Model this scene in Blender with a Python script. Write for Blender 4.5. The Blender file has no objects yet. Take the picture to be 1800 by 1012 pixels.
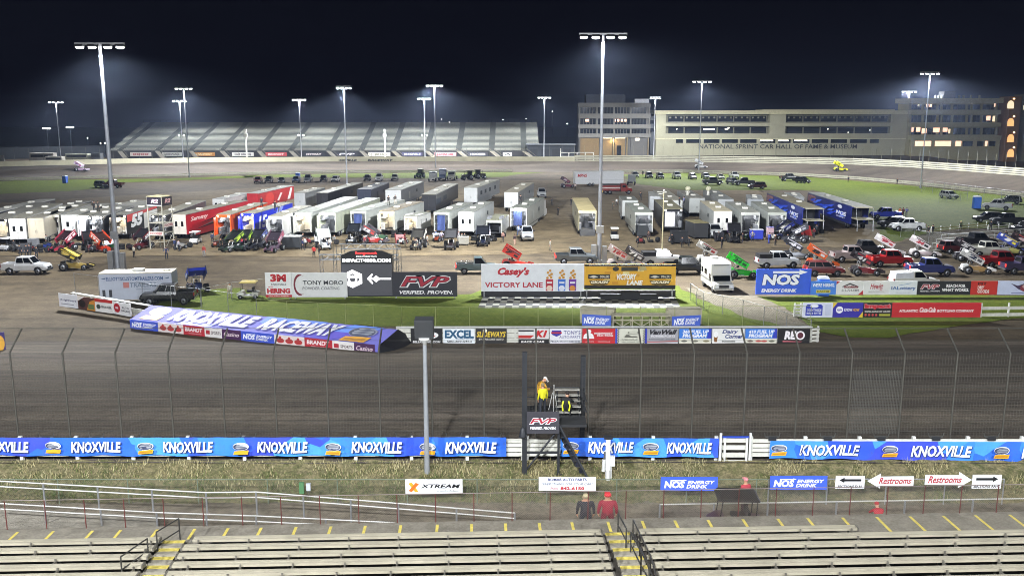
import bpy, bmesh, math, random
from mathutils import Vector, Matrix, noise
random.seed(7)
S = bpy.context.scene
COL = S.collection
R = math.radians
# ------------------------------------------------------------------ camera, world, light, exposure
PITCH = R(10.83); FPX = 1600.0; CAMZ = 20.0
cam_d = bpy.data.cameras.new('camera'); cam = bpy.data.objects.new('camera', cam_d); COL.objects.link(cam)
cam.location = (0, 0, CAMZ); cam.rotation_euler = (R(90) - PITCH, 0, 0)
cam_d.sensor_width = 36; cam_d.lens = 36 * FPX / 1800; cam_d.clip_start = 0.5; cam_d.clip_end = 6000
S.camera = cam
S.view_settings.view_transform = 'Standard'; S.view_settings.look = 'None'
S.view_settings.exposure = 0.2; S.view_settings.gamma = 1
S.cycles.use_denoising = True
S.cycles.max_bounces = 5; S.cycles.diffuse_bounces = 2; S.cycles.glossy_bounces = 2; S.cycles.transmission_bounces = 4
S.cycles.volume_bounces = 0; S.cycles.transparent_max_bounces = 8
S.cycles.sample_clamp_indirect = 4; S.cycles.caustics_reflective = False; S.cycles.caustics_refractive = False
S.cycles.use_light_tree = True; S.cycles.pixel_filter_type = 'BLACKMAN_HARRIS'; S.cycles.filter_width = .95
W = bpy.data.worlds.new('World'); S.world = W; W.use_nodes = True
nt = W.node_tree; bg = nt.nodes['Background']
tc = nt.nodes.new('ShaderNodeTexCoord'); sp = nt.nodes.new('ShaderNodeSeparateXYZ'); cr = nt.nodes.new('ShaderNodeValToRGB')
nz = nt.nodes.new('ShaderNodeTexNoise'); nz.inputs['Scale'].default_value = 2.2; nz.inputs['Detail'].default_value = 4
ad = nt.nodes.new('ShaderNodeMath'); ad.operation = 'MULTIPLY_ADD'; ad.inputs[1].default_value = .10
nt.links.new(tc.outputs['Generated'], sp.inputs[0]); nt.links.new(tc.outputs['Generated'], nz.inputs['Vector'])
nt.links.new(nz.outputs[0], ad.inputs[0]); nt.links.new(sp.outputs[2], ad.inputs[2])
nt.links.new(ad.outputs[0], cr.inputs[0]); nt.links.new(cr.outputs[0], bg.inputs[0])
e = cr.color_ramp.elements
e[0].position = .03; e[0].color = (.0024, .0026, .0066, 1); e[1].position = .30; e[1].color = (.0009, .0009, .0022, 1)
bg.inputs[1].default_value = 1.0

def spot(name, loc, aim, power, size=150, blend=.35, radius=1.2, color=(.93, .96, 1.0), parent=None, flood=False):
    l = bpy.data.lights.new(name, 'SPOT'); l.energy = power; l.spot_size = R(size); l.spot_blend = blend
    l.shadow_soft_size = radius; l.color = color
    if flood:   # the head's floodlights point outwards: dimmer straight below, brightest well to the side
        l.use_nodes = True; t = l.node_tree; em = t.nodes['Emission']; tcl = t.nodes.new('ShaderNodeTexCoord'); sx = t.nodes.new('ShaderNodeSeparateXYZ')
        m1 = t.nodes.new('ShaderNodeMath'); m1.operation = 'MULTIPLY'; m2 = t.nodes.new('ShaderNodeMath'); m2.operation = 'MULTIPLY_ADD'; m2.inputs[1].default_value = -1.25; m2.inputs[2].default_value = 1.47
        t.links.new(tcl.outputs['Normal'], sx.inputs[0]); t.links.new(sx.outputs[2], m1.inputs[0]); t.links.new(sx.outputs[2], m1.inputs[1]); t.links.new(m1.outputs[0], m2.inputs[0]); t.links.new(m2.outputs[0], em.inputs['Strength'])
    o = bpy.data.objects.new(name, l); COL.objects.link(o); o.location = loc
    d = Vector(aim) - Vector(loc); o.rotation_euler = d.to_track_quat('-Z', 'Y').to_euler()
    return o

# ------------------------------------------------------------------ pixel -> world helpers
cp, sn = math.cos(PITCH), math.sin(PITCH)
def ray(px, py):
    x = (px - 900) / FPX; y = -(py - 506) / FPX
    return Vector((x, cp + y * sn, -sn + y * cp))
CAM = Vector((0, 0, CAMZ))
def at(px, py, z=0.0):
    d = ray(px, py); return CAM + d * ((z - CAMZ) / d.z)
def atY(px, py, Y):
    d = ray(px, py); return CAM + d * (Y / d.y)

# ------------------------------------------------------------------ materials
def lin(c):
    return tuple((v / 12.92 if v <= .04045 else ((v + .055) / 1.055) ** 2.4) for v in c)
def hx(h):
    return lin(tuple(int(h[i:i + 2], 16) / 255 for i in (0, 2, 4)))
_mats = {}
def M(c, rough=.55, metal=0.0, em=0.0, var=.16, scale=1.3, bump=0.0, coat=0.0):
    """painted / plain surface: principled with a worn, uneven base colour"""
    if isinstance(c, str): c = hx(c)
    key = (tuple(round(v, 4) for v in c), rough, metal, em, var, scale, bump, coat)
    if key in _mats: return _mats[key]
    m = bpy.data.materials.new('surface'); m.use_nodes = True; t = m.node_tree; b = t.nodes['Principled BSDF']
    b.inputs['Roughness'].default_value = rough; b.inputs['Metallic'].default_value = metal
    if coat: b.inputs['Coat Weight'].default_value = coat; b.inputs['Coat Roughness'].default_value = .08
    if em:
        b.inputs['Base Color'].default_value = (*c, 1)
        b.inputs['Emission Color'].default_value = (*c, 1); b.inputs['Emission Strength'].default_value = em
    else:
        tcn = t.nodes.new('ShaderNodeTexCoord'); n = t.nodes.new('ShaderNodeTexNoise')
        n.inputs['Scale'].default_value = scale; n.inputs['Detail'].default_value = 6; n.inputs['Roughness'].default_value = .65
        t.links.new(tcn.outputs['Object'], n.inputs['Vector'])
        r = t.nodes.new('ShaderNodeValToRGB'); r.color_ramp.elements[0].position = .3; r.color_ramp.elements[1].position = .7
        r.color_ramp.elements[0].color = (*[v * (1 - var) for v in c], 1); r.color_ramp.elements[1].color = (*[min(1, v * (1 + var * .6)) for v in c], 1)
        t.links.new(n.outputs[0], r.inputs[0]); t.links.new(r.outputs[0], b.inputs['Base Color'])
        if bump:
            bp = t.nodes.new('ShaderNodeBump'); bp.inputs['Strength'].default_value = bump; bp.inputs['Distance'].default_value = .05
            t.links.new(n.outputs[0], bp.inputs['Height']); t.links.new(bp.outputs[0], b.inputs['Normal'])
    _mats[key] = m
    return m

def ground_mat(name, cols, scales, stretch=(1, 1, 1), bump=.4, rough=.95, streak=0.0, streak_scale=(.012, .9, 1), fine=0.0, lines=0.0):
    """dirt / grass: several noise layers blended; optional long streaks along X"""
    m = bpy.data.materials.new(name); m.use_nodes = True; t = m.node_tree; b = t.nodes['Principled BSDF']
    b.inputs['Roughness'].default_value = rough; b.inputs['Specular IOR Level'].default_value = .25
    tcn = t.nodes.new('ShaderNodeTexCoord'); mp = t.nodes.new('ShaderNodeMapping'); mp.inputs['Scale'].default_value = stretch
    t.links.new(tcn.outputs['Object'], mp.inputs[0])
    prev = None
    for i, (c, s) in enumerate(zip(cols[1:], scales)):
        n = t.nodes.new('ShaderNodeTexNoise'); n.inputs['Scale'].default_value = s; n.inputs['Detail'].default_value = 8
        n.inputs['Roughness'].default_value = .7
        t.links.new(mp.outputs[0], n.inputs['Vector'])
        rp = t.nodes.new('ShaderNodeValToRGB'); rp.color_ramp.elements[0].position = .42; rp.color_ramp.elements[1].position = .62
        t.links.new(n.outputs[0], rp.inputs[0])
        mx = t.nodes.new('ShaderNodeMixRGB'); t.links.new(rp.outputs[0], mx.inputs[0]); mx.inputs[2].default_value = (*c, 1)
        if prev is None: mx.inputs[1].default_value = (*cols[0], 1)
        else: t.links.new(prev, mx.inputs[1])
        prev = mx.outputs[0]
    if streak:
        mp2 = t.nodes.new('ShaderNodeMapping'); mp2.inputs['Scale'].default_value = streak_scale
        t.links.new(tcn.outputs['Object'], mp2.inputs[0])
        n = t.nodes.new('ShaderNodeTexNoise'); n.inputs['Scale'].default_value = 1.0; n.inputs['Detail'].default_value = 9; n.inputs['Roughness'].default_value = .75
        t.links.new(mp2.outputs[0], n.inputs['Vector'])
        rp = t.nodes.new('ShaderNodeValToRGB'); rp.color_ramp.elements[0].position = .33; rp.color_ramp.elements[1].position = .68
        rp.color_ramp.elements[0].color = (1 - streak, 1 - streak, 1 - streak, 1); rp.color_ramp.elements[1].color = (1 + streak, 1 + streak * .95, 1 + streak * .9, 1)
        t.links.new(n.outputs[0], rp.inputs[0])
        mx = t.nodes.new('ShaderNodeMixRGB'); mx.blend_type = 'MULTIPLY'; mx.inputs[0].default_value = 1
        t.links.new(prev, mx.inputs[1]); t.links.new(rp.outputs[0], mx.inputs[2]); prev = mx.outputs[0]
    if fine:
        n = t.nodes.new('ShaderNodeTexNoise'); n.inputs['Scale'].default_value = 9; n.inputs['Detail'].default_value = 4
        t.links.new(tcn.outputs['Object'], n.inputs['Vector'])
        rp = t.nodes.new('ShaderNodeValToRGB'); rp.color_ramp.elements[0].position = .3; rp.color_ramp.elements[1].position = .7
        rp.color_ramp.elements[0].color = (1 - fine,) * 3 + (1,); rp.color_ramp.elements[1].color = (1 + fine,) * 3 + (1,)
        t.links.new(n.outputs[0], rp.inputs[0])
        mx = t.nodes.new('ShaderNodeMixRGB'); mx.blend_type = 'MULTIPLY'; mx.inputs[0].default_value = 1
        t.links.new(prev, mx.inputs[1]); t.links.new(rp.outputs[0], mx.inputs[2]); prev = mx.outputs[0]
    if lines:   # thin scraped lines along the straight, and dark clods
        for sc, lo, hi, k in (((.010, 5.5, 1), .56, .66, 1.6), ((.03, 3.2, 1), .60, .70, .62), ((.9, 1.6, 1), .60, .72, .66), ((.012, .22, 1), .45, .60, .6), ((.006, .13, 1), .5, .66, 1.35)):
            mpl = t.nodes.new('ShaderNodeMapping'); mpl.inputs['Scale'].default_value = sc; mpl.inputs['Location'].default_value = (k * 7, k * 3, 0); t.links.new(tcn.outputs['Object'], mpl.inputs[0])
            n = t.nodes.new('ShaderNodeTexNoise'); n.inputs['Scale'].default_value = 1; n.inputs['Detail'].default_value = 6; n.inputs['Roughness'].default_value = .6; t.links.new(mpl.outputs[0], n.inputs['Vector'])
            rp = t.nodes.new('ShaderNodeValToRGB'); rp.color_ramp.elements[0].position = lo; rp.color_ramp.elements[1].position = hi; rp.color_ramp.elements[0].color = (1, 1, 1, 1); rp.color_ramp.elements[1].color = (k, k, k, 1); t.links.new(n.outputs[0], rp.inputs[0])
            mx = t.nodes.new('ShaderNodeMixRGB'); mx.blend_type = 'MULTIPLY'; mx.inputs[0].default_value = lines; t.links.new(prev, mx.inputs[1]); t.links.new(rp.outputs[0], mx.inputs[2]); prev = mx.outputs[0]
    t.links.new(prev, b.inputs['Base Color'])
    nb = t.nodes.new('ShaderNodeTexNoise'); nb.inputs['Scale'].default_value = 3.0; nb.inputs['Detail'].default_value = 8
    t.links.new(mp.outputs[0], nb.inputs['Vector'])
    bp = t.nodes.new('ShaderNodeBump'); bp.inputs['Strength'].default_value = bump; bp.inputs['Distance'].default_value = .12
    t.links.new(nb.outputs[0], bp.inputs['Height']); t.links.new(bp.outputs[0], b.inputs['Normal'])
    return m

# ------------------------------------------------------------------ mesh builder
class MB:
    def __init__(s): s.v = []; s.f = []; s.m = []; s.mats = []; s.smooth = []
    def mi(s, mat):
        for i, q in enumerate(s.mats):
            if q is mat: return i
        s.mats.append(mat); return len(s.mats) - 1
    def add(s, vs, fs, mat, T=None, smooth=False):
        o = len(s.v); k = s.mi(mat)
        s.v += [tuple(T @ Vector(p)) for p in vs] if T is not None else [tuple(p) for p in vs]
        for f in fs: s.f.append(tuple(i + o for i in f)); s.m.append(k); s.smooth.append(smooth)
        return s
    def box(s, x0, y0, z0, x1, y1, z1, mat, T=None):
        return s.add([(x0, y0, z0), (x1, y0, z0), (x1, y1, z0), (x0, y1, z0), (x0, y0, z1), (x1, y0, z1), (x1, y1, z1), (x0, y1, z1)],
              [(0, 3, 2, 1), (4, 5, 6, 7), (0, 1, 5, 4), (1, 2, 6, 5), (2, 3, 7, 6), (3, 0, 4, 7)], mat, T)
    def quad(s, pts, mat, T=None): return s.add(pts, [tuple(range(len(pts)))], mat, T)
    def tube(s, a, b, r0, mat, r1=None, n=6, T=None, cap=True):
        a = Vector(a); b = Vector(b); r1 = r0 if r1 is None else r1
        d = (b - a); 
        if d.length < 1e-6: return s
        d.normalize(); u = d.orthogonal().normalized(); w = d.cross(u)
        vs = []
        for p, r in ((a, r0), (b, r1)):
            for i in range(n):
                t = 2 * math.pi * i / n + .3; vs.append(p + u * (r * math.cos(t)) + w * (r * math.sin(t)))
        fs = [(i, (i + 1) % n, n + (i + 1) % n, n + i) for i in range(n)]
        s.add(vs, fs, mat, T, smooth=n > 5)
        if cap: s.add(vs, [tuple(range(n))[::-1], tuple(range(n, 2 * n))], mat, T)
        return s
    def path(s, pts, r, mat, n=6, T=None):
        for a, b in zip(pts, pts[1:]): s.tube(a, b, r, mat, n=n, T=T)
        return s
    def prism(s, poly, y0, y1, mat, T=None, axis='y'):
        n = len(poly)
        mk = (lambda p, y: (p[0], y, p[1])) if axis == 'y' else ((lambda p, y: (y, p[0], p[1])) if axis == 'x' else (lambda p, y: (p[0], p[1], y)))
        vs = [mk(p, y0) for p in poly] + [mk(p, y1) for p in poly]
        fs = [tuple(range(n)), tuple(range(n, 2 * n))[::-1]] + [(i, n + i, n + (i + 1) % n, (i + 1) % n) for i in range(n)]
        return s.add(vs, fs, mat, T)
    def loft(s, rings, mat, T=None, caps=True, smooth=False, closed=True):
        n = len(rings[0]); vs = [p for r in rings for p in r]; fs = []
        for k in range(len(rings) - 1):
            for i in range(n if closed else n - 1):
                fs.append((k * n + i, k * n + (i + 1) % n, (k + 1) * n + (i + 1) % n, (k + 1) * n + i))
        s.add(vs, fs, mat, T, smooth)
        if caps: s.add(vs, [tuple(range(n))[::-1], tuple(range((len(rings) - 1) * n, len(rings) * n))], mat, T)
        return s
    def lathe(s, prof, mat, n=14, T=None, smooth=True):
        """profile [(r, z)] round the z axis"""
        vs = []
        for r, z in prof:
            for i in range(n):
                t = 2 * math.pi * i / n; vs.append((r * math.cos(t), r * math.sin(t), z))
        fs = [(k * n + i, k * n + (i + 1) % n, (k + 1) * n + (i + 1) % n, (k + 1) * n + i) for k in range(len(prof) - 1) for i in range(n)]
        fs += [tuple(range(n))[::-1], tuple(range((len(prof) - 1) * n, len(prof) * n))]
        return s.add(vs, fs, mat, T, smooth)
    def ell(s, c, r, mat, nu=12, nv=8, T=None):
        vs = []; 
        for j in range(nv + 1):
            ph = math.pi * j / nv
            for i in range(nu):
                th = 2 * math.pi * i / nu
                vs.append((c[0] + r[0] * math.sin(ph) * math.cos(th), c[1] + r[1] * math.sin(ph) * math.sin(th), c[2] + r[2] * math.cos(ph)))
        fs = [(j * nu + i, j * nu + (i + 1) % nu, (j + 1) * nu + (i + 1) % nu, (j + 1) * nu + i) for j in range(nv) for i in range(nu)]
        return s.add(vs, fs, mat, T, True)
    def mesh(s, name):
        me = bpy.data.meshes.new(name); me.from_pydata(s.v, [], s.f)
        for m in s.mats: me.materials.append(m)
        me.polygons.foreach_set('material_index', s.m); me.polygons.foreach_set('use_smooth', s.smooth); me.update()
        return me
    def build(s, name, parent=None, label=None, bevel=0):
        return place(name, s.mesh(name), parent, label, bevel)

def place(name, me, parent=None, label=None, bevel=0):
    o = bpy.data.objects.new(name, me); COL.objects.link(o)
    if parent is not None: o.parent = parent
    if label: o['label'] = label
    if bevel:
        b = o.modifiers.new('edge', 'BEVEL'); b.width = bevel; b.segments = 2; b.limit_method = 'ANGLE'
    return o
def tag(o, label, cat, group=None, kind=None):
    if label: o['label'] = label
    if cat: o['category'] = cat
    if group: o['group'] = group
    if kind: o['kind'] = kind
    return o
def thing(name, label, cat, loc=(0, 0, 0), rz=0.0, group=None):
    o = bpy.data.objects.new(name, None); COL.objects.link(o); o.location = loc; o.rotation_euler = (0, 0, rz)
    o.empty_display_size = .2
    return tag(o, label, cat, group)
def struct(o): o['kind'] = 'structure'; return o
def recolor(o, *mats):
    for i, m in enumerate(mats):
        if m is not None and i < len(o.material_slots):
            o.material_slots[i].link = 'OBJECT'; o.material_slots[i].material = m
    return o

# ------------------------------------------------------------------ lettering
_txt = {}
def text_geo(s, bold=0.0, shear=0.0):
    k = (s, bold, shear)
    if k in _txt: return _txt[k]
    c = bpy.data.curves.new('glyphs', 'FONT'); c.body = s; c.offset = bold; c.shear = shear; c.resolution_u = 2; c.fill_mode = 'FRONT'
    o = bpy.data.objects.new('glyphs', c); me = bpy.data.meshes.new_from_object(o)
    vs = [v.co.copy() for v in me.vertices]; fs = [tuple(p.vertices) for p in me.polygons]
    bpy.data.objects.remove(o); bpy.data.meshes.remove(me); bpy.data.curves.remove(c)
    x0 = min(v.x for v in vs); x1 = max(v.x for v in vs); y0 = min(v.y for v in vs); y1 = max(v.y for v in vs)
    vs = [((v.x - x0) / (x1 - x0), (v.y - y0) / (y1 - y0)) for v in vs]
    _txt[k] = (vs, fs); return _txt[k]

def decorate(items, BL, U, V, lift=.012, step=.006, mats=None):
    """printed marks on a face: returns (lettering MB, emblem MB)"""
    N = U.cross(V).normalized(); le, em = MB(), MB()
    def P(x, y, k): return BL + U * x + V * y + N * (lift + step * k)
    for k, it in enumerate(items):
        kd = it[0]
        if kd == 'T':
            _, s, x0, y0, x1, y1, c = it[:7]; sh = it[7] if len(it) > 7 else 0; bo = it[8] if len(it) > 8 else .015
            vs, fs = text_geo(s, bo, sh)
            le.add([P(x0 + (x1 - x0) * a, y0 + (y1 - y0) * b, k) for a, b in vs], fs, M(c, .6, var=.05))
        elif kd == 'R':
            _, x0, y0, x1, y1, c = it; em.quad([P(x0, y0, k), P(x1, y0, k), P(x1, y1, k), P(x0, y1, k)], M(c, .6, var=.06))
        elif kd == 'P':
            _, pts, c = it; em.quad([P(x, y, k) for x, y in pts], M(c, .6, var=.06))
        elif kd == 'E':
            _, cx, cy, rx, ry, c = it
            em.quad([P(cx + rx * math.cos(a * math.pi / 10), cy + ry * math.sin(a * math.pi / 10), k) for a in range(20)], M(c, .6, var=.06))
    return le, em

def sign_quad(name, label, cat, BL, BR, TL, bg, items, thick=.04, group=None, wavy=False):
    BL, BR, TL = Vector(BL), Vector(BR), Vector(TL); U = BR - BL; V = TL - BL; N = U.cross(V).normalized()
    b = MB(); m = M(bg, .6, var=.08)
    q = [BL, BR, BR + V, TL]; q2 = [p - N * thick for p in q]
    b.add([*q, *q2], [(0, 1, 2, 3), (7, 6, 5, 4), (0, 4, 5, 1), (1, 5, 6, 2), (2, 6, 7, 3), (3, 7, 4, 0)], m)
    o = b.build(name); tag(o, label, cat, group)
    le, em = decorate(items, BL, U, V)
    if le.v: le.build('lettering', o)
    if em.v: em.build('emblem', o)
    return o
def wsign(name, label, cat, x0, x1, yb0, yb1, h_px, z, bg, items, group=None, thick=.06, off=0.0):
    """upright sign whose bottom corners show at (x0,yb0) and (x1,yb1) at height z, h_px tall in the picture"""
    A = at(x0, yb0, z); B = at(x1, yb1, z)
    A.y -= off; B.y -= off
    d = ray((x0 + x1) / 2, (yb0 + yb1) / 2 - h_px); my = (A.y + B.y) / 2
    top = CAMZ + d.z * my / d.y
    TL = A.copy(); TL.z = top
    return sign_quad(name, label, cat, A, B, TL, bg, items, thick, group)
# ------------------------------------------------------------------ ground, tracks, grass
def patch(name, px, z, mat, jit=.6, step=2.0, kind='structure'):
    pts = [at(x, y, z) for x, y in px]; out = []
    for a, b in zip(pts, pts[1:] + pts[:1]):
        n = max(1, int((b - a).length / step)); d = (b - a).normalized(); nn = Vector((-d.y, d.x, 0))
        for i in range(n):
            p = a + (b - a) * (i / n)
            out.append(p + nn * (jit * noise.noise(Vector((p.x * .35, p.y * .35, z))) * 2 + jit * .6 * noise.noise(Vector((p.x * 1.7, p.y * 1.7, 3)))))
    bm = bmesh.new(); f = bm.faces.new([bm.verts.new(p) for p in out]); bmesh.ops.triangulate(bm, faces=[f])
    me = bpy.data.meshes.new(name); bm.to_mesh(me); bm.free(); me.materials.append(mat)
    if me.polygons and me.polygons[0].normal.z < 0: me.flip_normals()
    o = place(name, me); o['kind'] = kind; return o

m_earth = ground_mat('earth', [(.082, .063, .040), (.058, .045, .029), (.108, .084, .052)], [.06, .35], streak=.28, streak_scale=(.03, .5, 1), fine=.2)
m_pit = ground_mat('pit_dirt', [(.138, .105, .060), (.094, .071, .041), (.176, .137, .080)], [.08, .5], streak=.22, streak_scale=(.08, .25, 1), fine=.2)
m_track = ground_mat('track_clay', [(.122, .103, .083), (.090, .075, .059), (.150, .126, .096)], [.05, .4], stretch=(.22, 1, 1), bump=.8, streak=.38, streak_scale=(.035, 1.5, 1), fine=.3, lines=.85)
m_far = ground_mat('far_clay', [(.098, .082, .066), (.072, .060, .048), (.115, .096, .076)], [.02, .1], stretch=(.2, 1, 1), streak=.25, streak_scale=(.006, .25, 1))
m_grass = ground_mat('turf', [(.076, .108, .005), (.058, .088, .004), (.104, .130, .010)], [.16, .9], bump=.6, fine=.35)
m_bank = ground_mat('bank', [(.13, .115, .055), (.075, .085, .03), (.20, .17, .09)], [.5, 2.2], bump=.9, fine=.4)
m_conc = ground_mat('concrete', [(.25, .232, .19), (.19, .175, .14), (.31, .288, .235)], [.35, 1.6], bump=.2, fine=.12, rough=.85)
m_walk = ground_mat('walk', [(.185, .168, .135), (.14, .126, .10), (.225, .205, .165)], [.35, 1.6], bump=.2, fine=.14, rough=.85)
m_path = ground_mat('path', [(.14, .12, .088), (.10, .088, .062), (.185, .16, .118)], [.4, 1.4], bump=.3, fine=.2)

g = MB(); g.quad([(-1500, -50, -.02), (1500, -50, -.02), (1500, 1400, -.02), (-1500, 1400, -.02)], m_earth); struct(g.build('ground'))
patch('pit_ground', [(-90, 446), (150, 452), (320, 448), (560, 452), (900, 447), (1080, 440), (1330, 436), (1560, 432), (1610, 420), (1530, 388), (1300, 326), (1000, 316), (800, 318), (520, 326), (250, 342), (-90, 362)], .012, m_pit, .8)

def strip(name, rows, mat, sub=1):
    """rows: list of polylines (same length) -> one sheet"""
    mb = MB(); n = len(rows[0]); vs = [p for r in rows for p in r]
    fs = [(k * n + i, k * n + i + 1, (k + 1) * n + i + 1, (k + 1) * n + i) for k in range(len(rows) - 1) for i in range(n - 1)]
    mb.add(vs, fs, mat, smooth=True); return mb.build(name)
TZ = lambda y: 2.4 * max(0, (79.5 - y) / 35) ** 1.15
WALLY = 44.5; WALLZ = 2.45
rows = []
for k in range(36):
    y = 44.1 + k; rows.append([(x * 1.5, y, TZ(y) + .018 + .05 * noise.noise(Vector((x * .2, y * .9, 0))) + (.07 * noise.noise(Vector((x * .5, y * 1.3, 9))) if k > 28 else 0)) for x in range(-80, 81)])
struct(strip('race_track', rows, m_track))
inner = [(-90, 321), (0, 318), (200, 313), (400, 308), (600, 304), (900, 302), (1200, 303), (1400, 309), (1500, 315), (1600, 324), (1700, 335), (1900, 358), (2150, 396)]
outer = [(-90, 294), (0, 292), (200, 288), (400, 285), (600, 284), (900, 284), (1200, 285), (1400, 288), (1500, 290), (1600, 295), (1700, 302), (1900, 318), (2150, 345)]
def dens(pl, n=8):
    out = []
    for a, b in zip(pl, pl[1:]):
        for i in range(n): out.append((a[0] + (b[0] - a[0]) * i / n, a[1] + (b[1] - a[1]) * i / n))
    return out + [pl[-1]]
IN = [at(x, y, .03) for x, y in dens(inner)]; OUT = [at(x, y, 3.0) for x, y in dens(outer)]
rows = [[a.lerp(b, k / 8) - Vector((0, 0, 1.2 * math.sin(math.pi * k / 8))) * (1 if 0 < k < 8 else 0) for a, b in zip(IN, OUT)] for k in range(9)]
for r in rows:
    for p in r: p.z = max(p.z, .03)
struct(strip('back_straight', rows, m_far))
# earth terrace behind the far wall, carrying stands and museum
rows = [[p + Vector((0, 0, -.05)) for p in OUT], [Vector((p.x * 1.02, p.y + 6, 2.6)) for p in OUT], [Vector((p.x * 1.4, 700, 2.6)) for p in OUT]]
struct(strip('far_terrace', rows, m_earth))
GZ = .026
for k, (px, j) in enumerate([
    ([(-90, 320), (120, 316), (300, 314), (450, 308), (445, 312), (215, 321), (190, 330), (120, 336), (0, 341), (-90, 344)], .8),
    ([(430, 308), (700, 304), (960, 303), (905, 307), (880, 312), (760, 314), (600, 312), (430, 312)], 1.0),
    ([(1095, 307), (1200, 304), (1420, 311), (1620, 328), (1800, 348), (1900, 360), (1900, 410), (1800, 401), (1700, 402), (1640, 406), (1575, 425), (1545, 412), (1530, 385), (1505, 358), (1430, 334), (1200, 334), (1110, 322)], .8),
    ([(290, 512), (420, 506), (470, 522), (838, 517), (850, 506), (1190, 502), (1225, 524), (1300, 548), (1405, 577), (700, 577), (450, 562), (270, 545)], .7),
    ([(1325, 521), (1500, 518), (1900, 519), (1900, 551), (1790, 560), (1700, 567), (1640, 581), (1560, 592), (1490, 592), (1440, 583), (1405, 560), (1372, 540)], .5)]):
    patch('lawn', px, GZ, m_grass, j)
patch('infield_path', [(1205, 505), (1330, 520), (1380, 540), (1425, 575), (1390, 577), (1300, 552), (1238, 527)], .034, m_path, .4, 1.0)

# outer bank, concourse
rows = []
for k in range(9):
    f = k / 8; y = 44.35 - 3.1 * f; z = 2.5 - 1.0 * f ** .8
    rows.append([(x * .6, y + .25 * noise.noise(Vector((x * .5, k, 1))), z + .16 * noise.noise(Vector((x * .9, k * .8, 5)))) for x in range(-90, 91)])
struct(strip('grass_bank', rows, m_bank))
struct(strip('concourse', [[(x * 2, y, 1.52 - .01 * (y < 39)) for x in range(-34, 35)] for y in (41.6, 39.5, 37.5, 35.0)], m_path))
# blades of dry and green grass on the bank
gb = MB(); mg = [M((.36, .31, .15), .9), M((.46, .41, .23), .9), M((.14, .175, .05), .9), M((.08, .115, .03), .9)]
rnd = random.Random(3)
for i in range(24000):
    x = rnd.uniform(-33, 33); f = rnd.random(); y = 44.3 - 3.0 * f; z = 2.5 - 1.0 * f ** .8 - .06
    c = noise.noise(Vector((x * .35, f * 2.2, 0))); 
    if x > 10 and noise.noise(Vector((x * .45, f * 1.5, 7))) < -.05: continue
    if 9.3 < x < 12.3 and f > .2: continue
    c2 = noise.noise(Vector((x * .9, f * 3, 4)))
    if c2 < -.28: continue
    gm = (mg[0] if rnd.random() < .5 else mg[1]) if (rnd.random() < .95 - 1.25 * f + c * .8 + (.25 if x > 8 else 0)) else (mg[2] if rnd.random() < .6 else mg[3])
    h = rnd.uniform(.10, .30) * (1.25 if c > 0 else .85); a = rnd.uniform(0, 6.28); w = .022; dx, dy = math.cos(a) * w, math.sin(a) * w
    lx, ly = rnd.uniform(-.14, .14), rnd.uniform(-.14, .14)
    gb.add([(x - dx, y - dy, z), (x + dx, y + dy, z), (x + lx, y + ly, z + h)], [(0, 1, 2)], gm)
o = gb.build('grass'); o['kind'] = 'stuff'; o['label'] = 'dry straw and green grass on the bank below the blue banners'; o['category'] = 'grass'

# ------------------------------------------------------------------ light poles with their lamps
m_galv = M('9a9c9e', .45, .6); m_pole = M('a9adb4', .5, .3); m_dark = M('26282b', .6); m_lens = M((1, .98, .95), em=55); m_lens_far = M((.92, .96, 1), em=26)
def light_pole(base, top, width, label, n=4, power=0, aim=None, lens=m_lens, r=.2, size=156, group='tall floodlight poles', cabinet=False, radius=1.2, near=False):
    base = Vector(base); top = Vector(top); h = top.z - base.z
    t = thing('light_pole', label, 'light pole', base, 0, group)
    off = Vector((top.x - base.x, top.y - base.y, h))
    p = MB(); p.tube((0, 0, 0), off, r, m_pole, r * .5, 10); p.tube((0, 0, 0), (0, 0, .5), r * 1.8, m_galv, n=10); p.build('pole', t)
    a = MB(); a.box(-width / 2, -.1, -.12, width / 2, .1, .12, m_galv, Matrix.Translation(off)); a.build('crossarm', t)
    fw = width / n * .62
    for i in range(n):
        x = (i + .5) / n * width - width / 2 + (.12 * width / n if i < n / 2 else -.12 * width / n) * (-1 if n > 2 else 1)
        f = MB(); f.prism([(-.5, .05), (.5, .05), (.35, .38), (-.35, .38)], -fw / 2, fw / 2, m_dark, Matrix.Translation(off + Vector((x, 0, -.45))) @ Matrix.Rotation(R(90), 4, 'Z'))
        fo = f.build('floodlight', t)
        l = MB(); l.ell((0, 0, 0), (fw / 2, .42, .17), lens, 10, 6, Matrix.Translation(off + Vector((x, 0, -.46)))); l.build('lens', fo)
    if cabinet:
        for bx in ((-1.1, -.5, 0, -.4, .3, 2.6), (.4, -.4, 0, 1.0, .3, 2.4), (-.5, -.5, 4.2, .5, -.28, 5.2)): c = MB(); c.box(*bx, m_galv); c.build('switch_cabinet', t, bevel=.03)
    if power:
        hd = off + Vector((0, 0, -.95)); dn = hd + Vector((0, 0, -30))
        L = spot('floodlight_beam', hd, hd + (Vector(aim) - base - hd) if near else dn + (Vector(((aim[0] - base.x) * .12, (aim[1] - base.y) * .12, 0)) if aim else Vector()), power * (1 if near else 1.5), size, radius=radius, flood=not near)
        L.parent = t
    return t
def pole_px(xb, yb, xt, yt, wpx, label, z=0, Y=None, **k):
    b = at(xb, yb, z) if Y is None else atY(xb, yb, Y)
    tp = atY(xt, yt, b.y); tp.x = b.x
    if Y is not None: b.z = z
    depth = b.y * cp + (CAMZ - tp.z) * sn
    return light_pole(b, tp, wpx * depth / FPX, label, **k)
E0 = .52
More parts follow.
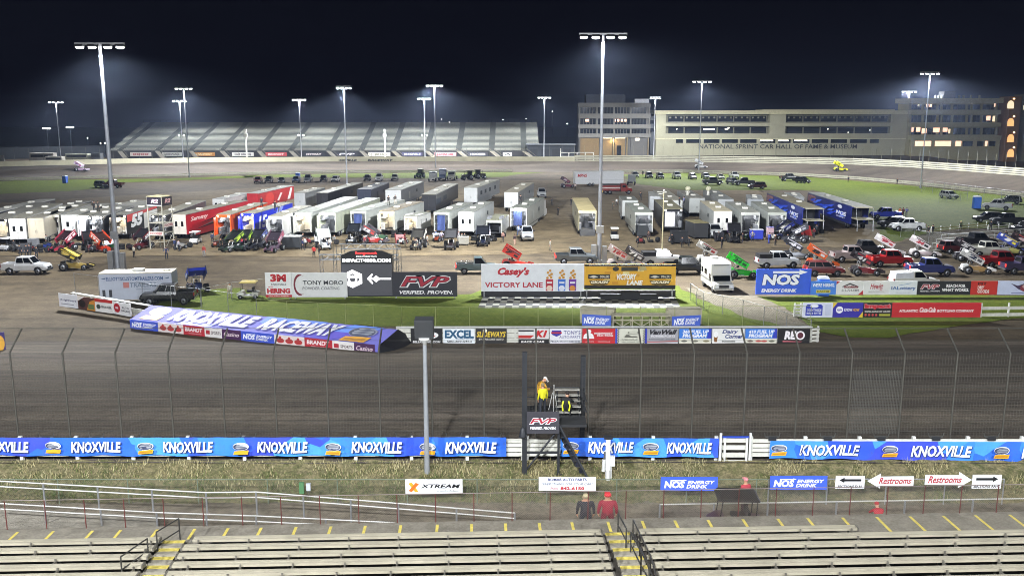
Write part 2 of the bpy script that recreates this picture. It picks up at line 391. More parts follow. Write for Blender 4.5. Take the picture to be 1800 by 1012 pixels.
pole_px(208, 476, 175, 77, 88, 'tall pole with four bright floodlights beside the white lettered trailer', power=240000 * E0, r=.33, aim=(-30, 150, 0), cabinet=True)
pole_px(1053, 463, 1060, 60, 84, 'tallest floodlight pole, standing by the white bill boards in the pit lane', power=430000 * E0, r=.29, aim=(60, 230, 0), cabinet=True)
pole_px(108, 288, 101, 178, 27, 'thin floodlight pole beyond the far wall left of the long stand', z=2.6, Y=345, lens=m_lens_far, power=70000 * E0, aim=(-170, 310, 0))
pole_px(333, 312, 323, 154, 31, 'floodlight pole on the infield edge, taller of the close pair before the stand', lens=m_lens_far, power=260000 * E0, aim=(-100, 280, 0))
pole_px(322, 276, 313, 176, 25, 'floodlight pole behind the far wall, shorter of the close pair', z=2.6, Y=346, lens=m_lens_far, power=150000 * E0, aim=(-125, 365, 8))
pole_px(530, 276, 524, 174, 25, 'floodlight pole before the stand, second from the stand left end', z=2.6, Y=346, lens=m_lens_far, power=150000 * E0, aim=(-82, 365, 8))
pole_px(611, 353, 605, 152, 27, 'floodlight pole rising among the grey haulers in the middle of the pits', lens=m_lens_far, power=165000 * E0, r=.2, aim=(-45, 190, 0))
pole_px(766, 300, 763, 149, 30, 'floodlight pole on the back straight fence right of the middle stand light', lens=m_lens_far, power=260000 * E0, aim=(-30, 280, 0))
pole_px(747, 276, 744, 172, 23, 'floodlight pole before the stand, just left of a taller one', z=2.6, Y=346, lens=m_lens_far, power=150000 * E0, aim=(-35, 365, 8))
pole_px(956, 280, 954, 170, 23, 'floodlight pole at the right end of the long stand', z=2.6, Y=346, lens=m_lens_far, power=150000 * E0, aim=(12, 365, 8))
pole_px(1149, 272, 1149, 171, 19, 'floodlight pole between the dark block and the museum', z=2.6, Y=360, lens=m_lens_far, power=60000 * E0, size=172, aim=(50, 372, 4))
pole_px(1228, 304, 1231, 142, 34, 'floodlight pole on the infield edge before the museum lettering', lens=m_lens_far, power=290000 * E0, size=172, aim=(75, 360, 0))
pole_px(1590, 266, 1592, 160, 27, 'floodlight pole rising behind the museum roof by the right block', z=2.6, Y=402, n=4, lens=m_lens_far, power=110000 * E0, size=172, aim=(150, 330, 0))
pole_px(1618, 331, 1630, 127, 34, 'floodlight pole on the grass corner at the right, before the right block', lens=m_lens_far, power=330000 * E0, size=172, aim=(115, 240, 0))
# the stand's own lights, on poles behind the camera
for x, y, pw, lab in ((-46, -4, 430000, 'floodlight pole behind the near stand, at its left end'), (-8, -9, 360000, 'floodlight pole behind the near stand, beside the middle aisle'), (52, -4, 380000, 'floodlight pole behind the near stand, at its right end')):
    light_pole((x, y, 3), (x, y, 38), 6, lab, power=pw * E0, aim=(x * .35 + 3, 70, 0), size=140, r=.4, radius=1.0, near=True)
# small distant lamps
def lamp_px(px, py, Y, zb, label, r=.28, name='street_lamp', heads=1, em=14, w=1.2):
    p = atY(px, py, Y); t = thing(name, label, 'street lamp', (p.x, p.y, zb), 0, 'distant lamps')
    q = MB(); q.tube((0, 0, 0), (0, 0, p.z - zb), .12, m_dark, n=6); q.build('pole', t)
    for i in range(heads):
        x = 0 if heads == 1 else (i / (heads - 1) - .5) * w
        h = MB(); h.ell((x, -.15, p.z - zb), (r, r, r * .8), M((1, .97, .9), em=em), 8, 6); h.build('lamp_head', t)
    return t
for px, py, Y, lab in ((776, 210, 640, 'distant lamp above the stand roof, just right of the middle pole'), (790, 215, 660, 'faint distant lamp above the stand, low right of a brighter one'), (884, 211, 640, 'bright distant lamp above the stand near its right end'), (925, 209, 640, 'small distant lamp right of the bright pair above the stand'), (971, 196, 650, 'faint high lamp in the dark gap right of the stand'), (997, 218, 560, 'bright lamp low in the dark gap before the dark block'), (154, 243, 520, 'small lamp over the dark trees left of the stand'), (177, 252, 480, 'left one of two small low lamps at the stand left end'), (185, 252, 480, 'right one of two small low lamps at the stand left end')):
    lamp_px(px, py, Y, 2.6, lab)
for px, py, lab in ((82, 226, 'left one of two four headed lamps over the parked coaches'), (123, 224, 'right one of two four headed lamps over the parked coaches')):
    lamp_px(px, py, 350, 2.6, lab, heads=4, r=.3, em=22, w=2.2)
# ------------------------------------------------------------------ outer wall, banners, catch fence
m_white = M('d9dad6', .6, var=.10); m_board = M('cfcfc4', .7, var=.18, scale=2.5); m_cable = M('5f605c', .55, .5); m_post = M('5d5b54', .55, .5)
m_steel = M('34363a', .5, .3); m_alu = M('b0a995', .5, .15, var=.22, scale=.8); m_red = M('5e2a25', .75); m_rail = M('c9c8c2', .45, .35)
m_yel = M('cbb95a', .75, var=.3, scale=4); m_black = M('0c0d0f', .6); m_tyre = M('0b0b0c', .85); m_rim = M('8d9096', .35, .7)
DW = WALLY * cp + 17 * sn
def wx(px, z=3.0): return (px - 900) / FPX * (WALLY * cp + (CAMZ - z) * sn)
WT = WALLZ + 1.22
def wall_run(px0, px1, label, boards=4, posts=True, name='board_wall', y=WALLY, z0=WALLZ - .15, h=1.37, group='white board walls beside the track'):
    x0, x1 = wx(px0), wx(px1); t = thing(name, label, 'wall', ((x0 + x1) / 2, y, z0), 0, group); w = x1 - x0
    for i in range(boards):
        a = .12 + i * (h - .12) / boards
        b = MB(); b.box(-w / 2, -.03, a, w / 2, .03, a + (h - .12) / boards - .06, m_board); b.build('board', t)
    n = max(2, int(w / 2.7) + 1)
    for i in range(n):
        x = -w / 2 + .08 + (w - .16) * i / (n - 1); p = MB(); p.box(x - .08, .04, -.3, x + .08, .2, h + .04, m_white); p.build('post', t)
    return t
wall_run(-360, 922, 'long white board wall behind the left blue banner', z0=WALLZ + .1, h=1.12)
wall_run(924, 1262, 'white board wall behind the short blue banner and the flag stand', z0=WALLZ + .1, h=1.12)
wall_run(1318, 2180, 'white board wall behind the right blue banner, bare at its left end', z0=WALLZ + .08, h=1.12)
# banners: cloth with a soft wave
m_blue = bpy.data.materials.new('banner_cloth'); m_blue.use_nodes = True; t = m_blue.node_tree; b = t.nodes['Principled BSDF']; b.inputs['Roughness'].default_value = .6
tcn = t.nodes.new('ShaderNodeTexCoord'); vo = t.nodes.new('ShaderNodeTexVoronoi'); mp = t.nodes.new('ShaderNodeMapping')
mp.inputs['Rotation'].default_value = (0, R(28), 0); mp.inputs['Scale'].default_value = (.55, .4, .42); vo.distance = 'CHEBYCHEV'; vo.inputs['Scale'].default_value = .9; vo.inputs['Randomness'].default_value = .75
t.links.new(tcn.outputs['Object'], mp.inputs[0]); t.links.new(mp.outputs[0], vo.inputs['Vector'])
rp = t.nodes.new('ShaderNodeValToRGB'); rp.color_ramp.interpolation = 'CONSTANT'
se = t.nodes.new('ShaderNodeSeparateColor'); t.links.new(vo.outputs['Color'], se.inputs[0]); t.links.new(se.outputs[0], rp.inputs[0])
for i, (p, c) in enumerate(((0, '3157d8'), (.22, '3b86ee'), (.55, '2f6be0'), (.72, '4a9bf5'), (.88, '3a4fcf'))):
    el = rp.color_ramp.elements[i] if i < 2 else rp.color_ramp.elements.new(p); el.position = p; el.color = (*hx(c), 1)
nd = t.nodes.new('ShaderNodeTexNoise'); nd.inputs['Scale'].default_value = 2.6; nd.inputs['Detail'].default_value = 9; nd.inputs['Roughness'].default_value = .8; t.links.new(tcn.outputs['Object'], nd.inputs['Vector'])
rd = t.nodes.new('ShaderNodeValToRGB'); rd.color_ramp.elements[0].position = .52; rd.color_ramp.elements[1].position = .75; rd.color_ramp.elements[1].color = (.55, .55, .55, 1); rd.color_ramp.elements[0].color = (0, 0, 0, 1); t.links.new(nd.outputs[0], rd.inputs[0])
md = t.nodes.new('ShaderNodeMixRGB'); md.inputs[2].default_value = (.10, .09, .085, 1); t.links.new(rd.outputs[0], md.inputs[0]); t.links.new(rp.outputs[0], md.inputs[1]); t.links.new(md.outputs[0], b.inputs['Base Color'])
def emblem_items(cx, cy, w, h):
    it = [('E', cx, cy + .16 * h, .5 * w, .34 * h, 'dfe1e6'), ('E', cx - .02 * w, cy + .14 * h, .46 * w, .29 * h, '3d4560')]
    for k in range(6):
        y = cy + (-.06 + .075 * k) * h; s = .40 - .05 * abs(k - 2.2)
        it.append(('P', [(cx - s * w, y), (cx + (s - .02) * w, y + .05 * h), (cx + (s + .03) * w, y + .085 * h), (cx - (s - .03) * w, y + .038 * h)], 'c4c8d0' if k % 2 else '8d94a2'))
    it += [('P', [(cx - .5 * w, cy - .5 * h), (cx + .42 * w, cy - .5 * h), (cx + .5 * w, cy - .14 * h), (cx - .42 * w, cy - .2 * h)], 'e9a92b'),
           ('P', [(cx - .42 * w, cy - .42 * h), (cx + .36 * w, cy - .42 * h), (cx + .4 * w, cy - .26 * h), (cx - .36 * w, cy - .3 * h)], 'b97f1c')]
    return it
def banner(px0, px1, label, words, logos, yt0=768, yt1=768, yb0=800, yb1=803):
    x0, x1 = wx(px0), wx(px1); y = WALLY - .12; n = int((x1 - x0) / .3)
    def zz(px, py): return atY(px, py, y).z
    za0, za1, zb0, zb1 = zz(px0, yb0), zz(px1, yb1), zz(px0, yt0), zz(px1, yt1)
    vs = []; rows = 6
    def pos(f, g):
        x = x0 + (x1 - x0) * f; lo = za0 + (za1 - za0) * f; hi = zb0 + (zb1 - zb0) * f
        sag = .035 * math.sin(x * 2.33) * (1 - g)
        return Vector((x, y - .05 * noise.noise(Vector((x * 1.3, g * 1.5, 2))) - .03 * (1 - abs(2 * g - 1)) * math.sin(x * 4.6), lo + (hi - lo) * g + sag))
    for g in range(rows + 1):
        for i in range(n + 1): vs.append(pos(i / n, g / rows))
    fs = [(g * (n + 1) + i, g * (n + 1) + i + 1, (g + 1) * (n + 1) + i + 1, (g + 1) * (n + 1) + i) for g in range(rows) for i in range(n)]
    mb = MB(); mb.add(vs, fs, m_blue, smooth=True); o = mb.build('wall_banner'); tag(o, label, 'banner', 'blue banners along the outer wall')
    def on(px, py_f):  # f across, g up
        return ((px - px0) / (px1 - px0), py_f)
    def drape(mbx, name):
        if not mbx.v: return
        mbx.v = [tuple(pos(v[0], v[2]) + Vector((0, -.03 + v[1], 0))) for v in mbx.v]; mbx.build(name, o)
    it = []; 
    for a, bb in words:
        it += [('T', 'KNOXVILLE', (a - px0 + 1) / (px1 - px0), .16, (bb - px0 + 1.2) / (px1 - px0), .76, '16306e', .18, .05), ('T', 'KNOXVILLE', (a - px0) / (px1 - px0), .2, (bb - px0) / (px1 - px0), .8, 'eef0f2', .18, .035)]
    li = []
    for a in logos: li += emblem_items((a - px0) / (px1 - px0), .48, 28 / (px1 - px0), .62)
    l1, _ = decorate(it, Vector((0, 0, 0)), Vector((1, 0, 0)), Vector((0, 0, 1)), 0, .008); drape(l1, 'lettering')
    _, e1 = decorate(li, Vector((0, 0, 0)), Vector((1, 0, 0)), Vector((0, 0, 1)), 0, .004); drape(e1, 'emblem')
    return o
banner(-357, 890, 'longest blue banner with white place names, left of the flag stand', [(-205, -115), (-38, 54), (128, 216), (289, 377), (454, 543), (619, 708), (783, 873)], [-230, -60, 98, 260, 427, 588, 753], 769, 768, 800, 801)
banner(985, 1262, 'short blue banner with two white place names, right of the flag stand', [(1033, 1113), (1171, 1250)], [1003, 1143], 769, 770, 802, 803)
banner(1352, 2170, 'blue banner at the far right, largest of the three in lettering', [(1404, 1509), (1599, 1705), (1793, 1895), (1990, 2095)], [1368, 1562, 1757, 1950], 774, 778.5, 805, 815)
# wall lamps: small flood brackets on top of the wall
for i, px in enumerate((84, 172, 261, 351, 438, 529, 710, 798, 868, 1356, 1453, 1547, 1643, 1740)):
    t = MB(); x = wx(px); t.box(x - .35, WALLY - .05, WT + .02, x + .35, WALLY + .05, WT + .07, m_cable); t.box(x - .2, WALLY - .1, WT - .14, x + .2, WALLY + .12, WT + .06, m_steel)
    t.tube((x - .35, WALLY, WT + .05), (x - .4, WALLY, WT + .25), .02, m_cable); t.tube((x + .35, WALLY, WT + .05), (x + .4, WALLY, WT + .25), .02, m_cable)
    tag(t.build('cable_bracket'), ['dark bracket on the wall top, far left', 'dark bracket on the wall top over the second place name', 'dark bracket over the third emblem from the left', 'dark bracket right of the third place name', 'dark bracket over the fourth emblem', 'dark bracket right of the fourth place name', 'dark bracket right of the fifth place name', 'dark bracket right of the grey lamp post', 'dark bracket at the right end of the left banner', 'dark bracket over the first emblem of the right banner', 'dark bracket over the first place name of the right banner', 'dark bracket over the second emblem of the right banner', 'dark bracket over the second place name of the right banner', 'dark bracket over the last emblem at the right edge'][i], 'bracket', 'brackets on the outer wall')
# white gate in the wall
x0, x1 = wx(1268), wx(1314); gt = thing('wall_gate', 'white barred gate in the outer wall over the dark gap', 'gate', (x0, WALLY - .1, 2.1), 0); gw = x1 - x0
for z in (.15, .55, .95, 1.35): q = MB(); q.box(.02, -.02, z, gw - .02, .04, z + .24, m_board); q.build('board', gt)
for x in (.08, gw - .14): q = MB(); q.box(x, -.09, .05, x + .1, -.02, 1.62, m_white); q.build('stile', gt)
for x in (-.08, gw + .1): q = MB(); q.tube((x, 0, -.1), (x, 0, 1.85), .07, m_white, n=8); q.build('post', gt)
q = MB(); q.box(0, -.1, 1.62, gw, .04, 1.68, M('2d4db8')); q.build('top_rail', gt)

BX0 = wx(13, 8); BST = 2.672; BASE = WT - .1; BEND = 8.1
cf = thing('catch_fence', 'tall wire catch fence along the outer wall with posts bent towards the track', 'fence', (0, WALLY + .22, BASE))
xs = [BX0 + BST * i for i in range(-5, 25)]
for x in xs:
    if 1.0 < x * 1 < 1.0: continue
    p = MB(); p.path([(x, 0, 0), (x, 0, BEND - BASE), (x, 1.35, BEND - BASE + .95)], .048, m_post, 7); p.build('post', cf)
for k, z in enumerate((.35, .9, 1.5, 2.1, 2.7, 3.3, 3.9, BEND - BASE)):
    p = MB(); p.tube((xs[0], .05, z), (xs[-1], .05, z), .006, m_cable, n=4); p.build('cable', cf)
for f in (.5, 1.0):
    p = MB(); p.tube((xs[0], 1.35 * f, BEND - BASE + .95 * f), (xs[-1], 1.35 * f, BEND - BASE + .95 * f), .02 if f == 1 else .010, m_cable, n=4); p.build('cable', cf)
wm = MB(); m_wire = M('6b6b66', .6, .4)
x = xs[0]
while x < xs[-1]:
    wm.tube((x, .07, 0), (x, .07, BEND - BASE), .0022, m_wire, n=3, cap=False); x += .15
z = .1
while z < BEND - BASE: wm.tube((xs[0], .07, z), (xs[-1], .07, z), .0022, m_wire, n=3, cap=False); z += .15
wm.build('wire_mesh', cf)
pm = MB(); x = xs[21]                                             # the denser patched panel
while x < xs[22]: pm.tube((x, .1, .2), (x, .1, 3.6), .006, m_wire, n=3, cap=False); x += .08
z = .2
while z < 3.6: pm.tube((xs[21], .1, z), (xs[22], .1, z), .006, m_wire, n=3, cap=False); z += .08
pm.build('mesh_patch', cf)

# ------------------------------------------------------------------ flag stand
fs_ = thing('flag_stand', 'black steel flag stand on the outer wall with an open platform', 'flag stand', (0, 0, 0))
FY = 43.5
def fpx(px, py, Y=FY): return atY(px, py, Y)
FL, FM, FR = fpx(922, 762).x, fpx(982, 762).x, fpx(1024, 740, 46.2).x
def fbox(nm, *a, mat=m_steel): q = MB(); q.box(*a, mat); return q.build(nm, fs_)
PZ = 4.72
zt = fpx(925, 618).z; fbox('post', FL - .12, FY - .12, 1.6, FL + .12, FY + .12, zt)
fbox('post', FM - .06, FY - .06, 1.7, FM + .06, FY + .06, PZ)
ztr = atY(1025, 625, 46.4).z; fbox('post', FR - .13, 46.3, 2.2, FR + .13, 46.56, ztr)
fbox('post', FL - .1, 46.3, 2.2, FL + .1, 46.5, PZ + 1.1)
fbox('deck', FL, FY - .05, PZ - .12, FR, 46.5, PZ, mat=M('2b2c2e', .8))
for z in (2.0, 3.2): fbox('brace', FL - .05, FY - .05, z, FM + 1.4 * (z < 2.5), FY + .05, z + .1)
q = MB(); q.tube((FL, FY, 2.2), (FM, FY, 4.5), .05, m_steel); q.build('brace', fs_)
q = MB(); q.tube((FM, FY, PZ), (fpx(1032, 836).x, FY - .3, fpx(1032, 836).z), .07, m_steel); q.build('stair_stringer', fs_)
q = MB(); q.tube((FM - .28, FY + .7, PZ), (fpx(1020, 836).x, FY + .4, fpx(1020, 836).z), .07, m_steel); q.build('stair_stringer', fs_)
for i in range(9):
    f = i / 9; a = Vector((FM - .1, FY + .3, PZ)).lerp(Vector((fpx(1027, 836).x, FY, fpx(1027, 836).z)), f); fbox('stair_tread', a.x - .12, a.y - .35, a.z - .03, a.x + .14, a.y + .35, a.z)
for z in (.5, 1.05):
    q = MB(); q.tube((FL, 46.4, PZ + z), (FR, 46.4, PZ + z), .035, m_steel); q.tube((FR, 46.4, PZ + z), (FR, 44.0, PZ + z), .035, m_steel); q.build('guard_rail', fs_)
bl, br, tl = fpx(926, 762, FY - .2), fpx(983, 762, FY - .2), fpx(926, 723, FY - .2)
sign_quad('stand_banner', 'small dark banner with red outlined letters hanging on the flag stand', 'banner', bl, br, tl, '3b3a40', [
    ('T', 'FVP', .07, .42, .93, .72, 'e8e6e8', .3, .09), ('T', 'FVP', .09, .45, .91, .69, 'a32638', .3, .02), ('T', 'VERIFIED. PROVEN.', .1, .2, .9, .33, 'e9e9ea', .2, .03)])
bn = thing('plank_bench', 'light plank benches stepped at the back of the flag stand', 'bench', (0, 0, 0))
for i in range(5):
    y = 46.1 - .32 * i; z = PZ + 1.0 - .2 * i; q = MB(); q.box(fpx(975, 700, 46).x, y - .14, z, FR - .2, y + .14, z + .05, M('b8b6ac', .5, .3)); q.build('plank', bn)
for x in (fpx(978, 700, 46).x, FR - .3): q = MB(); q.prism([(44.7, PZ), (46.25, PZ), (46.25, PZ + 1.0), (45.9, PZ + 1.0), (44.7, PZ + .2)], x, x + .06, m_steel, axis='x'); q.build('side_frame', bn)
ld = thing('stand_lamp', 'small dark cone lamp beside the flag stand deck', 'lamp', fpx(919, 768, FY - .1))
q = MB(); q.lathe([(.05, .55), (.12, .42), (.19, .08), (.2, 0)], m_steel, 12); q.build('lamp_shade', ld); q = MB(); q.lathe([(.02, -.07), (.17, -.02), (.17, 0)], M('e8e6da', .3), 12); q.build('lens', ld)
q = MB(); q.box(-.02, .05, .3, .3, .12, .42, m_steel); q.build('arm', ld)
# white lifting arm
p = at(1068, 858, 1.6); q = thing('hydraulic_arm', 'white upright hydraulic lifting arm before the short blue banner', 'arm', (p.x, p.y + .3, 1.6))
H = atY(1068, 770, p.y + .3).z - 1.6
b = MB(); b.box(-.1, -.1, .45, .12, .12, H, M('d5d6d2', .4)); b.build('mast', q)
b = MB(); b.tube((-.2, -.02, .8), (-.17, 0, H - 1.1), .09, M('cfd0cd', .4), n=9); b.tube((-.17, 0, H - 1.1), (-.14, 0, H - .7), .045, m_rim, n=8); b.build('cylinder', q)
b = MB(); b.tube((.02, -.14, 0), (.02, -.1, .9), .1, M('cfd0cd', .4), r1=.12, n=9); b.build('foot_strut', q)
b = MB(); b.tube((.2, 0, .15), (.16, 0, 1.3), .05, M('cfd0cd', .4), n=8); b.build('foot_strut', q)
b = MB(); b.box(.13, -.12, 1.1, .36, .1, 1.6, m_white); b.build('control_box', q)
b = MB(); b.box(-.2, -.16, H, .22, .16, H + .12, m_steel); b.build('head', q)

# near lamp post with a square box head
p = at(751, 838, 1.9); yb = p.y; zt = atY(748, 604, yb).z
q = thing('lamp_post', 'grey steel post with a dark square box head seen from behind', 'lamp post', p)
b = MB(); b.tube((0, 0, -.3), (0, 0, zt - p.z), .14, M('a6aaae', .45, .4), r1=.10, n=12); b.build('pole', q)
b = MB(); T_ = Matrix.Translation((0, -.1, zt - p.z + .85)) @ Matrix.Rotation(R(12), 4, 'X'); b.box(-.46, -.3, -.5, .46, .3, .48, M('3a3c3e', .6), T_); b.build('box_head', q, bevel=.03)
b = MB(); b.lathe([(.1, -.05), (.12, .1), (.3, .2), (.42, .36)], m_white, 12, Matrix.Translation((0, 0, zt - p.z))); b.build('bracket', q)

# ------------------------------------------------------------------ concourse fence and its signs
def wire_fence(name, label, pts, h, spacing, post_m, rail_m, wire_m, cell=.1, wr=.003, pr=.03, rails=(1.0,), cat='fence', mesh=True, group=None):
    """posts, rails and a diamond wire mesh along a polyline of (x, y, z)"""
    pts = [Vector(p) for p in pts]; t = thing(name, label, cat, pts[0], 0, group); o = pts[0]
    tot = 0; wm = MB()
    for a, b in zip(pts, pts[1:]):
        d = b - a; L = math.hypot(d.x, d.y); n = max(1, round(L / spacing))
        for i in range(n + (b is pts[-1])):
            p = a + d * (i / n) - o; q = MB(); q.tube(p, p + Vector((0, 0, h)), pr, post_m, n=7); q.build('post', t)
        for f in rails:
            q = MB(); q.tube(a - o + Vector((0, 0, h * f)), b - o + Vector((0, 0, h * f)), pr * .8, rail_m, n=6); q.build('rail', t)
        if mesh:
            u = d / L; s = -h
            while s < L:
                for e in (0, 1):
                    s0, s1 = (s, s + h) if e == 0 else (s + h, s)
                    z0, z1 = 0, h
                    lo, hi = min(s0, s1), max(s0, s1); c0, c1 = max(lo, 0), min(hi, L)
                    if c1 <= c0: continue
                    def zz(v): return (v - s0) / (s1 - s0) * h
                    wm.tube(a - o + u * c0 + Vector((0, 0, zz(c0))), a - o + u * c1 + Vector((0, 0, zz(c1))), wr, wire_m, n=3, cap=False)
                s += cell
    if mesh: wm.build('wire_mesh', t)
    return t
m_gf = M('6f7a68', .6, .3); m_wire2 = M('77796f', .6, .4)
FYC = 41.2
def cx(px, z=2.2): return (px - 900) / FPX * (FYC * cp + (CAMZ - z) * sn)
wire_fence('chain_link_fence', 'long chain link fence at the bank foot carrying the sign boards', [(cx(-20), FYC, 1.5), (cx(1452), FYC, 1.5)], 1.27, 3.35, m_gf, m_gf, m_wire2, .09)
wire_fence('chain_link_fence', 'short chain link fence behind the restroom and section signs', [(cx(1350), FYC - .06, 1.52), (cx(1762), FYC - .06, 1.52)], 1.3, 2.7, m_galv, m_galv, m_wire2, .09)
def csign(x0, x1, yt, yb, label, bg, items, name='sign_board', y=FYC - .14, cat='sign', border=None):
    A = atY(x0, yb, y); B = atY(x1, yb, y); T = atY(x0, yt, y); T.x = A.x
    return sign_quad(name, label, cat, A, B, T, bg, items, .03)
csign(713, 813, 842, 867, 'white sign with an orange X emblem on the bank foot fence', 'eceef0', [
    ('P', [(.05, .72), (.11, .8), (.23, .14), (.17, .1)], 'e8a01e'), ('P', [(.18, .78), (.24, .7), (.11, .12), (.05, .2)], 'd9681a'), ('T', 'XTREAM', .26, .4, .96, .68, '17181c', .25, .03), ('T', 'powered by Mediacom', .55, .14, .95, .28, '33363c', .1, .01)])
csign(947, 1047, 838, 862, 'white sign with blue words over a red phone number', 'e9ebf0', [
    ('T', 'ROMAR AUTO PARTS', .16, .72, .84, .93, '28336f', 0, .03), ('T', '"EVERYTHING FOR YOUR CAR"', .06, .42, .95, .6, '5a6272', .35, 0), ('T', 'Phone', .2, .1, .34, .28, 'a33038', .4, 0), ('T', '842-6150', .38, .08, .8, .32, 'b02a33', 0, .04)])
def nos_items(): return [('T', 'NOS', .06, .2, .42, .72, 'f2f4fa', .15, .05), ('P', [(.17, .72), (.4, .72), (.46, .78), (.4, .84), (.4, .79), (.17, .79)], 'f2f4fa'), ('T', 'ENERGY', .47, .5, .95, .76, 'f2f4fa', .2, .03), ('T', 'DRINK', .45, .2, .82, .46, 'f2f4fa', .2, .03)]
csign(1161, 1261, 838, 862, 'blue energy drink sign left of the gap in the bank foot fence', '3f5fe0', nos_items())
csign(1353, 1453, 836, 860, 'blue energy drink sign right of the gap, beside the section sign', '3f5fe0', nos_items())
csign(1468, 1519, 836, 858, 'white sign with a black arrow pointing left', 'eceeee', [('P', [(.12, .68), (.3, .88), (.3, .76), (.88, .76), (.88, .58), (.3, .58), (.3, .46)], '101114'), ('T', 'SECTIONS D-N', .08, .06, .9, .28, '17181b', 0, .03)])
csign(1708, 1759, 834, 858, 'white sign with a black arrow pointing right', 'eceeee', [('P', [(.88, .7), (.7, .9), (.7, .78), (.12, .78), (.12, .6), (.7, .6), (.7, .48)], '101114'), ('T', 'SECTIONS AA-C', .05, .08, .95, .28, '17181b', 0, .03)])
def arrow_sign(x0, x1, y0, y1, left, label):
    y = FYC - .14; A, B, T = atY(x0, y1, y), atY(x1, y1, y), atY(x0, y0, y); U = Vector((B.x - A.x, 0, 0)); V = Vector((0, 0, T.z - A.z))
    pg = [(.0, .5), (.28, 1), (.28, .8), (1, .82), (1, .2), (.28, .2), (.28, 0)]
    if not left: pg = [(1 - a, b) for a, b in pg][::-1]
    mb = MB(); q = [A + U * a + V * b for a, b in pg]; mb.prism([(p.x, p.z) for p in q], y, y + .03, M('eceeee', .6)); o = mb.build('arrow_sign')
    tag(o, label, 'sign'); l, _ = decorate([('T', 'Restrooms', *((.24, .3, .95, .76) if left else (.06, .3, .78, .76)), 'a5222e', .35, .02)], A, U, V); l.build('lettering', o); return o
arrow_sign(1524, 1605, 832, 858, True, 'white arrow shaped restroom sign pointing left')
arrow_sign(1625, 1707, 829, 857, False, 'white arrow shaped restroom sign pointing right')
b = MB(); A = atY(527, 866, FYC - .1); b.box(0, 0, 0, .22, .16, .55, M('4f7a52')); b.build  # meter boxes
tag(b.build('meter_box'), 'small green utility box on the bank foot fence', 'utility box').location = (A.x, FYC - .2, A.z)
b = MB(); b.box(0, 0, .15, .2, .14, .5, M('b8bcc0')); b.tube((.05, .07, .15), (.05, .07, -.4), .02, m_cable); b.tube((.14, .07, .15), (.14, .07, -.4), .02, m_cable)
tag(b.build('meter_box'), 'grey utility box with two conduits beside the green one', 'utility box').location = (A.x + .34, FYC - .2, A.z)

# ramp rails of galvanised pipe
def pipe_rail(label, pts, h=.95, spacing=2.6, gap=.26, r=.032, mat=m_rail, n=2):
    t = thing('pipe_rail', label, 'railing', pts[0], 0, 'galvanised pipe rails on the concourse'); o = Vector(pts[0])
    for a, b in zip(pts, pts[1:]):
        a, b = Vector(a), Vector(b); k = max(1, round((b - a).length / spacing))
        for i in range(k + (b == Vector(pts[-1]))):
            p = a + (b - a) * (i / k) - o; q = MB(); q.tube(p - Vector((0, 0, h)), p, .045, m_galv, n=7); q.build('post', t)
        for j in range(n): q = MB(); q.tube(a - o - Vector((0, 0, gap * j)), b - o - Vector((0, 0, gap * j)), r, mat, n=7); q.build('rail', t)
    return t
def rl(*p): return [tuple(atY(x, y, Y)) for x, y, Y in p]
pipe_rail('upper pair of pipes sloping down from the left edge to the middle', rl((-20, 844, 39.2), (362, 865, 39.2), (450, 864, 39.2), (700, 884, 38.8), (905, 901, 38.6)), 1.1)
pipe_rail('lower pair of pipes beside the pale ramp at the left edge', rl((-20, 883, 37.9), (275, 900, 37.7), (450, 906, 37.5), (695, 918, 37.3)), .9)
pipe_rail('single pale pipe on the concourse at the right', rl((1160, 886, 38.6), (1350, 883, 38.8), (1830, 875, 39.2)), .8, n=1, spacing=3)
b = MB(); L_ = [at(-30, 931, 2.2), at(275, 927, 2.0), at(275, 905, 1.9), at(-30, 893, 2.3)]; b.quad(L_, m_conc); q = [Vector((p.x, p.y, 1.4)) for p in L_]
b.add([*L_, *q], [(0, 4, 5, 1), (1, 5, 6, 2), (2, 6, 7, 3), (3, 7, 4, 0)], m_conc); struct(b.build('ramp'))

# ------------------------------------------------------------------ the near stand: walkway, steps, benches
ROT = math.atan2(1.72, 43.7)
def sp3(u, v, z):  # stand frame: u along the rows, v towards the camera from the walkway edge
    c, s = math.cos(ROT), math.sin(ROT); return Vector((u * c + v * s, 36.25 + u * s - v * c, z))
SM = Matrix.Translation((0, 36.25, 0)) @ Matrix.Rotation(ROT, 4, 'Z') @ Matrix.Scale(-1, 4, (0, 1, 0))
WZ = 3.0
w = MB(); w.box(-34, 0, 1.3, 34, 1.9, WZ, m_walk, SM); struct(w.build('walkway'))
RUN, RISE = .93, .125
def to_u(px, v, z):  # u of the picture column at that row
    d = ray(px, 506); k = None
    lo, hi = -40, 40
    for _ in range(40):
        m = (lo + hi) / 2; p = sp3(m, v, z); dd = p - CAM; sx = 900 + FPX * dd.x / (dd.y * cp - dd.z * sn)
        if sx < px: lo = m
        else: hi = m
    return lo
st = thing('stand_terrace', 'concrete terraces under the near benches', 'terrace', (0, 0, 0))
for k in range(11):
    v = 1.9 + RUN * k; q = MB(); q.box(-34, v, 1.0, 34, v + RUN, WZ - .02 + RISE * (k + 1), M('46413a', .9, var=.3), SM); q.build('step', st)
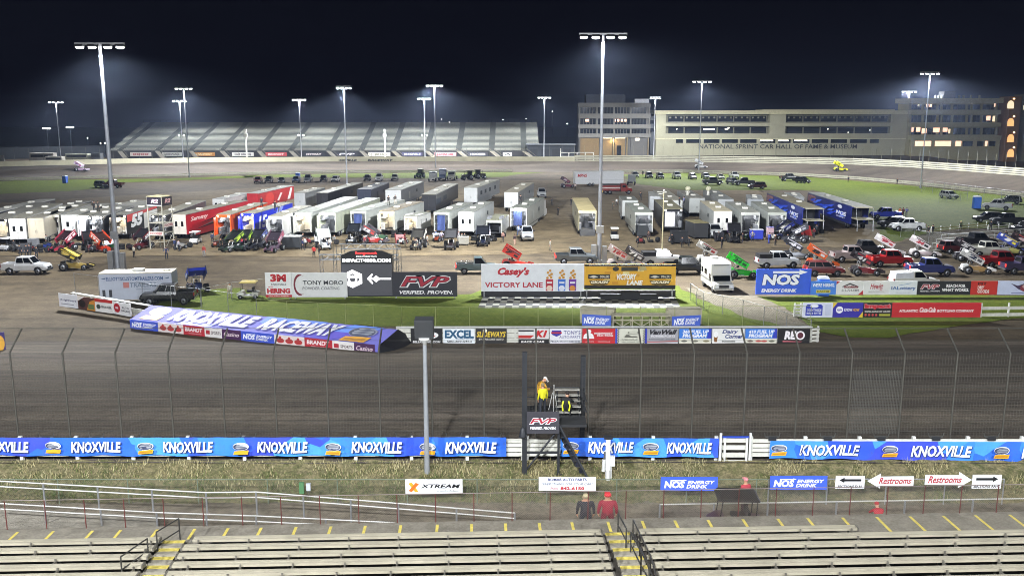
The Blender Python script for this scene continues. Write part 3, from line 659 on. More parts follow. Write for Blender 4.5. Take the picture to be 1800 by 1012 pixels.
for i, (px, pv) in enumerate([(22, 0), (85, 0), (155, 0), (205, 0), (270, 0), (337, 0), (396, 0), (455, 0), (517, 0), (579, 0), (640, 0), (703, 0), (768, 0), (829, 0), (889, 0), (949, 0), (1007, 0), (1071, 0), (1132, 0), (1190, 0), (1249, 0), (1311, 0), (1373, 0), (1426, 0), (1488, 0), (1549, 0), (1608, 0), (1667, 0), (1724, 0), (1785, 0)]):
    u = to_u(px, .75, WZ); q = MB(); q.box(u - .06, .3, WZ, u + .06, 1.25 if px < 1540 else 1.75, WZ + .006, m_yel, SM); o = q.build('marking'); struct(o)
# benches
m_bolt = M('77736a', .5, .4)
def bench(u0, u1, k, label, ext=True):
    v = 1.9 + RUN * k + .42; z = WZ - .02 + RISE * (k + 1)
    t = thing('bleacher_bench', label, 'bench', (0, 0, 0), 0, 'aluminium benches of the near stand')
    for nm, dv, dz, ww in (('seat_plank', -.085, .42, .145), ('seat_plank', .08, .415, .145), ('foot_plank', .36, .2, .17)):
        q = MB(); q.box(u0, v + dv - ww / 2, z + dz, u1, v + dv + ww / 2, z + dz + .04, m_alu, SM); q.box(u0, v + dv + ww / 2 - .02, z + dz - .055, u1, v + dv + ww / 2, z + dz, m_alu, SM); q.build(nm, t)
    n = max(2, int((u1 - u0) / 1.75)); off = .35 * (k % 2)
    for i in range(n):
        u = u0 + .3 + off + i * (u1 - u0 - .6 - off) / (n - 1); q = MB()
        q.box(u - .03, v - .16, z, u + .03, v - .1, z + .42, m_bolt, SM); q.box(u - .025, v - .15, z + .34, u + .025, v + .45, z + .40, m_bolt, SM); q.box(u - .03, v + .17, z + .1, u + .03, v + .22, z + .47, m_bolt, SM); q.box(u - .03, v + .45, z, u + .03, v + .5, z + .3, m_bolt, SM); q.build('bracket', t)
    for u in (u0 + .02, u1 - .02): q = MB(); q.box(u - .03, v - .17, z + .34, u + .03, v + .18, z + .475, m_bolt, SM); q.build('end_cap', t)
    return t
rowsw = ['front', 'second', 'third', 'fourth', 'fifth', 'sixth', 'seventh', 'eighth', 'ninth']
for k in range(8):
    v = 2.3 + RUN * k; z = WZ + .5 + RISE * k
    bench(to_u(-60, v, z), to_u(282 - 9.5 * k, v, z), k, f'{rowsw[k]} bench row in the left block, left of the steps')
    bench(to_u((338 if k == 0 else 330) - 9.5 * k, v, z), to_u(1058 + 4.5 * k, v, z), k, f'{rowsw[k]} bench row in the middle block between the two steps')
    bench(to_u(1120 + 7 * k, v, z), to_u(1506 if k == 0 else 1860, v, z), k, f'{rowsw[k]} bench row in the right block' + (', shorter than the others' if k == 0 else ', right of the yellow steps'))
# aisle steps and hand rails
def aisle(px0, px1, drift, label):
    t = thing('aisle_steps', label, 'steps', (0, 0, 0))
    for k in range(8):
        v = 1.9 + RUN * k; z = WZ - .02 + RISE * (k + 1); a, b_ = to_u(px0 + drift * k, v, z), to_u(px1 + drift * k, v, z)
        q = MB(); q.box(a, v - .1, z - .1, b_, v + .42, z + .11, M('8d8778', .85), SM); q.build('tread', t)
        q = MB(); q.box(a, v - .12, z + .112, b_, v + .12, z + .118, m_yel, SM); q.build('nosing', t)
aisle(286, 325, -9.5, 'yellow edged steps between the left and middle blocks')
aisle(1064, 1112, 6.5, 'yellow edged steps between the middle and right blocks')
m_hr = M('4d4c48', .45, .5)
def handrail(label, pts):
    t = thing('hand_rail', label, 'railing', (0, 0, 0), 0, 'hand rails on the stand steps')
    for (px, k), (px2, k2) in zip(pts, pts[1:]):
        def pt(px, k): v = 1.9 + RUN * k; z = WZ + RISE * k; return sp3(to_u(px, v, z), v, z)
        a, b_ = pt(px, k), pt(px2, k2)
        for p in (a, b_): q = MB(); q.tube(p, p + Vector((0, 0, 1.0)), .03, m_hr, n=7); q.build('post', t)
        for h in (.5, 1.0): q = MB(); q.tube(a + Vector((0, 0, h)), b_ + Vector((0, 0, h)), .028, m_hr, n=7); q.build('rail', t)
handrail('dark hand rail at the foot of the left steps', [(317, -.7), (278, 1.1)])
handrail('dark hand rail further up the left steps', [(262, 1.9), (216, 4.0)])
handrail('dark hand rail at the foot of the yellow steps', [(1086, -.3), (1100, 1.7)])
handrail('dark hand rail further up the yellow steps', [(1108, 2.2), (1126, 4.6), (1140, 6)])
handrail('grey rail along the right block edge beside the yellow steps', [(1112, .6), (1124, 2.5), (1142, 5), (1152, 7)])
# red fence on the walkway edge
pts = [sp3(-34, .06, WZ), sp3(34, .06, WZ)]
wire_fence('red_fence', 'rusty red post fence with wire mesh along the walkway edge', pts, 1.28, 1.62, m_red, M('8a7f78', .6, .4), M('84796c', .6, .4), .1, .0024, .021)
# ------------------------------------------------------------------ inner wall and its sign row
IWY = at(1000, 604, 0).y; IWH = 1.46
def ix(px): return at(px, 604, 0).x
def run_px(label, p0, p1, h, boards=3, name='board_wall', group='white board walls beside the track', z=0.0, gap=.05, mat=None, cap=True):
    a, b = at(*p0, z), at(*p1, z); d = b - a; L = d.length; t = thing(name, label, 'wall', a, math.atan2(d.y, d.x), group); m = mat or m_board
    for i in range(boards):
        z0 = .12 + i * (h - .12) / boards; q = MB(); q.box(0, -.03, z0, L, .03, z0 + (h - .12) / boards - gap, m); q.build('board', t)
    n = max(2, int(L / 2.6) + 1)
    for i in range(n): x = .08 + (L - .16) * i / (n - 1); q = MB(); q.box(x - .07, .035, 0, x + .07, .17, h, m_white); q.build('post', t)
    if cap: q = MB(); q.box(0, -.12, h, L, .26, h + .07, m_white); q.build('cap', t)
    return t
run_px('long white capped wall along the inside of the front straight', (697, 604), (1424, 603), IWH)
run_px('short end of white boards at the right end of the inner wall', (1424.5, 603), (1439, 602), 1.5, 4, gap=.12, cap=False)
def isign(x0, x1, label, bg, items, name='wall_sign', y0=577, y1=606):
    y = IWY - .1; A, B, T = atY(x0 + .3, y1, y), atY(x1 - .3, y1, y), atY(x0 + .3, y0, y); A.z = B.z = max(.06, A.z); T.x = A.x
    return sign_quad(name, label, 'sign', A, B, T, bg, items, .03, 'signs along the inner wall')
isign(722, 778, 'black sign with a white oval and red letters behind the box lamp', '16171a', [('E', .5, .55, .38, .27, 'e6e6e6'), ('T', 'BELL', .22, .46, .78, .7, 'b3232c', 0, .05), ('T', 'BELLRACING.COM', .06, .04, .94, .18, 'e4e4e4', .2, .03)])
isign(779, 835, 'white sign with a big blue word and a phone number', 'e6ebee', [('T', 'EXCEL', .05, .34, .97, .9, '1f5578', 0, .05), ('T', 'MACHINERY CO., LTD.', .4, .27, .96, .36, '2b5f86', 0, .01), ('T', '580-269-5453', .12, .06, .9, .22, '2b2e33', 0, .02)])
isign(836, 891, 'dark sign with slanted yellow letters', '2c2b2b', [('T', 'SLIDEWAYS', .03, .42, .97, .8, 'e0c23c', .25, .03), ('T', 'BY HAIR DIRT AUTO', .1, .22, .9, .34, 'd9d6cc', .1, .02), ('E', .3, .86, .07, .12, 'e8e6d8')])
isign(911, 965, 'black red and white sign with a slanted red monogram', 'd9d9d6', [('R', 0, 0, 1, .3, '1a191b'), ('P', [(0, .55), (.52, .55), (.4, .35), (0, .35)], 'b8322c'), ('R', 0, .8, .5, .9, '1a191b'), ('T', 'K1', .55, .42, .95, .88, 'c2272d', .3, .06), ('T', 'RACE GEAR', .08, .05, .85, .2, 'ece9e4', .25, .03)])
isign(966, 1022, 'white sign with purple words and a small red and blue shield', 'e6e6ea', [('P', [(.06, .88), (.36, .88), (.36, .6), (.21, .45), (.06, .6)], '43379a'), ('R', .04, .66, .38, .76, 'b6283a'), ('T', "TONY'S", .44, .6, .97, .86, '4a4a86', 0, .01), ('T', 'AUTO PARTS', .3, .35, .97, .52, '4a4a86', 0, .01), ('T', 'PELLA, IA 641-628-2030', .03, .06, .97, .2, '4a4c62', 0, .01)])
isign(1023, 1081, 'red sign with a white figure and white words', 'c3262e', [('E', .2, .8, .075, .13, 'ecebea'), ('P', [(.03, .32), (.37, .32), (.33, .6), (.25, .7), (.12, .68), (.05, .58)], 'ecebea'), ('T', 'MIDWEST', .37, .6, .94, .74, 'efeded', 0, .03), ('T', 'PRO TECH', .45, .46, .94, .58, 'efeded', 0, .03), ('T', 'JAMMIN      KNOXVILLE', .1, .08, .85, .16, 'eadfdf', 0, .01)])
ch = [('R', 0, 0, .06, 1, '3a45b8'), ('R', .94, 0, 1, 1, '3a45b8')] + [('R', .06 + .03 * (k % 2), k / 12, .09 + .03 * (k % 2), (k + 1) / 12, '3f4048') for k in range(12)] + [('R', .88 + .03 * (k % 2), k / 12, .91 + .03 * (k % 2), (k + 1) / 12, '3f4048') for k in range(12)]
isign(1081, 1137, 'pale sign with blue chequered ends and a car outline', 'd5d5c4', ch + [('P', [(.28, .45), (.34, .62), (.42, .62), (.48, .52), (.66, .52), (.7, .44)], '6a6a60'), ('R', .4, .68, .72, .82, '75756a'), ('R', .43, .7, .69, .8, 'd5d5c4'), ('T', 'KNOXVILLE', .2, .26, .7, .34, '5c5c52', 0, 0), ('T', 'HALL OF FAME CLUB', .2, .1, .8, .18, '5c5c52', 0, 0)])
isign(1137, 1192, 'grey sign with black slanted script and a red line', 'a3a3a8', [('T', 'VanWall', .08, .6, .96, .92, '141519', .35, .05), ('T', 'POWERSPORTS', .12, .42, .9, .56, 'e4e4e6', .2, .03), ('T', 'KNOXVILLE   641-828', .06, .24, .9, .33, '4a4a50', 0, .01), ('P', [(0, .12), (1, .2), (1, .14), (0, .06)], 'b06060'), ('R', .0, .0, 1, .06, 'd8d8da')])
def fuel(num, label, x0, x1, dots): isign(x0, x1, label, '3f7fd8', [('R', 0, 0, 1, .34, 'dcdac9'), ('P', [(.86, .34), (1, .34), (1, 1), (.93, 1)], '2f3fb4'), ('T', num + ' FUEL UP', .1, .68, .92, .9, 'eef2f8', .2, .04), ('T', 'PROGRAM', .1, .4, .86, .64, 'eef2f8', .2, .05)] + [('E', x, .17, .09, .07, c) for x, c in dots])
fuel('360', 'blue sign numbered three sixty with a pale lower strip', 1193, 1250, [(.16, '6b6a62'), (.5, '7a786c'), (.84, '8a8060')])
isign(1251, 1308, 'white sign with an ice cream cone and blue script', 'e6e6e2', [('P', [(.05, .45), (.17, .45), (.15, .1), (.07, .1)], '8a5a2c'), ('E', .11, .6, .07, .2, 'f2f2f0'), ('T', 'Dairy', .3, .6, .8, .92, '34407c', .3, .03), ('T', 'Corner', .4, .34, .97, .62, '34407c', .3, .03), ('T', 'Knoxville', .32, .1, .72, .22, '4a4a48', 0, .02)])
fuel('410', 'blue sign numbered four ten with red marks on a pale strip', 1309, 1365, [(.16, '6b5a52'), (.42, 'c05048'), (.6, 'c05048'), (.84, '6a6a5a')])
isign(1366, 1423, 'black sign with white letters and a round red edged mark', '17171a', [('P', [(.16, .1), (.72, .1), (.78, .14), (.16, .18)], 'c96a74'), ('T', 'REO', .2, .26, .8, .84, 'ece8ea', .15, .06), ('E', .7, .54, .14, .3, 'ece8ea'), ('E', .7, .54, .09, .2, '5a2a34')])

# ------------------------------------------------------------------ purple tarp over the berm
BLp, BRp = at(230, 577, .02), at(667, 624, .02); SLT = at(230, 563, 0); 
zl = atY(230, 563, BLp.y).z; zr = atY(669, 604, BRp.y).z; zs = (zl + zr) / 2
A = Vector((BLp.x, BLp.y, zs)); B = Vector((BRp.x, BRp.y, zs)); TLb = at(266, 536, 1.75); TRb = at(699, 579, 1.5)
tp = MB(); m_tarp = M('7472cc', .75, var=.10, scale=.5); m_dkt = M('191a20', .6, bump=.4)
U = B - A; n = 40; vs = []
for j in range(7):
    for i in range(n + 1):
        f, g_ = i / n, j / 6; p = (A.lerp(B, f)).lerp(TLb.lerp(TRb, f), g_); p.z += .008 * noise.noise(Vector((f * 14, g_ * 3, 1))) * (0 < g_ < 1); vs.append(p)
fs = [(j * (n + 1) + i, j * (n + 1) + i + 1, (j + 1) * (n + 1) + i + 1, (j + 1) * (n + 1) + i) for j in range(6) for i in range(n)]
tp.add(vs, fs, m_tarp, smooth=True)
tp.quad([TLb, TRb, Vector((TRb.x, TRb.y + .2, 0)), Vector((TLb.x, TLb.y + .2, 0))], m_dkt)
tp.quad([BLp, BRp, B, A], m_tarp); tp.quad([BLp, A, TLb, Vector((TLb.x, TLb.y, 0))], m_tarp)
o = tp.build('berm_cover'); tag(o, 'long violet cover with big white place name sloping over the infield berm', 'cover')
def on_tarp(items, nm):
    l, e_ = decorate(items, Vector((0, 0, 0)), Vector((1, 0, 0)), Vector((0, 0, 1)), 0, .0016)
    for mbx, name in ((l, 'lettering'), (e_, 'emblem')):
        if mbx.v:
            def q(v):
                f, g_ = v[0], v[2]; p = (A.lerp(B, f)).lerp(TLb.lerp(TRb, f), g_); p.z += .03 - v[1]; return tuple(p)
            mbx.v = [q(v) for v in mbx.v]; mbx.build(name, o)
on_tarp([('P', [(.5, .55), (.74, .5), (.74, 1), (.5, 1)], '5f86e6'), ('P', [(.7, 0), (.82, 0), (.9, .5), (.78, .5)], '5a4cc8'), ('P', [(.2, 0), (.34, 0), (.36, .2), (.22, .2)], '7a84e8'), ('P', [(.78, .5), (.9, .5), (.96, 1), (.84, 1)], '6a94ee')] + [(q[0], *[('8e90a6' if v == 'dfe1e6' else v) for v in q[1:]]) for q in emblem_items(.075, .5, .085, .86)] + [(q[0], *[('8e90a6' if v == 'dfe1e6' else v) for v in q[1:]]) for q in emblem_items(.90, .46, .1, .9)] +
        [('T', 'KNOXVILLE', .15, .12, .49, .86, '3a3494', .3, .06), ('T', 'RACEWAY', .52, .12, .825, .86, '3a3494', .3, .06), ('T', 'KNOXVILLE', .145, .15, .485, .89, 'dcdce2', .3, .05), ('T', 'RACEWAY', .515, .15, .82, .89, 'dcdce2', .3, .05)], 't')
# ad strip on its front
spans = [(0, .125, '3f57c8', 'nos'), (.125, .235, 'e3d6d2', 'dots'), (.235, .325, 'b5303a', 'BRANDT'), (.325, .397, 'e2dedb', 'pt'), (.397, .475, '4a2a52', 'Casino'), (.475, .608, '3f57c8', 'nos'), (.608, .725, 'e3d6d2', 'dots'), (.725, .83, 'b5303a', 'BRANDT'), (.83, .91, 'e2dedb', 'pt'), (.91, .985, '4a2a52', 'Casino')]
labs = ['blue strip sign at the left end of the violet cover', 'pale strip sign with three red marks, the left one', 'red strip sign with white capitals, the left one', 'pale strip sign with a small red square, the left one', 'plum strip sign with script, the left one', 'blue strip sign in the middle of the violet cover', 'pale strip sign with three red marks, the right one', 'red strip sign with white capitals, the right one', 'pale strip sign with a small red square, the right one', 'plum strip sign at the right end of the violet cover']
for (f0, f1, c, kd), lb in zip(spans, labs):
    P0, P1 = BLp.lerp(BRp, f0), BLp.lerp(BRp, f1); T0 = A.lerp(B, f0); nn = Vector((U.y, -U.x, 0)).normalized() * .06
    it = nos_items() if kd == 'nos' else ([('E', x, .45, .13, .26, 'b43a3a') for x in (.2, .5, .8)] + [('E', x, .78, .04, .1, 'b43a3a') for x in (.2, .5, .8)] if kd == 'dots' else ([('T', 'BRANDT', .08, .38, .9, .82, 'eee0e0', .1, .04), ('T', 'PROFESSIONAL AGRICULTURE', .25, .14, .85, .24, 'e4cccc', 0, .01)] if kd == 'BRANDT' else ([('R', .08, .3, .3, .72, 'b0303a'), ('T', 'SPORTS', .38, .34, .94, .66, '66585a', 0, .02)] if kd == 'pt' else [('T', 'Casino', .1, .3, .9, .75, 'd8c4cc', .3, .02)])))
    sign_quad('strip_sign', lb, 'sign', P0 + nn, P1 + nn, T0 + nn, c, it, .03, 'strip signs on the violet cover')
# dark end of the berm
e_ = MB(); a = B + Vector((.05, -.05, .03)); b2 = TRb + Vector((.05, 0, .02)); cpt = at(724, 603, .05); d2 = at(668, 626, .02)
e_.add([a, b2, cpt, d2, at(705, 617, .02), at(722, 592, .5)], [(0, 3, 4), (0, 4, 5), (0, 5, 1), (4, 2, 5)], m_dkt, smooth=False)
tag(e_.build('berm_end'), 'black sheet folded down over the right end of the berm', 'sheet')

# ------------------------------------------------------------------ small signs at the left infield corner
run_px('low white rail wall behind the small signs at the left corner', (128, 536), (264, 560), 1.3, 1, gap=.5)
def q3(label, bl, br, tl, bg, items, z=.35, name='corner_sign', group='small signs at the left infield corner'):
    A = at(*bl, z); B = at(*br, z); T = atY(tl[0], tl[1], A.y); T.x = A.x
    return sign_quad(name, label, 'sign', A, B, T, bg, items, .05, group)
q3('white sign at the outer end of the left corner row', (104.5, 538), (137, 542), (102.5, 515), 'dfe0e6', [('T', 'Knightware', .1, .42, .95, .62, '3a3a66', .1, .02), ('R', .1, .2, .8, .26, '8a8a96')])
q3('dark sign with an orange corner, second in the left corner row', (138, 542), (168, 547), (137, 520), '5a3a34', [('P', [(.5, 0), (1, 0), (1, .9), (.7, .7)], 'd08a3a'), ('E', .25, .45, .2, .3, '231a1a'), ('R', .6, .1, .95, .5, '6a7a4a'), ('P', [(0, .6), (.4, 1), (0, 1)], 'e8e2dc')])
q3('white sign with a red upper band in the left corner row', (168, 547), (199, 551), (167, 524), 'e2e0dc', [('P', [(0, .75), (1, .75), (1, 1), (0, 1)], 'b83230'), ('E', .2, .4, .12, .18, '3f4a44'), ('T', 'SPRINGER', .36, .32, .95, .5, '45464a', 0, .02)])
q3('white sign with a red disc, nearest the violet cover', (200, 551), (231, 557), (200, 529), 'e4e4e4', [('E', .22, .52, .18, .36, 'b3202c'), ('T', 'AUTO', .5, .54, .9, .7, '3f3f46', 0, .02), ('T', 'RACING', .48, .3, .94, .46, '3f3f46', 0, .02), ('R', .14, .45, .3, .6, 'e8d8d8')])
# track side sign at the far left edge
A_, B_, T_ = at(-30, 622, .1), at(11, 617, .1), None
T_ = atY(-30, 588, A_.y); T_.x = A_.x
sign_quad('corner_sign', 'purple and yellow sign cut by the left edge of the track', 'sign', A_, B_, T_, '3a2f6a', [('E', .75, .45, .22, .42, 'e0a83a')], .06)

# ------------------------------------------------------------------ bill boards and video screen
def board(x0, x1, yt, yb, label, bg, items, z=.25, group='bill boards behind the infield lawn', cat='bill board', legs=True):
    o = wsign('bill_board', label, cat, x0, x1, yb, yb, yb - yt, z, bg, items, group, .12)
    if legs:
        A, B = at(x0, yb, z), at(x1, yb, z)
        for x in (A.x + .3, B.x - .3): q = MB(); q.box(x - .06, A.y + .13, 0, x + .06, A.y + .28, z + 2.3, m_galv); q.build('leg', o)
    return o
board(467.5, 513.5, 479, 522, 'white board with a big red company mark and the word hiring', 'e2e2e2', [('T', '3M', .2, .62, .8, .94, 'b6202c', 0, .06), ('T', 'KNOXVILLE', .22, .48, .8, .56, '5a5a60', 0, .02), ('T', 'NOW', .1, .39, .3, .45, 'b6202c', 0, .02), ('T', 'HIRING', .06, .15, .94, .36, 'b6202c', 0, .06), ('R', 0, 0, 1, .1, 'b6202c'), ('T', '3M.COM/CAREERS', .1, .02, .9, .08, 'eedada', 0, .01)])
board(514, 611, 479, 522, 'white board with a dark crescent, partly behind the video screen', 'dcdcdc', [('P', [(.14 + .11 * math.cos(a), .5 + .44 * math.sin(a)) for a in [R(x) for x in range(60, 301, 20)]] + [(.18 + .12 * math.cos(a), .5 + .38 * math.sin(a)) for a in [R(x) for x in range(290, 69, -20)]], '7a2434'), ('T', 'TONY MORO', .2, .5, .93, .68, '34353b', 0, .02), ('T', 'POWDER COATING', .19, .3, .86, .42, '5a5a60', .1, .01)])
board(691, 804, 478, 521, 'dark board with large red outlined letters right of the screen', '2f2f37', [('T', 'FVP', .1, .36, .9, .86, 'e9e6e8', .3, .10), ('T', 'FVP', .115, .39, .885, .83, '30303a', .3, .055), ('T', 'FVP', .12, .41, .88, .81, 'a02538', .3, .02), ('T', 'VERIFIED. PROVEN.', .1, .1, .93, .25, 'eceaec', .2, .03)])
board(846, 1026, 464, 512, 'wide white board with red script and three snack bags', 'e0e2e6', [('T', "Casey's", .16, .52, .47, .88, 'b8202e', .3, .05), ('T', 'VICTORY LANE', .035, .14, .6, .34, 'b03040', 0, .03)] +
      [('P', [(x - .035, .02), (x + .035, .02), (x + .037, .45), (x - .037, .45)], c) for x, c in ((.665, 'b02a3a'), (.785, '3a6ec8'), (.89, '6a3298'))] + [('E', x, .12, .03, .1, c2) for x, c2 in ((.665, 'e2c8b8'), (.785, 'd8dde8'), (.89, 'd08a3a'))] + [('E', x + dx, .5 + dy, .013, .045, 'c8923a') for x in (.665, .785, .89) for dx, dy in ((-.02, 0), (.015, .02), (0, .09), (.02, .14), (-.015, .19), (.005, .26))] + [('R', x - .025, .3, x + .025, .36, 'e6e6e6') for x in (.665, .785, .89)], z=.7)
yel = [('R', 0, .16, 1, .93, 'dca62c'), ('R', .0, .0, 1, .16, '1a1a1c')]
for k in range(18):
    r_ = random.Random(k); yel.append(('R', r_.uniform(0, .93), .2 + .1 * (k % 7), 0, .3 + .1 * (k % 7), ['e6b83e', 'c98f22', 'e0cf8a'][k % 3])); a = yel[-1]; yel[-1] = ('R', a[1], a[2], a[1] + .07, a[4], a[5])
yel += [('R', .04, .42, .28, .6, '2b2a28'), ('R', .71, .42, .95, .6, '2b2a28'), ('T', 'DEALERS', .17, .46, .27, .55, 'd8d0c0', .1, .02), ('T', 'DEALERS', .84, .46, .94, .55, 'd8d0c0', .1, .02), ('P', [(.05, .5), (.1, .56), (.15, .5), (.1, .45)], 'cfcac0'), ('P', [(.72, .5), (.77, .56), (.82, .5), (.77, .45)], 'cfcac0'),
        ('P', [(.05, .36), (.28, .36), (.25, .2), (.16, .13), (.07, .2)], '6a5626'), ('P', [(.71, .36), (.95, .36), (.92, .2), (.83, .13), (.74, .2)], '6a5626'), ('T', 'GKASM', .07, .24, .26, .34, 'efe8d0', .2, .04), ('T', 'GKASM', .73, .24, .93, .34, 'efe8d0', .2, .04),
        ('T', 'VICTORY', .35, .38, .57, .62, 'f4efe2', .2, .05), ('T', 'LANE', .46, .17, .64, .36, 'f4efe2', .2, .05), ('E', .34, .82, .035, .09, '2c2c2c'), ('R', .4, .74, .58, .9, '33322e'), ('P', [(.6, .74), (.68, .78), (.66, .92), (.6, .9)], 'b0a070'),
        ('R', 0, .93, 1, 1, '19191b'), ('T', 'KNOXVILLE RACEWAY  VICTORY LANE  KNOXVILLE RACEWAY', .05, .945, .95, .985, 'dedad0', 0, .02)]
board(1027, 1187, 464, 508, 'wide yellow and black board with white words in the middle', 'd09a28', yel, z=.95)
# black plinth, chequered floor and podium
A, B = at(846, 521, 0), at(1187, 521, 0); q = MB(); q.box(A.x, A.y - .12, 0, B.x, A.y + .5, .68, M('1d1e21', .7)); tag(q.build('plinth'), 'long black plinth under the white and yellow boards', 'plinth')
FLC = [at(840, 541, .035), at(1197, 541, .035), at(1186, 520.5, .035), at(849, 520.5, .035)]; ck = MB(); mw, mk = M('96968a', .8), M('17181a', .6)
for i in range(30):
    for j in range(5):
        def cpn(a, b): return FLC[0].lerp(FLC[1], a).lerp(FLC[3].lerp(FLC[2], a), b)
        ck.quad([cpn(i / 30, j / 5), cpn((i + 1) / 30, j / 5), cpn((i + 1) / 30, (j + 1) / 5), cpn(i / 30, (j + 1) / 5)], mw if (i + j) % 2 else mk)
struct(ck.build('pavement'))
t = thing('podium', 'black three step podium on the chequered floor', 'podium', at(1107, 524, .04))
for x0, x1, h in ((-3.2, -1.0, .42), (-1.0, 1.0, .75), (1.0, 3.0, .42)): q = MB(); q.box(x0 + .005, -.7, 0, x1 - .005, .6, h, M('191a1d', .6)); q.build('step', t)
# video screen
A, B = at(601, 521, .1), at(691, 521, .1); A.y -= .7; B.y -= .7
t_ = at(646, 521, .1).y - .7; zt = atY(646, 439, t_).z; A2, B2 = atY(601, 521, t_), atY(691, 521, t_)
A2.z = B2.z = atY(646, 521, t_).z
t = thing('video_screen', 'tall lit video screen with a white cube mark and arrow', 'video screen', (A2.x, t_, A2.z)); w_, h_ = B2.x - A2.x, zt - A2.z
q = MB(); q.prism([(0, 0), (w_, 0), (w_, h_ * .88), (w_ * .8, h_ * .97), (w_ * .5, h_), (w_ * .2, h_ * .97), (0, h_ * .88)], 0, .5, M('191a1d', .5)); q.build('cabinet', t)
q = MB(); q.quad([(.05, -.02, .12), (w_ - .05, -.02, .12), (w_ - .05, -.02, h_ * .70), (.05, -.02, h_ * .70)], M('4a4a50', em=.22)); q.build('screen', t)
WH = M('f4f2f4', em=1.6); e2 = MB()
def sp_(x, z): return (x * w_, -.03, .12 + (h_ * .7 - .12) * z)
hexp = [(.22 + .215 * math.cos(R(a)), .53 + .29 * math.sin(R(a))) for a in range(90, 450, 60)]; e2.quad([sp_(*p) for p in hexp], WH)
e2.quad([sp_(*p) for p in [(.5, .53), (.6, .70), (.62, .66), (.57, .555), (.97, .555), (.97, .505), (.57, .505), (.62, .40), (.6, .36)]], WH)
e2.quad([sp_(*p) for p in [(.6, .53), (.68, .64), (.76, .53), (.68, .42)]], WH); e2.build('emblem', t)
e3 = MB(); G_ = M('55555c', em=.2)
for poly in ([(.14, .62), (.22, .70), (.30, .62), (.26, .62), (.22, .65), (.18, .62)], [(.09, .56), (.13, .56), (.13, .44), (.09, .47)], [(.31, .56), (.35, .56), (.35, .47), (.31, .44)], [(.16, .56), (.28, .56), (.26, .44), (.18, .44)]): e3.quad([(lambda v: (v[0], -.04, v[2]))(sp_(*p)) for p in poly], G_)
e3.build('emblem', t)
l, _ = decorate([('T', 'IMPACT4800.COM', .03, .735, .97, .815, 'ffffff', 0, .05), ('T', 'Impact', .29, .885, .71, .965, 'e04040', 0, .06), ('T', 'SIGNS AWNINGS WRAPS', .3, .845, .7, .875, 'e8e8e8', 0, .03)], Vector((0, 0, 0)), Vector((w_, 0, 0)), Vector((0, 0, h_)))
for i, m in enumerate(l.mats): l.mats[i] = M('ffffff', em=1.1) if i == 0 else (M('e03a3a', em=.9) if i == 1 else M('eeeeee', em=.8))
l.build('lettering', t)
# truss gantry behind the screen
gt = thing('truss_gantry', 'grey lattice gantry standing behind the video screen', 'gantry', (0, 0, 0)); gy = t_ + 2.2; m_tr = M('8d9094', .45, .6)
x0, x1 = atY(561, 455, gy).x, atY(700, 430, gy).x; ztop = atY(630, 426, gy + 3).z; zl2 = atY(580, 448, gy).z
for nm, xa, xb, za, yy in (('upper_beam', atY(592, 430, gy).x, x1, ztop, gy + 1.5), ('lower_beam', x0, x1, zl2, gy)):
    q = MB(); n = int((xb - xa) / .6)
    for y in (yy, yy + .5):
        for z in (za, za - .55): q.tube((xa, y, z), (xb, y, z), .035, m_tr, n=5)
        for i in range(n): a = xa + (xb - xa) * i / n; b_ = xa + (xb - xa) * (i + 1) / n; q.tube((a, y, za - .55 * (i % 2)), (b_, y, za - .55 * ((i + 1) % 2)), .022, m_tr, n=4)
    q.build(nm, gt)
for x in (x0, atY(585, 450, gy).x, atY(600, 450, gy).x, x1 - .1, atY(695, 430, gy).x - .3):
    q = MB()
    for dx in (0, .35): q.tube((x + dx, gy + .3, 0), (x + dx, gy + .3, ztop if x > x0 + .1 else zl2), .035, m_tr, n=5)
    for k in range(int(zl2 / .6)): q.tube((x, gy + .3, k * .6), (x + .35, gy + .3, k * .6 + .6), .02, m_tr, n=4)
    q.build('post', gt)
# ------------------------------------------------------------------ sign rows at the right
def rs(x0, x1, label, bg, items, yt=494, yb=518, group='sign row at the right of the infield', z=.3): return wsign('row_sign', label, 'sign', x0, x1, yb, yb, yb - yt, z, bg, items, group, .08)
wsign('row_sign', 'large blue board with white outlined letters at the left end of the right sign row', 'sign', 1328, 1424, 517, 517, 44, .3, '3a62d8', [('T', 'NOS', .1, .34, .8, .82, '22306a', .12, .09), ('P', [(.3, .84), (.78, .84), (.78, .78), (.93, .88), (.78, .98), (.78, .92), (.3, .92)], 'f0f2f8'), ('T', 'NOS', .11, .36, .79, .8, 'f0f2f8', .12, .05), ('T', 'ENERGY DRINK', .1, .08, .75, .22, 'f0f2f8', .2, .05)], 'sign row at the right of the infield', .1)
rs(1424.5, 1469, 'blue sign with white hiring words and a yellow strip', '4a86e0', [('T', "WE'RE HIRING.", .06, .58, .94, .84, 'eef2f8', 0, .03), ('R', .22, .14, .78, .36, 'd8cf4a'), ('T', 'DAKTER', .26, .18, .74, .32, '4a4a30', 0, .03)])
rs(1469, 1516.5, 'white sign with a black house outline and a red corner', 'e2e2e2', [('P', [(.2, .6), (.5, .86), (.85, .6), (.8, .56), (.5, .76), (.25, .56)], '2b2b2e'), ('R', .28, .5, .8, .58, '7a2a30'), ('T', 'ROOFING', .3, .52, .78, .66, '8a2a30', 0, .03), ('T', '515-724-4489', .2, .24, .85, .42, '6a6a6e', .1, .02), ('P', [(.82, 0), (1, 0), (1, .35)], 'b83038'), ('P', [(0, 1), (0, .75), (.14, 1)], 'b83038')])
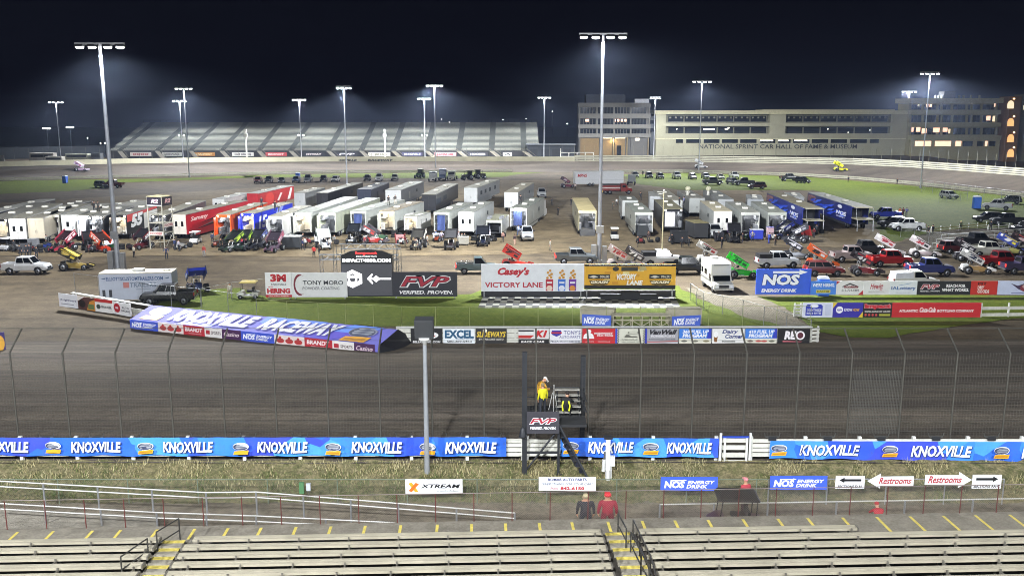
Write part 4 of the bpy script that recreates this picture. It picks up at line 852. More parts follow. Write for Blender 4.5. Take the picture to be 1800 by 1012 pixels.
rs(1517, 1563, 'white sign with red slanted script', 'e2e2e2', [('T', 'Hewitt', .25, .42, .75, .84, 'a8303c', .4, .02), ('T', "Inc.", .62, .3, .74, .42, 'a8303c', 0, .02), ('T', 'MARSHALLTOWN IOWA', .2, .2, .8, .27, '77777c', 0, .01)])
rs(1563.5, 1611, 'white sign with blue letters and a thin swoosh', 'dde2e6', [('T', 'IALottery', .05, .3, .95, .62, '2a5a9c', 0, .03), ('P', [(.3, .7), (.75, .86), (.8, .84), (.32, .67)], '7a9ac0'), ('T', 'Make every day winnable', .22, .12, .75, .2, '7a8a9a', 0, 0)])
rs(1611.5, 1705, 'long black sign with red outlined letters and white words', '26272b', [('T', 'FVP', .05, .4, .42, .78, 'ead8dc', .3, .08), ('T', 'FVP', .06, .43, .41, .75, 'a83444', .3, .02), ('T', 'VERIFIED. PROVEN.', .05, .22, .43, .33, 'e6e6e6', .1, .03), ('T', 'REACH FOR', .54, .54, .9, .78, 'ececec', 0, .05), ('T', 'WHAT WORKS.', .46, .24, .97, .48, 'ececec', 0, .05)])
rs(1705.5, 1752, 'red sign with stacked white words', 'c8362e', [('T', 'PIT', .25, .72, .6, .92, '5a1a1a', 0, .05), ('T', 'DRY', .25, .42, .5, .66, 'f0dcd8', 0, .05), ('T', 'GOODS', .25, .12, .7, .38, 'f0dcd8', 0, .05)])
rs(1752.5, 1850, 'pale sign with a dark winged emblem at the right edge', 'ccd4ee', [('P', [(.22, .86), (.36, .66), (.5, .86), (.64, .66), (.78, .9), (.62, .4), (.5, .2), (.38, .4)], '4a3a58'), ('E', .5, .5, .1, .26, '8a3a4a'), ('E', .5, .62, .06, .15, 'c8a8a0'), ('R', .25, .12, .75, .16, '6a6aa0')])
G2 = 'lower sign row at the right of the infield'
def ls(x0, x1, label, bg, items): return rs(x0, x1, label, bg, items, 532, 557.5, G2, .35)
ls(1410, 1463, 'white sign with a deep blue house shaped emblem', 'd6daea', [('P', [(.1, .12), (.66, .12), (.66, .78), (.6, .9), (.16, .9), (.1, .78)], '333fae'), ('E', .38, .78, .14, .12, 'e6e8f2'), ('T', 'COUNTRYSIDE', .14, .42, .62, .58, 'e6e8f2', 0, .02), ('T', 'INN & SUITES', .14, .22, .62, .36, 'e6e8f2', 0, .02), ('R', .74, .14, .94, .9, 'c2c8de')])
ls(1463, 1516, 'violet sign with yellow corners and a white hexagon', '37309c', [('P', [(0, 1), (.14, 1), (0, .62)], 'e0c23a'), ('P', [(1, 0), (.86, 0), (1, .4)], 'e0c23a'), ('E', .22, .52, .12, .24, 'eceaf4'), ('T', 'KNOW', .38, .42, .64, .62, 'ece8f4', 0, .03), ('T', 'HOW', .66, .42, .88, .62, 'e0a83a', 0, .03), ('T', 'NAPA', .14, .44, .3, .58, '37309c', 0, .03)])
ls(1516, 1567, 'black sign with a large red word over small white lines', '28211f', [('T', 'Impact', .04, .52, .96, .95, 'd8a0a4', 0, .09), ('T', 'Impact', .05, .54, .95, .93, 'c8303c', 0, .05), ('T', 'SIGNS AWNINGS WRAPS', .06, .34, .94, .46, 'd8d4cc', 0, .02)] + [('E', x, .17, .04, .08, 'c84a48') for x in (.1, .22, .34, .46)] + [('R', .56, .1, .94, .24, 'a8a83c')])
ls(1567, 1723, 'very long red sign with white words', 'c0292e', [('T', 'ATLANTIC', .08, .36, .29, .54, 'f2e2e0', 0, .04), ('T', 'Coca-Cola', .31, .34, .49, .7, 'f2e2e0', .35, .04), ('T', 'BOTTLING COMPANY', .51, .36, .92, .54, 'f2e2e0', 0, .04)])
run_px('white double board rail right of the long red sign', (1723, 558), (1870, 556), 1.45, 2, gap=.35, cap=False)
run_px('short stack of white boards left of the house emblem sign', (1395, 557), (1409, 557), 1.4, 4, gap=.1, cap=False)
# scale bridge with two angled signs behind the inner wall
t = thing('truss_bench', 'pale metal truss bench behind the middle of the inner wall', 'bench', at(1127, 575, 0)); w2 = 2.75; m_cr = M('b0aa92', .6)
q = MB(); q.box(-w2, -.5, 1.15, w2, .7, 1.25, m_cr); q.build('top_deck', t)
for z in (.1, .75): q = MB(); q.box(-w2, -.52, z, w2, -.44, z + .12, m_cr); q.build('rail', t)
for i in range(7): x = -w2 + i * w2 / 3; q = MB(); q.box(x - .05, -.5, 0, x + .05, -.4, 1.15, m_cr); q.box(x - .05, .6, 0, x + .05, .7, 1.15, m_cr); q.build('leg', t)
for i in range(6): x = -w2 + i * w2 / 3; q = MB(); q.tube((x, -.42, .2 if i % 2 else .75), (x + w2 / 3, -.42, .75 if i % 2 else .2), .04, m_cr, n=5); q.build('brace', t)
for bl, br, tl, lb in (((1023, 572), (1074, 575), (1023, 552), 'blue energy sign on a pale slab left of the truss bench'), ((1181, 575.5), (1231, 573), (1181, 556), 'blue energy sign on a pale slab right of the truss bench')):
    o = q3(lb, bl, br, tl, '4a66c8', nos_items(), .2, 'slab_sign', 'angled signs by the truss bench')
    a, b_ = at(bl[0] - 5, bl[1] - 3, 0), at(br[0] + 4, br[1] - 2, 0); d = (b_ - a).normalized(); nn = Vector((-d.y, d.x, 0))
    q = MB(); zt_ = 1.55; q.add([a + nn * .3, b_ + nn * .3, b_ + nn * 1.3, a + nn * 1.3, *[p + Vector((0, 0, zt_)) for p in (a + nn * .3, b_ + nn * .3, b_ + nn * 1.3, a + nn * 1.3)]], [(0, 3, 2, 1), (4, 5, 6, 7), (0, 1, 5, 4), (1, 2, 6, 5), (2, 3, 7, 6), (3, 0, 4, 7)], m_cr)
    q.build('slab', o)
# infield chain link fences
m_yg = M('9aa06a', .6, .3)
def gp(*p): return [tuple(at(x, y, 0)) for x, y in p]
wire_fence('lawn_fence', 'pale green wire fence across the lawn behind the inner wall', gp((706, 577), (1424, 576)), 2.1, 3.3, m_yg, m_yg, M('7c8460', .6), .6, .0025, .028, (1.0, .03))
wire_fence('lawn_fence', 'wire fence on the lawn behind the violet cover', gp((452, 562), (560, 569), (706, 577)), 2.1, 3.3, m_yg, m_yg, M('7c8460', .6), .6, .0025, .028)
wire_fence('lawn_fence', 'wire fence behind the dark pickup at the left corner', gp((133, 517), (175, 523), (252, 536), (354, 548), (452, 562)), 2.4, 4.2, m_galv, m_galv, M('7c8460', .6), .5, .002, .03)
wire_fence('lawn_fence', 'diagonal wire fence along the path at the right of the lawn', gp((1213, 528), (1236, 545), (1305, 560), (1424, 598)), 1.9, 3.0, m_galv, m_rail, M('7d8a78', .6), .28, .005, .035)
wire_fence('lawn_fence', 'wire fence running from the left white trailer to the crescent board', gp((355, 540), (408, 528), (470, 520)), 2.0, 3.2, m_galv, m_rail, M('7c8460', .6), .6, .0025, .028)
# ------------------------------------------------------------------ road vehicles
m_glass = M('0d1013', .08, var=.05, coat=.5); m_chrome = M('b5b8bc', .2, .9); m_tail = M((.75, .03, .02), em=2.2); m_tail_off = M('7a1214', .3); m_head = M('cfd3d6', .15); m_plast = M('1a1b1d', .7)
m_headlit = M((1, .93, .8), em=6)
def car_paint(h):
    c = hx(h); return M(tuple(v * .72 for v in c), .34, var=.14, scale=.8, coat=.5)
_veh = {}
def wheel_meshes(r, w):
    k = ('wheel', r, w)
    if k not in _veh:
        T_ = Matrix.Rotation(R(90), 4, 'X'); a = MB(); a.lathe([(r * .62, -w / 2), (r * .95, -w / 2), (r, -w * .35), (r, w * .35), (r * .95, w / 2), (r * .62, w / 2)], m_tyre, 16, T_)
        b = MB(); b.lathe([(r * .6, -w * .52), (r * .6, w * .52)], m_rim, 12, T_); b.lathe([(r * .22, -w * .58), (r * .22, w * .58)], m_plast, 8, T_)
        _veh[k] = (a.mesh('wheel'), b.mesh('rim'))
    return _veh[k]
DIM = {  # L, W, body stations (x, zb, zt, hw), cabin (x0,x1 at belt; x0,x1 at roof; belt z; roof z), wheel x, r
    'pickup': dict(st=[(-2.9, .62, 1.0, .90), (-2.82, .52, 1.24, .96), (-2.0, .5, 1.26, .99), (1.0, .5, 1.26, .99), (1.2, .5, 1.24, .99), (2.55, .5, 1.16, .96), (2.85, .52, .92, .88), (2.92, .58, .80, .80)], cab=(-1.0, 1.4, -.85, .72, 1.24, 1.96), wx=(-1.75, 1.85), r=.43, bed=(-2.74, -1.0)),
    'regular': dict(st=[(-2.75, .62, 1.0, .88), (-2.68, .50, 1.10, .94), (-1.8, .46, 1.12, .96), (.9, .46, 1.12, .96), (1.2, .46, 1.10, .96), (2.4, .48, 1.0, .93), (2.7, .52, .88, .86), (2.76, .58, .78, .78)], cab=(-.45, 1.35, -.32, .6, 1.11, 1.84), wx=(-1.65, 1.75), r=.38, bed=(-2.6, -.45)),
    'suv': dict(st=[(-2.45, .6, .95, .84), (-2.4, .45, 1.06, .93), (-1.5, .42, 1.08, .95), (.8, .42, 1.06, .95), (1.1, .42, 1.04, .95), (2.1, .45, .96, .91), (2.38, .5, .84, .82), (2.43, .56, .74, .74)], cab=(-2.32, 1.2, -2.05, .35, 1.06, 1.74), wx=(-1.42, 1.45), r=.37, bed=None),
    'sedan': dict(st=[(-2.35, .52, .82, .76), (-2.28, .36, .94, .87), (-1.4, .32, .96, .90), (.8, .32, .94, .90), (1.0, .32, .92, .90), (2.0, .35, .80, .86), (2.3, .42, .66, .76), (2.36, .46, .6, .68)], cab=(-1.75, 1.15, -1.05, .15, .93, 1.42), wx=(-1.35, 1.4), r=.32, bed=None),
}
def ring(x, zb, zt, hw): return [(x, -hw * .93, zb), (x, -hw, zb + (zt - zb) * .25), (x, -hw, zb + (zt - zb) * .7), (x, -hw * .93, zt - .02), (x, -hw * .8, zt), (x, hw * .8, zt), (x, hw * .93, zt - .02), (x, hw, zb + (zt - zb) * .7), (x, hw, zb + (zt - zb) * .25), (x, hw * .93, zb)]
def vehicle_meshes(kind):
    if kind in _veh: return _veh[kind]
    d = DIM[kind]; P = car_paint('808080'); b = MB(); sts = d['st']
    if d['bed']:
        bx0, bx1 = d['bed']; zf = .82
        rear = [s for s in sts if s[0] < bx1]; front = [s for s in sts if s[0] > bx1]; mid = (bx1, .46, sts[3][2], sts[3][3])
        b.loft([ring(s[0], s[1], zf if s[0] > sts[0][0] else min(zf, s[2]), s[3]) for s in rear + [mid]], P)
        b.loft([ring(*mid)] + [ring(*s) for s in front], P)
        zt = sts[2][2]; hw = sts[2][3]
        for s in (-1, 1): b.box(bx0, s * hw * .97 - .05, zf - .1, bx1, s * hw * .97 + .05 if s < 0 else s * hw * .97 + .02, zt, P)
        b.box(bx0 - .08, -hw * .92, zf - .2, bx0, hw * .92, zt - .01, P)
    else: b.loft([ring(*s) for s in sts], P)
    c0, c1, r0, r1, zb, zr = d['cab']; hw = sts[3][3]; wb, wr = hw * .93, hw * .74
    V = lambda f, g, s: Vector((c0 + (r0 - c0) * g + ((c1 + (r1 - c1) * g) - (c0 + (r0 - c0) * g)) * f, s * (wb + (wr - wb) * g), zb + (zr - zb) * g))
    b.loft([[V(0, 0, -1), V(0, 0, 1), V(1, 0, 1), V(1, 0, -1)], [V(0, .93, -1), V(0, .93, 1), V(1, .93, 1), V(1, .93, -1)], [V(.04, 1, -.94), V(.04, 1, .94), V(.96, 1, .94), V(.96, 1, -.94)]], P)
    for wxx in d['wx']:
        for s in (-1, 1):  # arch lips
            b.add([(wxx + (d['r'] + .10) * math.cos(a * math.pi / 8), s * (hw + .012), d['r'] + (d['r'] + .06) * math.sin(a * math.pi / 8)) for a in range(9)] + [(wxx, s * (hw + .012), d['r'])], [(i, i + 1, 9) for i in range(8)], m_plast)
    parts = [('body', b)]
    def pane(pts, off): q = MB(); q.quad([p + off for p in pts], m_glass); return q
    parts.append(('windshield', pane([V(1, .08, -.9), V(1, .08, .9), V(1, .9, .88), V(1, .9, -.88)], Vector((.012, 0, .008)))))
    parts.append(('rear_window', pane([V(0, .2, -.86), V(0, .2, .86), V(0, .86, .84), V(0, .86, -.84)], Vector((-.012, 0, .006)))))
    cuts = {'pickup': [(.05, .46), (.5, .92)], 'regular': [(.1, .9)], 'suv': [(.03, .26), (.29, .58), (.61, .94)], 'sedan': [(.08, .48), (.52, .92)]}[kind]
    for s in (-1, 1):
        for a, e_ in cuts: parts.append(('side_window', pane([V(a, .12, s), V(e_, .12, s), V(min(e_, .97), .88, s), V(a + .01, .88, s)], Vector((0, s * .012, .004)))))
    fx = sts[-1][0]; hz_ = (sts[-2][2] + sts[-2][1]) / 2 + .08
    for s in (-1, 1):
        q = MB(); q.box(sts[-2][0] - .12, s * sts[-2][3] * .72 - .17, hz_ - .02, sts[-2][0] + .03, s * sts[-2][3] * .72 + .17, hz_ + .14, m_head); parts.append(('headlight', q))
        q = MB(); q.box(sts[0][0] - .02, s * sts[1][3] * .9 - .07, .8 * sts[1][2] - .12, sts[0][0] + .1, s * sts[1][3] * .9 + .06, .8 * sts[1][2] + .2, m_tail_off); parts.append(('tail_light', q))
        q = MB(); q.box(c1 - .3, s * (hw + .02) - .02, zb + .02, c1 - .12, s * (hw + .2), zb + .2, m_plast); parts.append(('side_mirror', q))
    q = MB(); q.box(fx - .1, -.5, hz_ - .22, fx + .02, .5, hz_ + .06, m_plast); parts.append(('grille', q))
    q = MB(); q.box(fx - .14, -sts[-2][3] * .98, sts[-2][1] - .1, fx + .06, sts[-2][3] * .98, sts[-2][1] + .14, m_chrome if d['bed'] else m_plast); parts.append(('front_bumper', q))
    q = MB(); q.box(sts[0][0] - .08, -sts[1][3] * .96, sts[0][1] - .1, sts[0][0] + .1, sts[1][3] * .96, sts[0][1] + .12, m_chrome if d['bed'] else m_plast); parts.append(('rear_bumper', q))
    _veh[kind] = ([(n, q.mesh(n)) for n, q in parts], d); return _veh[kind]
def vehicle(kind, px, py, heading, paint, label, cat=None, group='road vehicles in the infield', lit=False, z=0.0, name=None, scale=1.0, bedcap=None):
    parts, d = vehicle_meshes(kind)
    nm = name or {'pickup': 'pickup_truck', 'regular': 'pickup_truck', 'suv': 'sport_utility_car', 'sedan': 'sedan_car'}[kind]
    t = thing(nm, label, cat or {'pickup': 'pickup', 'regular': 'pickup', 'suv': 'suv', 'sedan': 'car'}[kind], at(px, py, z), R(heading), group); t.scale = (scale * .98, scale, scale * (1.15 if d['bed'] else 1.08))
    P = car_paint(paint)
    for n, me in parts:
        o = place(n, me, t)
        if n == 'body': recolor(o, P)
        if n == 'tail_light' and lit: recolor(o, m_tail)
    wm_, rm_ = wheel_meshes(d['r'], .25)
    for x in d['wx']:
        for s in (-1, 1):
            o = place('wheel', wm_, t); o.location = (x, s * (d['st'][3][3] - .10), d['r']); r_ = place('rim', rm_, o)
    if bedcap:
        q = MB(); x0, x1 = d['bed']; zt = d['st'][2][2]; hw = d['st'][2][3] * .95
        if bedcap == 'cap':
            q.loft([[(x0, -hw, zt), (x0, hw, zt), (x1, hw, zt), (x1, -hw, zt)], [(x0 + .12, -hw * .9, zt + .55), (x0 + .12, hw * .9, zt + .55), (x1, hw * .9, zt + .6), (x1, -hw * .9, zt + .6)]], M('b9bcc0', .4)); q.build('bed_cap', t)
        elif bedcap == 'rails':
            for s in (-1, 1): q.tube((x0, s * hw, zt + .1), (x1, s * hw, zt + .1), .05, m_chrome)
            q.build('bed_rail', t)
        else: q.box(x0, -hw, zt - .02, x1, hw, zt + .45, M('141416', .8)); q.build('bed_box', t)
    return t
Q = 'trucks queueing with the push line of race cars'
for a in [
    ('pickup', 48, 481, 2, 'd9dadc', 'white pickup in profile at the far left edge of the pit road', 'trucks on the pit road', False, None),
    ('regular', 838, 480, 4, '4c5f63', 'old teal grey pickup with shiny bed rails left of the white bill board', 'trucks on the pit road', True, 'rails'),
    ('pickup', 1012, 464, 3, '5d6468', 'grey pickup with lit tail lamps above the white bill board', 'trucks on the pit road', True, None),
    ('pickup', 1163, 467, 2, 'c9c9c8', 'white pickup with a dark bed just right of the tallest pole', 'trucks on the pit road', True, 'box'),
    ('pickup', 1207, 481, 3, '141a18', 'black pickup behind the right end of the yellow bill board', 'trucks on the pit road', False, None),
    ('pickup', 1366, 471, 2, 'bfc2c4', 'silver pickup with a tall black bed box above the big blue board', Q, False, 'box'),
    ('suv', 1448, 484, -3, '6e1a20', 'maroon car with tall windows just above the white hiring sign', Q, True, None),
    ('pickup', 1496, 460, 3, 'a89a98', 'dusty silver pickup behind the maroon car', Q, False, None),
    ('pickup', 1520, 449, 2, '1c1c20', 'black pickup half hidden behind a white winged car', Q, False, None),
    ('pickup', 1563, 468, 3, '9c1a1e', 'bright red pickup in the middle of the push line', Q, True, None),
    ('pickup', 1633, 484, -2, '27336e', 'dark blue pickup with lit tail lamps, nearest the right sign row', Q, True, None),
    ('regular', 1605, 506, 0, 'd0d0c6', 'white pickup with a white bed cap just behind the row signs', Q, False, 'cap'),
    ('suv', 1680, 445, 3, '4a1a20', 'dark maroon car with a lit tail lamp at the back of the push line', Q, True, None),
    ('pickup', 1716, 434, 4, '1d1e22', 'black pickup rearmost of the push line before the bleachers', Q, False, None),
    ('pickup', 1735, 451, 3, 'cfcfc4', 'cream white pickup among the winged cars at the right', Q, False, None),
    ('pickup', 1758, 470, 2, '861a20', 'deep red pickup near the right edge of the push line', Q, True, None),
    ('pickup', 1800, 481, -3, '3a3450', 'purplish pickup cut by the right edge of the photo', Q, True, None),
    ('pickup', 298, 534, 186, '111317', 'shiny black crew pickup before the white lettered trailer', 'trucks on the pit road', False, None)]:
    vehicle(a[0], a[1], a[2], a[3], a[4], a[5], None, a[6], a[7], bedcap=a[8])
G_ = 'vehicles parked on the right lawn'
for k, px, py, h, c, lab in [
    ('pickup', 1594, 406, 178, 'd5d7d8', 'white crew pickup side on beside the right blue hauler'), ('pickup', 1556, 385, 176, '1f2d8a', 'bright blue pickup behind the right blue hauler'),
    ('suv', 1568, 399, 176, '3a3c40', 'dark grey car half behind the white crew pickup'), ('suv', 1735, 390, 170, '15171b', 'black car at the left end of the dark trio on the lawn'),
    ('pickup', 1770, 396, 172, '191c22', 'black pickup in the middle of the dark trio on the lawn'), ('suv', 1803, 408, 174, '23272f', 'dark car with bright lamps cut by the right edge'),
    ('pickup', 1752, 369, 150, 'a9adb0', 'silver pickup beside the blue portable toilet'), ('suv', 1774, 358, 160, '20242c', 'dark car behind the silver pickup on the lawn'), ('suv', 1668, 349, 285, 'b6b9ba', 'silver car facing out behind the wire fence on the corner lawn'),
    ('pickup', 1387, 318, 8, '22252a', 'dark pickup on the lawn below the yellow race car'), ('suv', 1411, 322, 300, '1c1f23', 'black car next to a dark pickup on the lawn below the yellow race car')]:
    vehicle(k, px, py, h, c, lab, None, G_)
G_ = 'vehicles in a row along the back fence at the right'
for k, px, py, h, c, lab in [
    ('suv', 1116, 312, 272, '8a8d88', 'grey car, leftmost of the row along the right back fence'), ('suv', 1141, 313, 272, '34373a', 'dark car, second from the left along the right back fence'), ('suv', 1160, 314, 272, '26282b', 'black car, third from the left along the right back fence'),
    ('pickup', 1189, 314, 272, 'a3a7a2', 'silver pickup facing out, just left of the pole before the museum'), ('suv', 1217, 315, 272, '54504c', 'brown grey car under the pole before the museum'), ('suv', 1240, 314, 272, '3a3d42', 'dark car just right of the pole before the museum'),
    ('sedan', 1266, 315, 272, 'b0b2a4', 'pale low car in the right back fence row'), ('pickup', 1290, 314, 272, 'c9cbc6', 'white pickup, rightmost of the row along the right back fence'),
    ('pickup', 1252, 325, 358, '23282a', 'dark green black pickup side on in the second lawn row'), ('suv', 1288, 324, 290, '1d2436', 'navy car in the second lawn row'), ('pickup', 1308, 326, 175, '20222b', 'blue black pickup in the second lawn row'), ('suv', 1330, 332, 178, '3a1418', 'maroon car at the right end of the second lawn row')]:
    vehicle(k, px, py, h, c, lab, None, G_)
G_ = 'vehicles along the back fence at the left'
for k, px, py, h, c, lab in [
    ('suv', 178, 330, 320, '4f5356', 'dark silver car on the grass left of the left tall pole'), ('pickup', 199, 330, 175, '5a1a1c', 'maroon pickup just right of the left tall pole, far back'),
    ('suv', 454, 322, 275, '6a1a20', 'maroon car, leftmost of the far middle row'), ('suv', 473, 321, 275, '1b1d20', 'black car, second in the far middle row'), ('sedan', 495, 321, 280, '2c2c30', 'low dark car, third in the far middle row'),
    ('suv', 521, 321, 275, '2a3f6a', 'blue car before the blue portable toilet'), ('pickup', 542, 320, 275, '5b6468', 'grey pickup facing out right of the blue portable toilet'), ('suv', 569, 319, 275, '1a1c1e', 'black car left of a white car in the far middle row'),
    ('suv', 590, 320, 268, 'd2d3d2', 'white car facing out in the far middle row'), ('suv', 646, 318, 272, '3a3e3e', 'dark car right of the middle pit pole, far back'), ('pickup', 667, 318, 272, 'c6c9c9', 'white pickup facing out behind the navy hauler'), ('suv', 694, 317, 272, 'a9ab9f', 'beige silver car behind the grey hauler')]:
    vehicle(k, px, py, h, c, lab, None, G_)
vehicle('pickup', 926, 421, 272, 'b9bcc0', 'silver pickup with a red roof backed up to the lit white hauler', None, 'vehicles among the haulers')
vehicle('pickup', 952, 347, 272, 'b3b6b8', 'white pickup beside the white motor coach at the lane', None, 'vehicles among the haulers')
vehicle('pickup', 1254, 417, 272, 'bdbfbf', 'silver pickup backed up before the pale hauler with glazed doors', None, 'vehicles among the haulers')

# ------------------------------------------------------------------ golf carts, utility carts, toilets, tractors
def cart(px, py, heading, roof, label, z=0.0, body='c9c9c0', scale=1.0, cat='golf cart', group='small carts'):
    t = thing('golf_cart', label, cat, at(px, py, z), R(heading), group); t.scale = (scale,) * 3; P = car_paint(body)
    q = MB(); q.prism([(-1.15, .3), (-1.2, .75), (-.5, .8), (-.45, .45), (.35, .42), (.45, .85), (.7, .9), (1.15, .62), (1.15, .3)], -.58, .58, P); q.build('body', t)
    q = MB(); q.box(-.55, -.5, .75, .1, .5, .88, m_plast); q.build('seat', t); q = MB(); q.box(-.62, -.5, .85, -.5, .5, 1.25, m_plast); q.build('backrest', t)
    q = MB(); q.prism([(-1.0, 1.85), (-.9, 1.93), (.7, 1.93), (.85, 1.83), (.8, 1.8), (-.95, 1.8)], -.62, .62, M(roof, .5)); q.build('roof', t)
    for x, x2 in ((-.85, -.9), (.72, .6)):
        for s in (-.52, .52): q = MB(); q.tube((x, s, .8), (x2, s, 1.82), .025, m_plast); q.build('post', t)
    a, b = wheel_meshes(.24, .18)
    for x in (-.8, .8):
        for s in (-.52, .52): o = place('wheel', a, t); o.location = (x, s, .24); place('rim', b, o)
    return t
cart(437, 524, 185, 'c8b46a', 'golf cart with a tan yellow roof by the diagonal lawn fence')
p = at(1292, 916, 1.5); cart(1289, 938, 176, '1a1c1f', 'black roofed cart parked on the concourse behind the red fence', 1.5, '4a2a30', 1.0)
for px, py, h, roof, bd, lab in ((344, 428, 270, 'dcdcdc', 'd2d2d0', 'white boxy pit cart before the red hauler'), (1080, 421, 268, 'c9cac2', 'c6c6c0', 'pale pit cart right of the tallest pole'), (15, 440, 250, 'd6d6d8', 'c9cacc', 'white pit cart near the left edge'), (1040, 409, 268, '7a7c88', '8a8a92', 'grey pit cart on the ramp of the beige hauler')):
    cart(px, py, h, roof, lab, 0, bd, 1.0)
def toilet(px, py, label, z=0.0, c='2b55b0', sc=1.0):
    t = thing('portable_toilet', label, 'portable toilet', at(px, py, z), R(-8), 'blue portable toilets'); t.scale = (sc,) * 3
    q = MB(); q.box(-.56, -.56, .1, .56, .56, 2.0, M(c, .55)); q.box(-.6, -.6, 0, .6, .6, .1, m_plast); q.build('cabin', t, bevel=.03)
    q = MB(); q.box(-.42, -.59, .2, .42, -.56, 1.85, M('3a68c4', .55)); q.build('door', t)
    q = MB(); q.loft([[(-.6, -.6, 2.0), (.6, -.6, 2.0), (.6, .6, 2.0), (-.6, .6, 2.0)], [(-.45, -.4, 2.22), (.45, -.4, 2.22), (.45, .4, 2.22), (-.45, .4, 2.22)]], M('c3ccd8', .5)); q.build('roof', t)
    q = MB(); q.tube((.3, .3, 2.1), (.3, .3, 2.5), .06, m_plast); q.build('vent_pipe', t)
toilet(115, 322, 'blue portable toilet on the grass at the far left'); toilet(524, 316, 'blue portable toilet behind the far middle row of cars'); toilet(1716, 367, 'blue portable toilet on the right lawn beside a silver pickup', c='2f62b8', sc=1.25)
toilet(1446, 520, 'blue portable toilet with a pale roof behind the hiring sign', sc=1.0, c='2f62c0')
def truck_cab(name, px, py, heading, paint, label, h=2.7, group='heavy trucks in the infield', tank=None, boom=False, cat='truck'):
    t = thing(name, label, cat, at(px, py, 0), R(heading), group); P = car_paint(paint)
    q = MB(); q.loft([[(x, -w, a), (x, w, a), (x, w, b), (x, -w, b)] for x, a, b, w in ((.3, .7, h, 1.12), (1.5, .7, h, 1.12), (1.9, .7, h - .55, 1.1), (2.0, .7, 1.65, 1.05), (3.1, .7, 1.5, .9), (3.25, .75, 1.2, .85))], P); q.build('cab', t, bevel=.04)
    q = MB(); q.quad([(1.93, -.95, 1.75), (1.93, .95, 1.75), (1.78, .95, h - .3), (1.78, -.95, h - .3)], m_glass); v = [(x + .06, y, z) for x, y, z in q.v]; q.v = v; q.build('windshield', t)
    for s in (-1, 1): q = MB(); q.quad([(.7, s * 1.135, 1.7), (1.55, s * 1.135, 1.7), (1.45, s * 1.135, h - .35), (.7, s * 1.135, h - .35)], m_glass); q.build('side_window', t)
    q = MB(); q.box(-4.2, -.5, .6, .4, .5, .85, m_plast); q.build('chassis', t)
    a, b = wheel_meshes(.5, .3)
    for x in (2.3, -2.4, -3.5):
        for s in (-1, 1): o = place('wheel', a, t); o.location = (x, s * 1.0, .5); place('rim', b, o)
    if tank == 'round':
        q = MB(); T_ = Matrix.Translation((-4.3, 0, 1.75)) @ Matrix.Rotation(R(90), 4, 'Y'); q.lathe([(.2, 0), (.95, .15), (.95, 4.2), (.2, 4.4)], M('a9a9a4', .4), 16, T_); q.build('tank', t)
    elif tank: q = MB(); q.box(-4.3, -1.15, .9, .15, 1.15, 2.3, M(tank, .6)); q.build('tank_body', t, bevel=.05); q = MB(); q.box(-4.3, -1.0, 2.3, .1, 1.0, 2.55, M('1d1d1f', .7)); q.build('top_cover', t); q = MB(); q.box(-4.5, -1.1, .6, -4.2, 1.1, .9, M('caa93a', .6)); q.build('rear_bumper', t); q = MB(); q.box(-4.32, -1.17, 1.5, .15, 1.17, 1.68, m_white); q.build('stripe', t)
    return t
truck_cab('water_truck', 1088, 341, 2, '8e2a22', 'red and black water truck with a white stripe before the long white trailer', tank='7a2a24')
truck_cab('tow_truck', 1110, 324, 80, '7f8688', 'grey tow truck right of the long white trailer')
truck_cab('tractor_unit', 763, 318, 262, 'c6c8c6', 'white tractor unit left of a blue grey one, far back', 2.9); truck_cab('tractor_unit', 795, 316, 266, 'b8bab2', 'pale tractor unit right of the blue grey one, far back', 2.7)
truck_cab('tractor_unit', 779, 316, 268, '4d5a78', 'tall blue grey tractor unit between two pale ones, far back', 3.4)
def tractor(px, py, h, c, label):
    t = thing('farm_tractor', label, 'tractor', at(px, py, 0), R(h), 'heavy trucks in the infield'); P = car_paint(c)
    q = MB(); q.box(-.4, -.45, .9, 1.9, .45, 1.6, P); q.build('hood', t, bevel=.06); q = MB(); q.box(-1.3, -.75, 1.2, .1, .75, 2.7, m_glass); q.build('cab', t, bevel=.05); q = MB(); q.box(-1.4, -.85, 2.7, .2, .85, 2.85, P); q.build('roof', t)
    for x, r_ in ((-.8, .85), (1.4, .55)):
        a, b = wheel_meshes(r_, .45)
        for s in (-1, 1): o = place('wheel', a, t); o.location = (x, s * .95, r_); place('rim', b, o)
    q = MB(); q.tube((1.0, .2, 1.6), (1.0, .2, 2.5), .05, m_plast); q.build('exhaust_pipe', t)
tractor(738, 313, 250, '2f5a34', 'green farm tractor far back left of the pale tractor units'); tractor(822, 316, 200, '3a3a36', 'dark farm tractor far back behind the black coach'); tractor(843, 314, 20, '4a4640', 'brown grey farm tractor, rightmost of the far back machines')
# ------------------------------------------------------------------ race haulers and coaches
m_int = M('b7b5b0', .6); m_intd = M('2a2c30', .6); m_cab = M('74767a', .5); m_strip = M((1, .98, .95), em=70); m_stripw = M((1, .84, .56), em=60); m_mark = M((1, .97, .9), em=22)
m_skirt = M('2a2b2d', .7); m_ac = M('c7c5ba', .6); m_awn = M('a19c86', .7)
def wall_marks(root, items, side, W, z0, z1, y0, y1, parent):
    """printed marks on the side wall seen by the viewer (local frame: x across, y away)"""
    if side == 'R': l, e_ = decorate(items, Vector((W / 2 + .005, y0, z0)), Vector((0, y1 - y0, 0)), Vector((0, 0, z1 - z0)), .01, .004)
    else: l, e_ = decorate(items, Vector((-W / 2 - .005, y1, z0)), Vector((0, y0 - y1, 0)), Vector((0, 0, z1 - z0)), .01, .004)
    if l.v: l.build('lettering', parent)
    if e_.v: e_.build('emblem', parent)
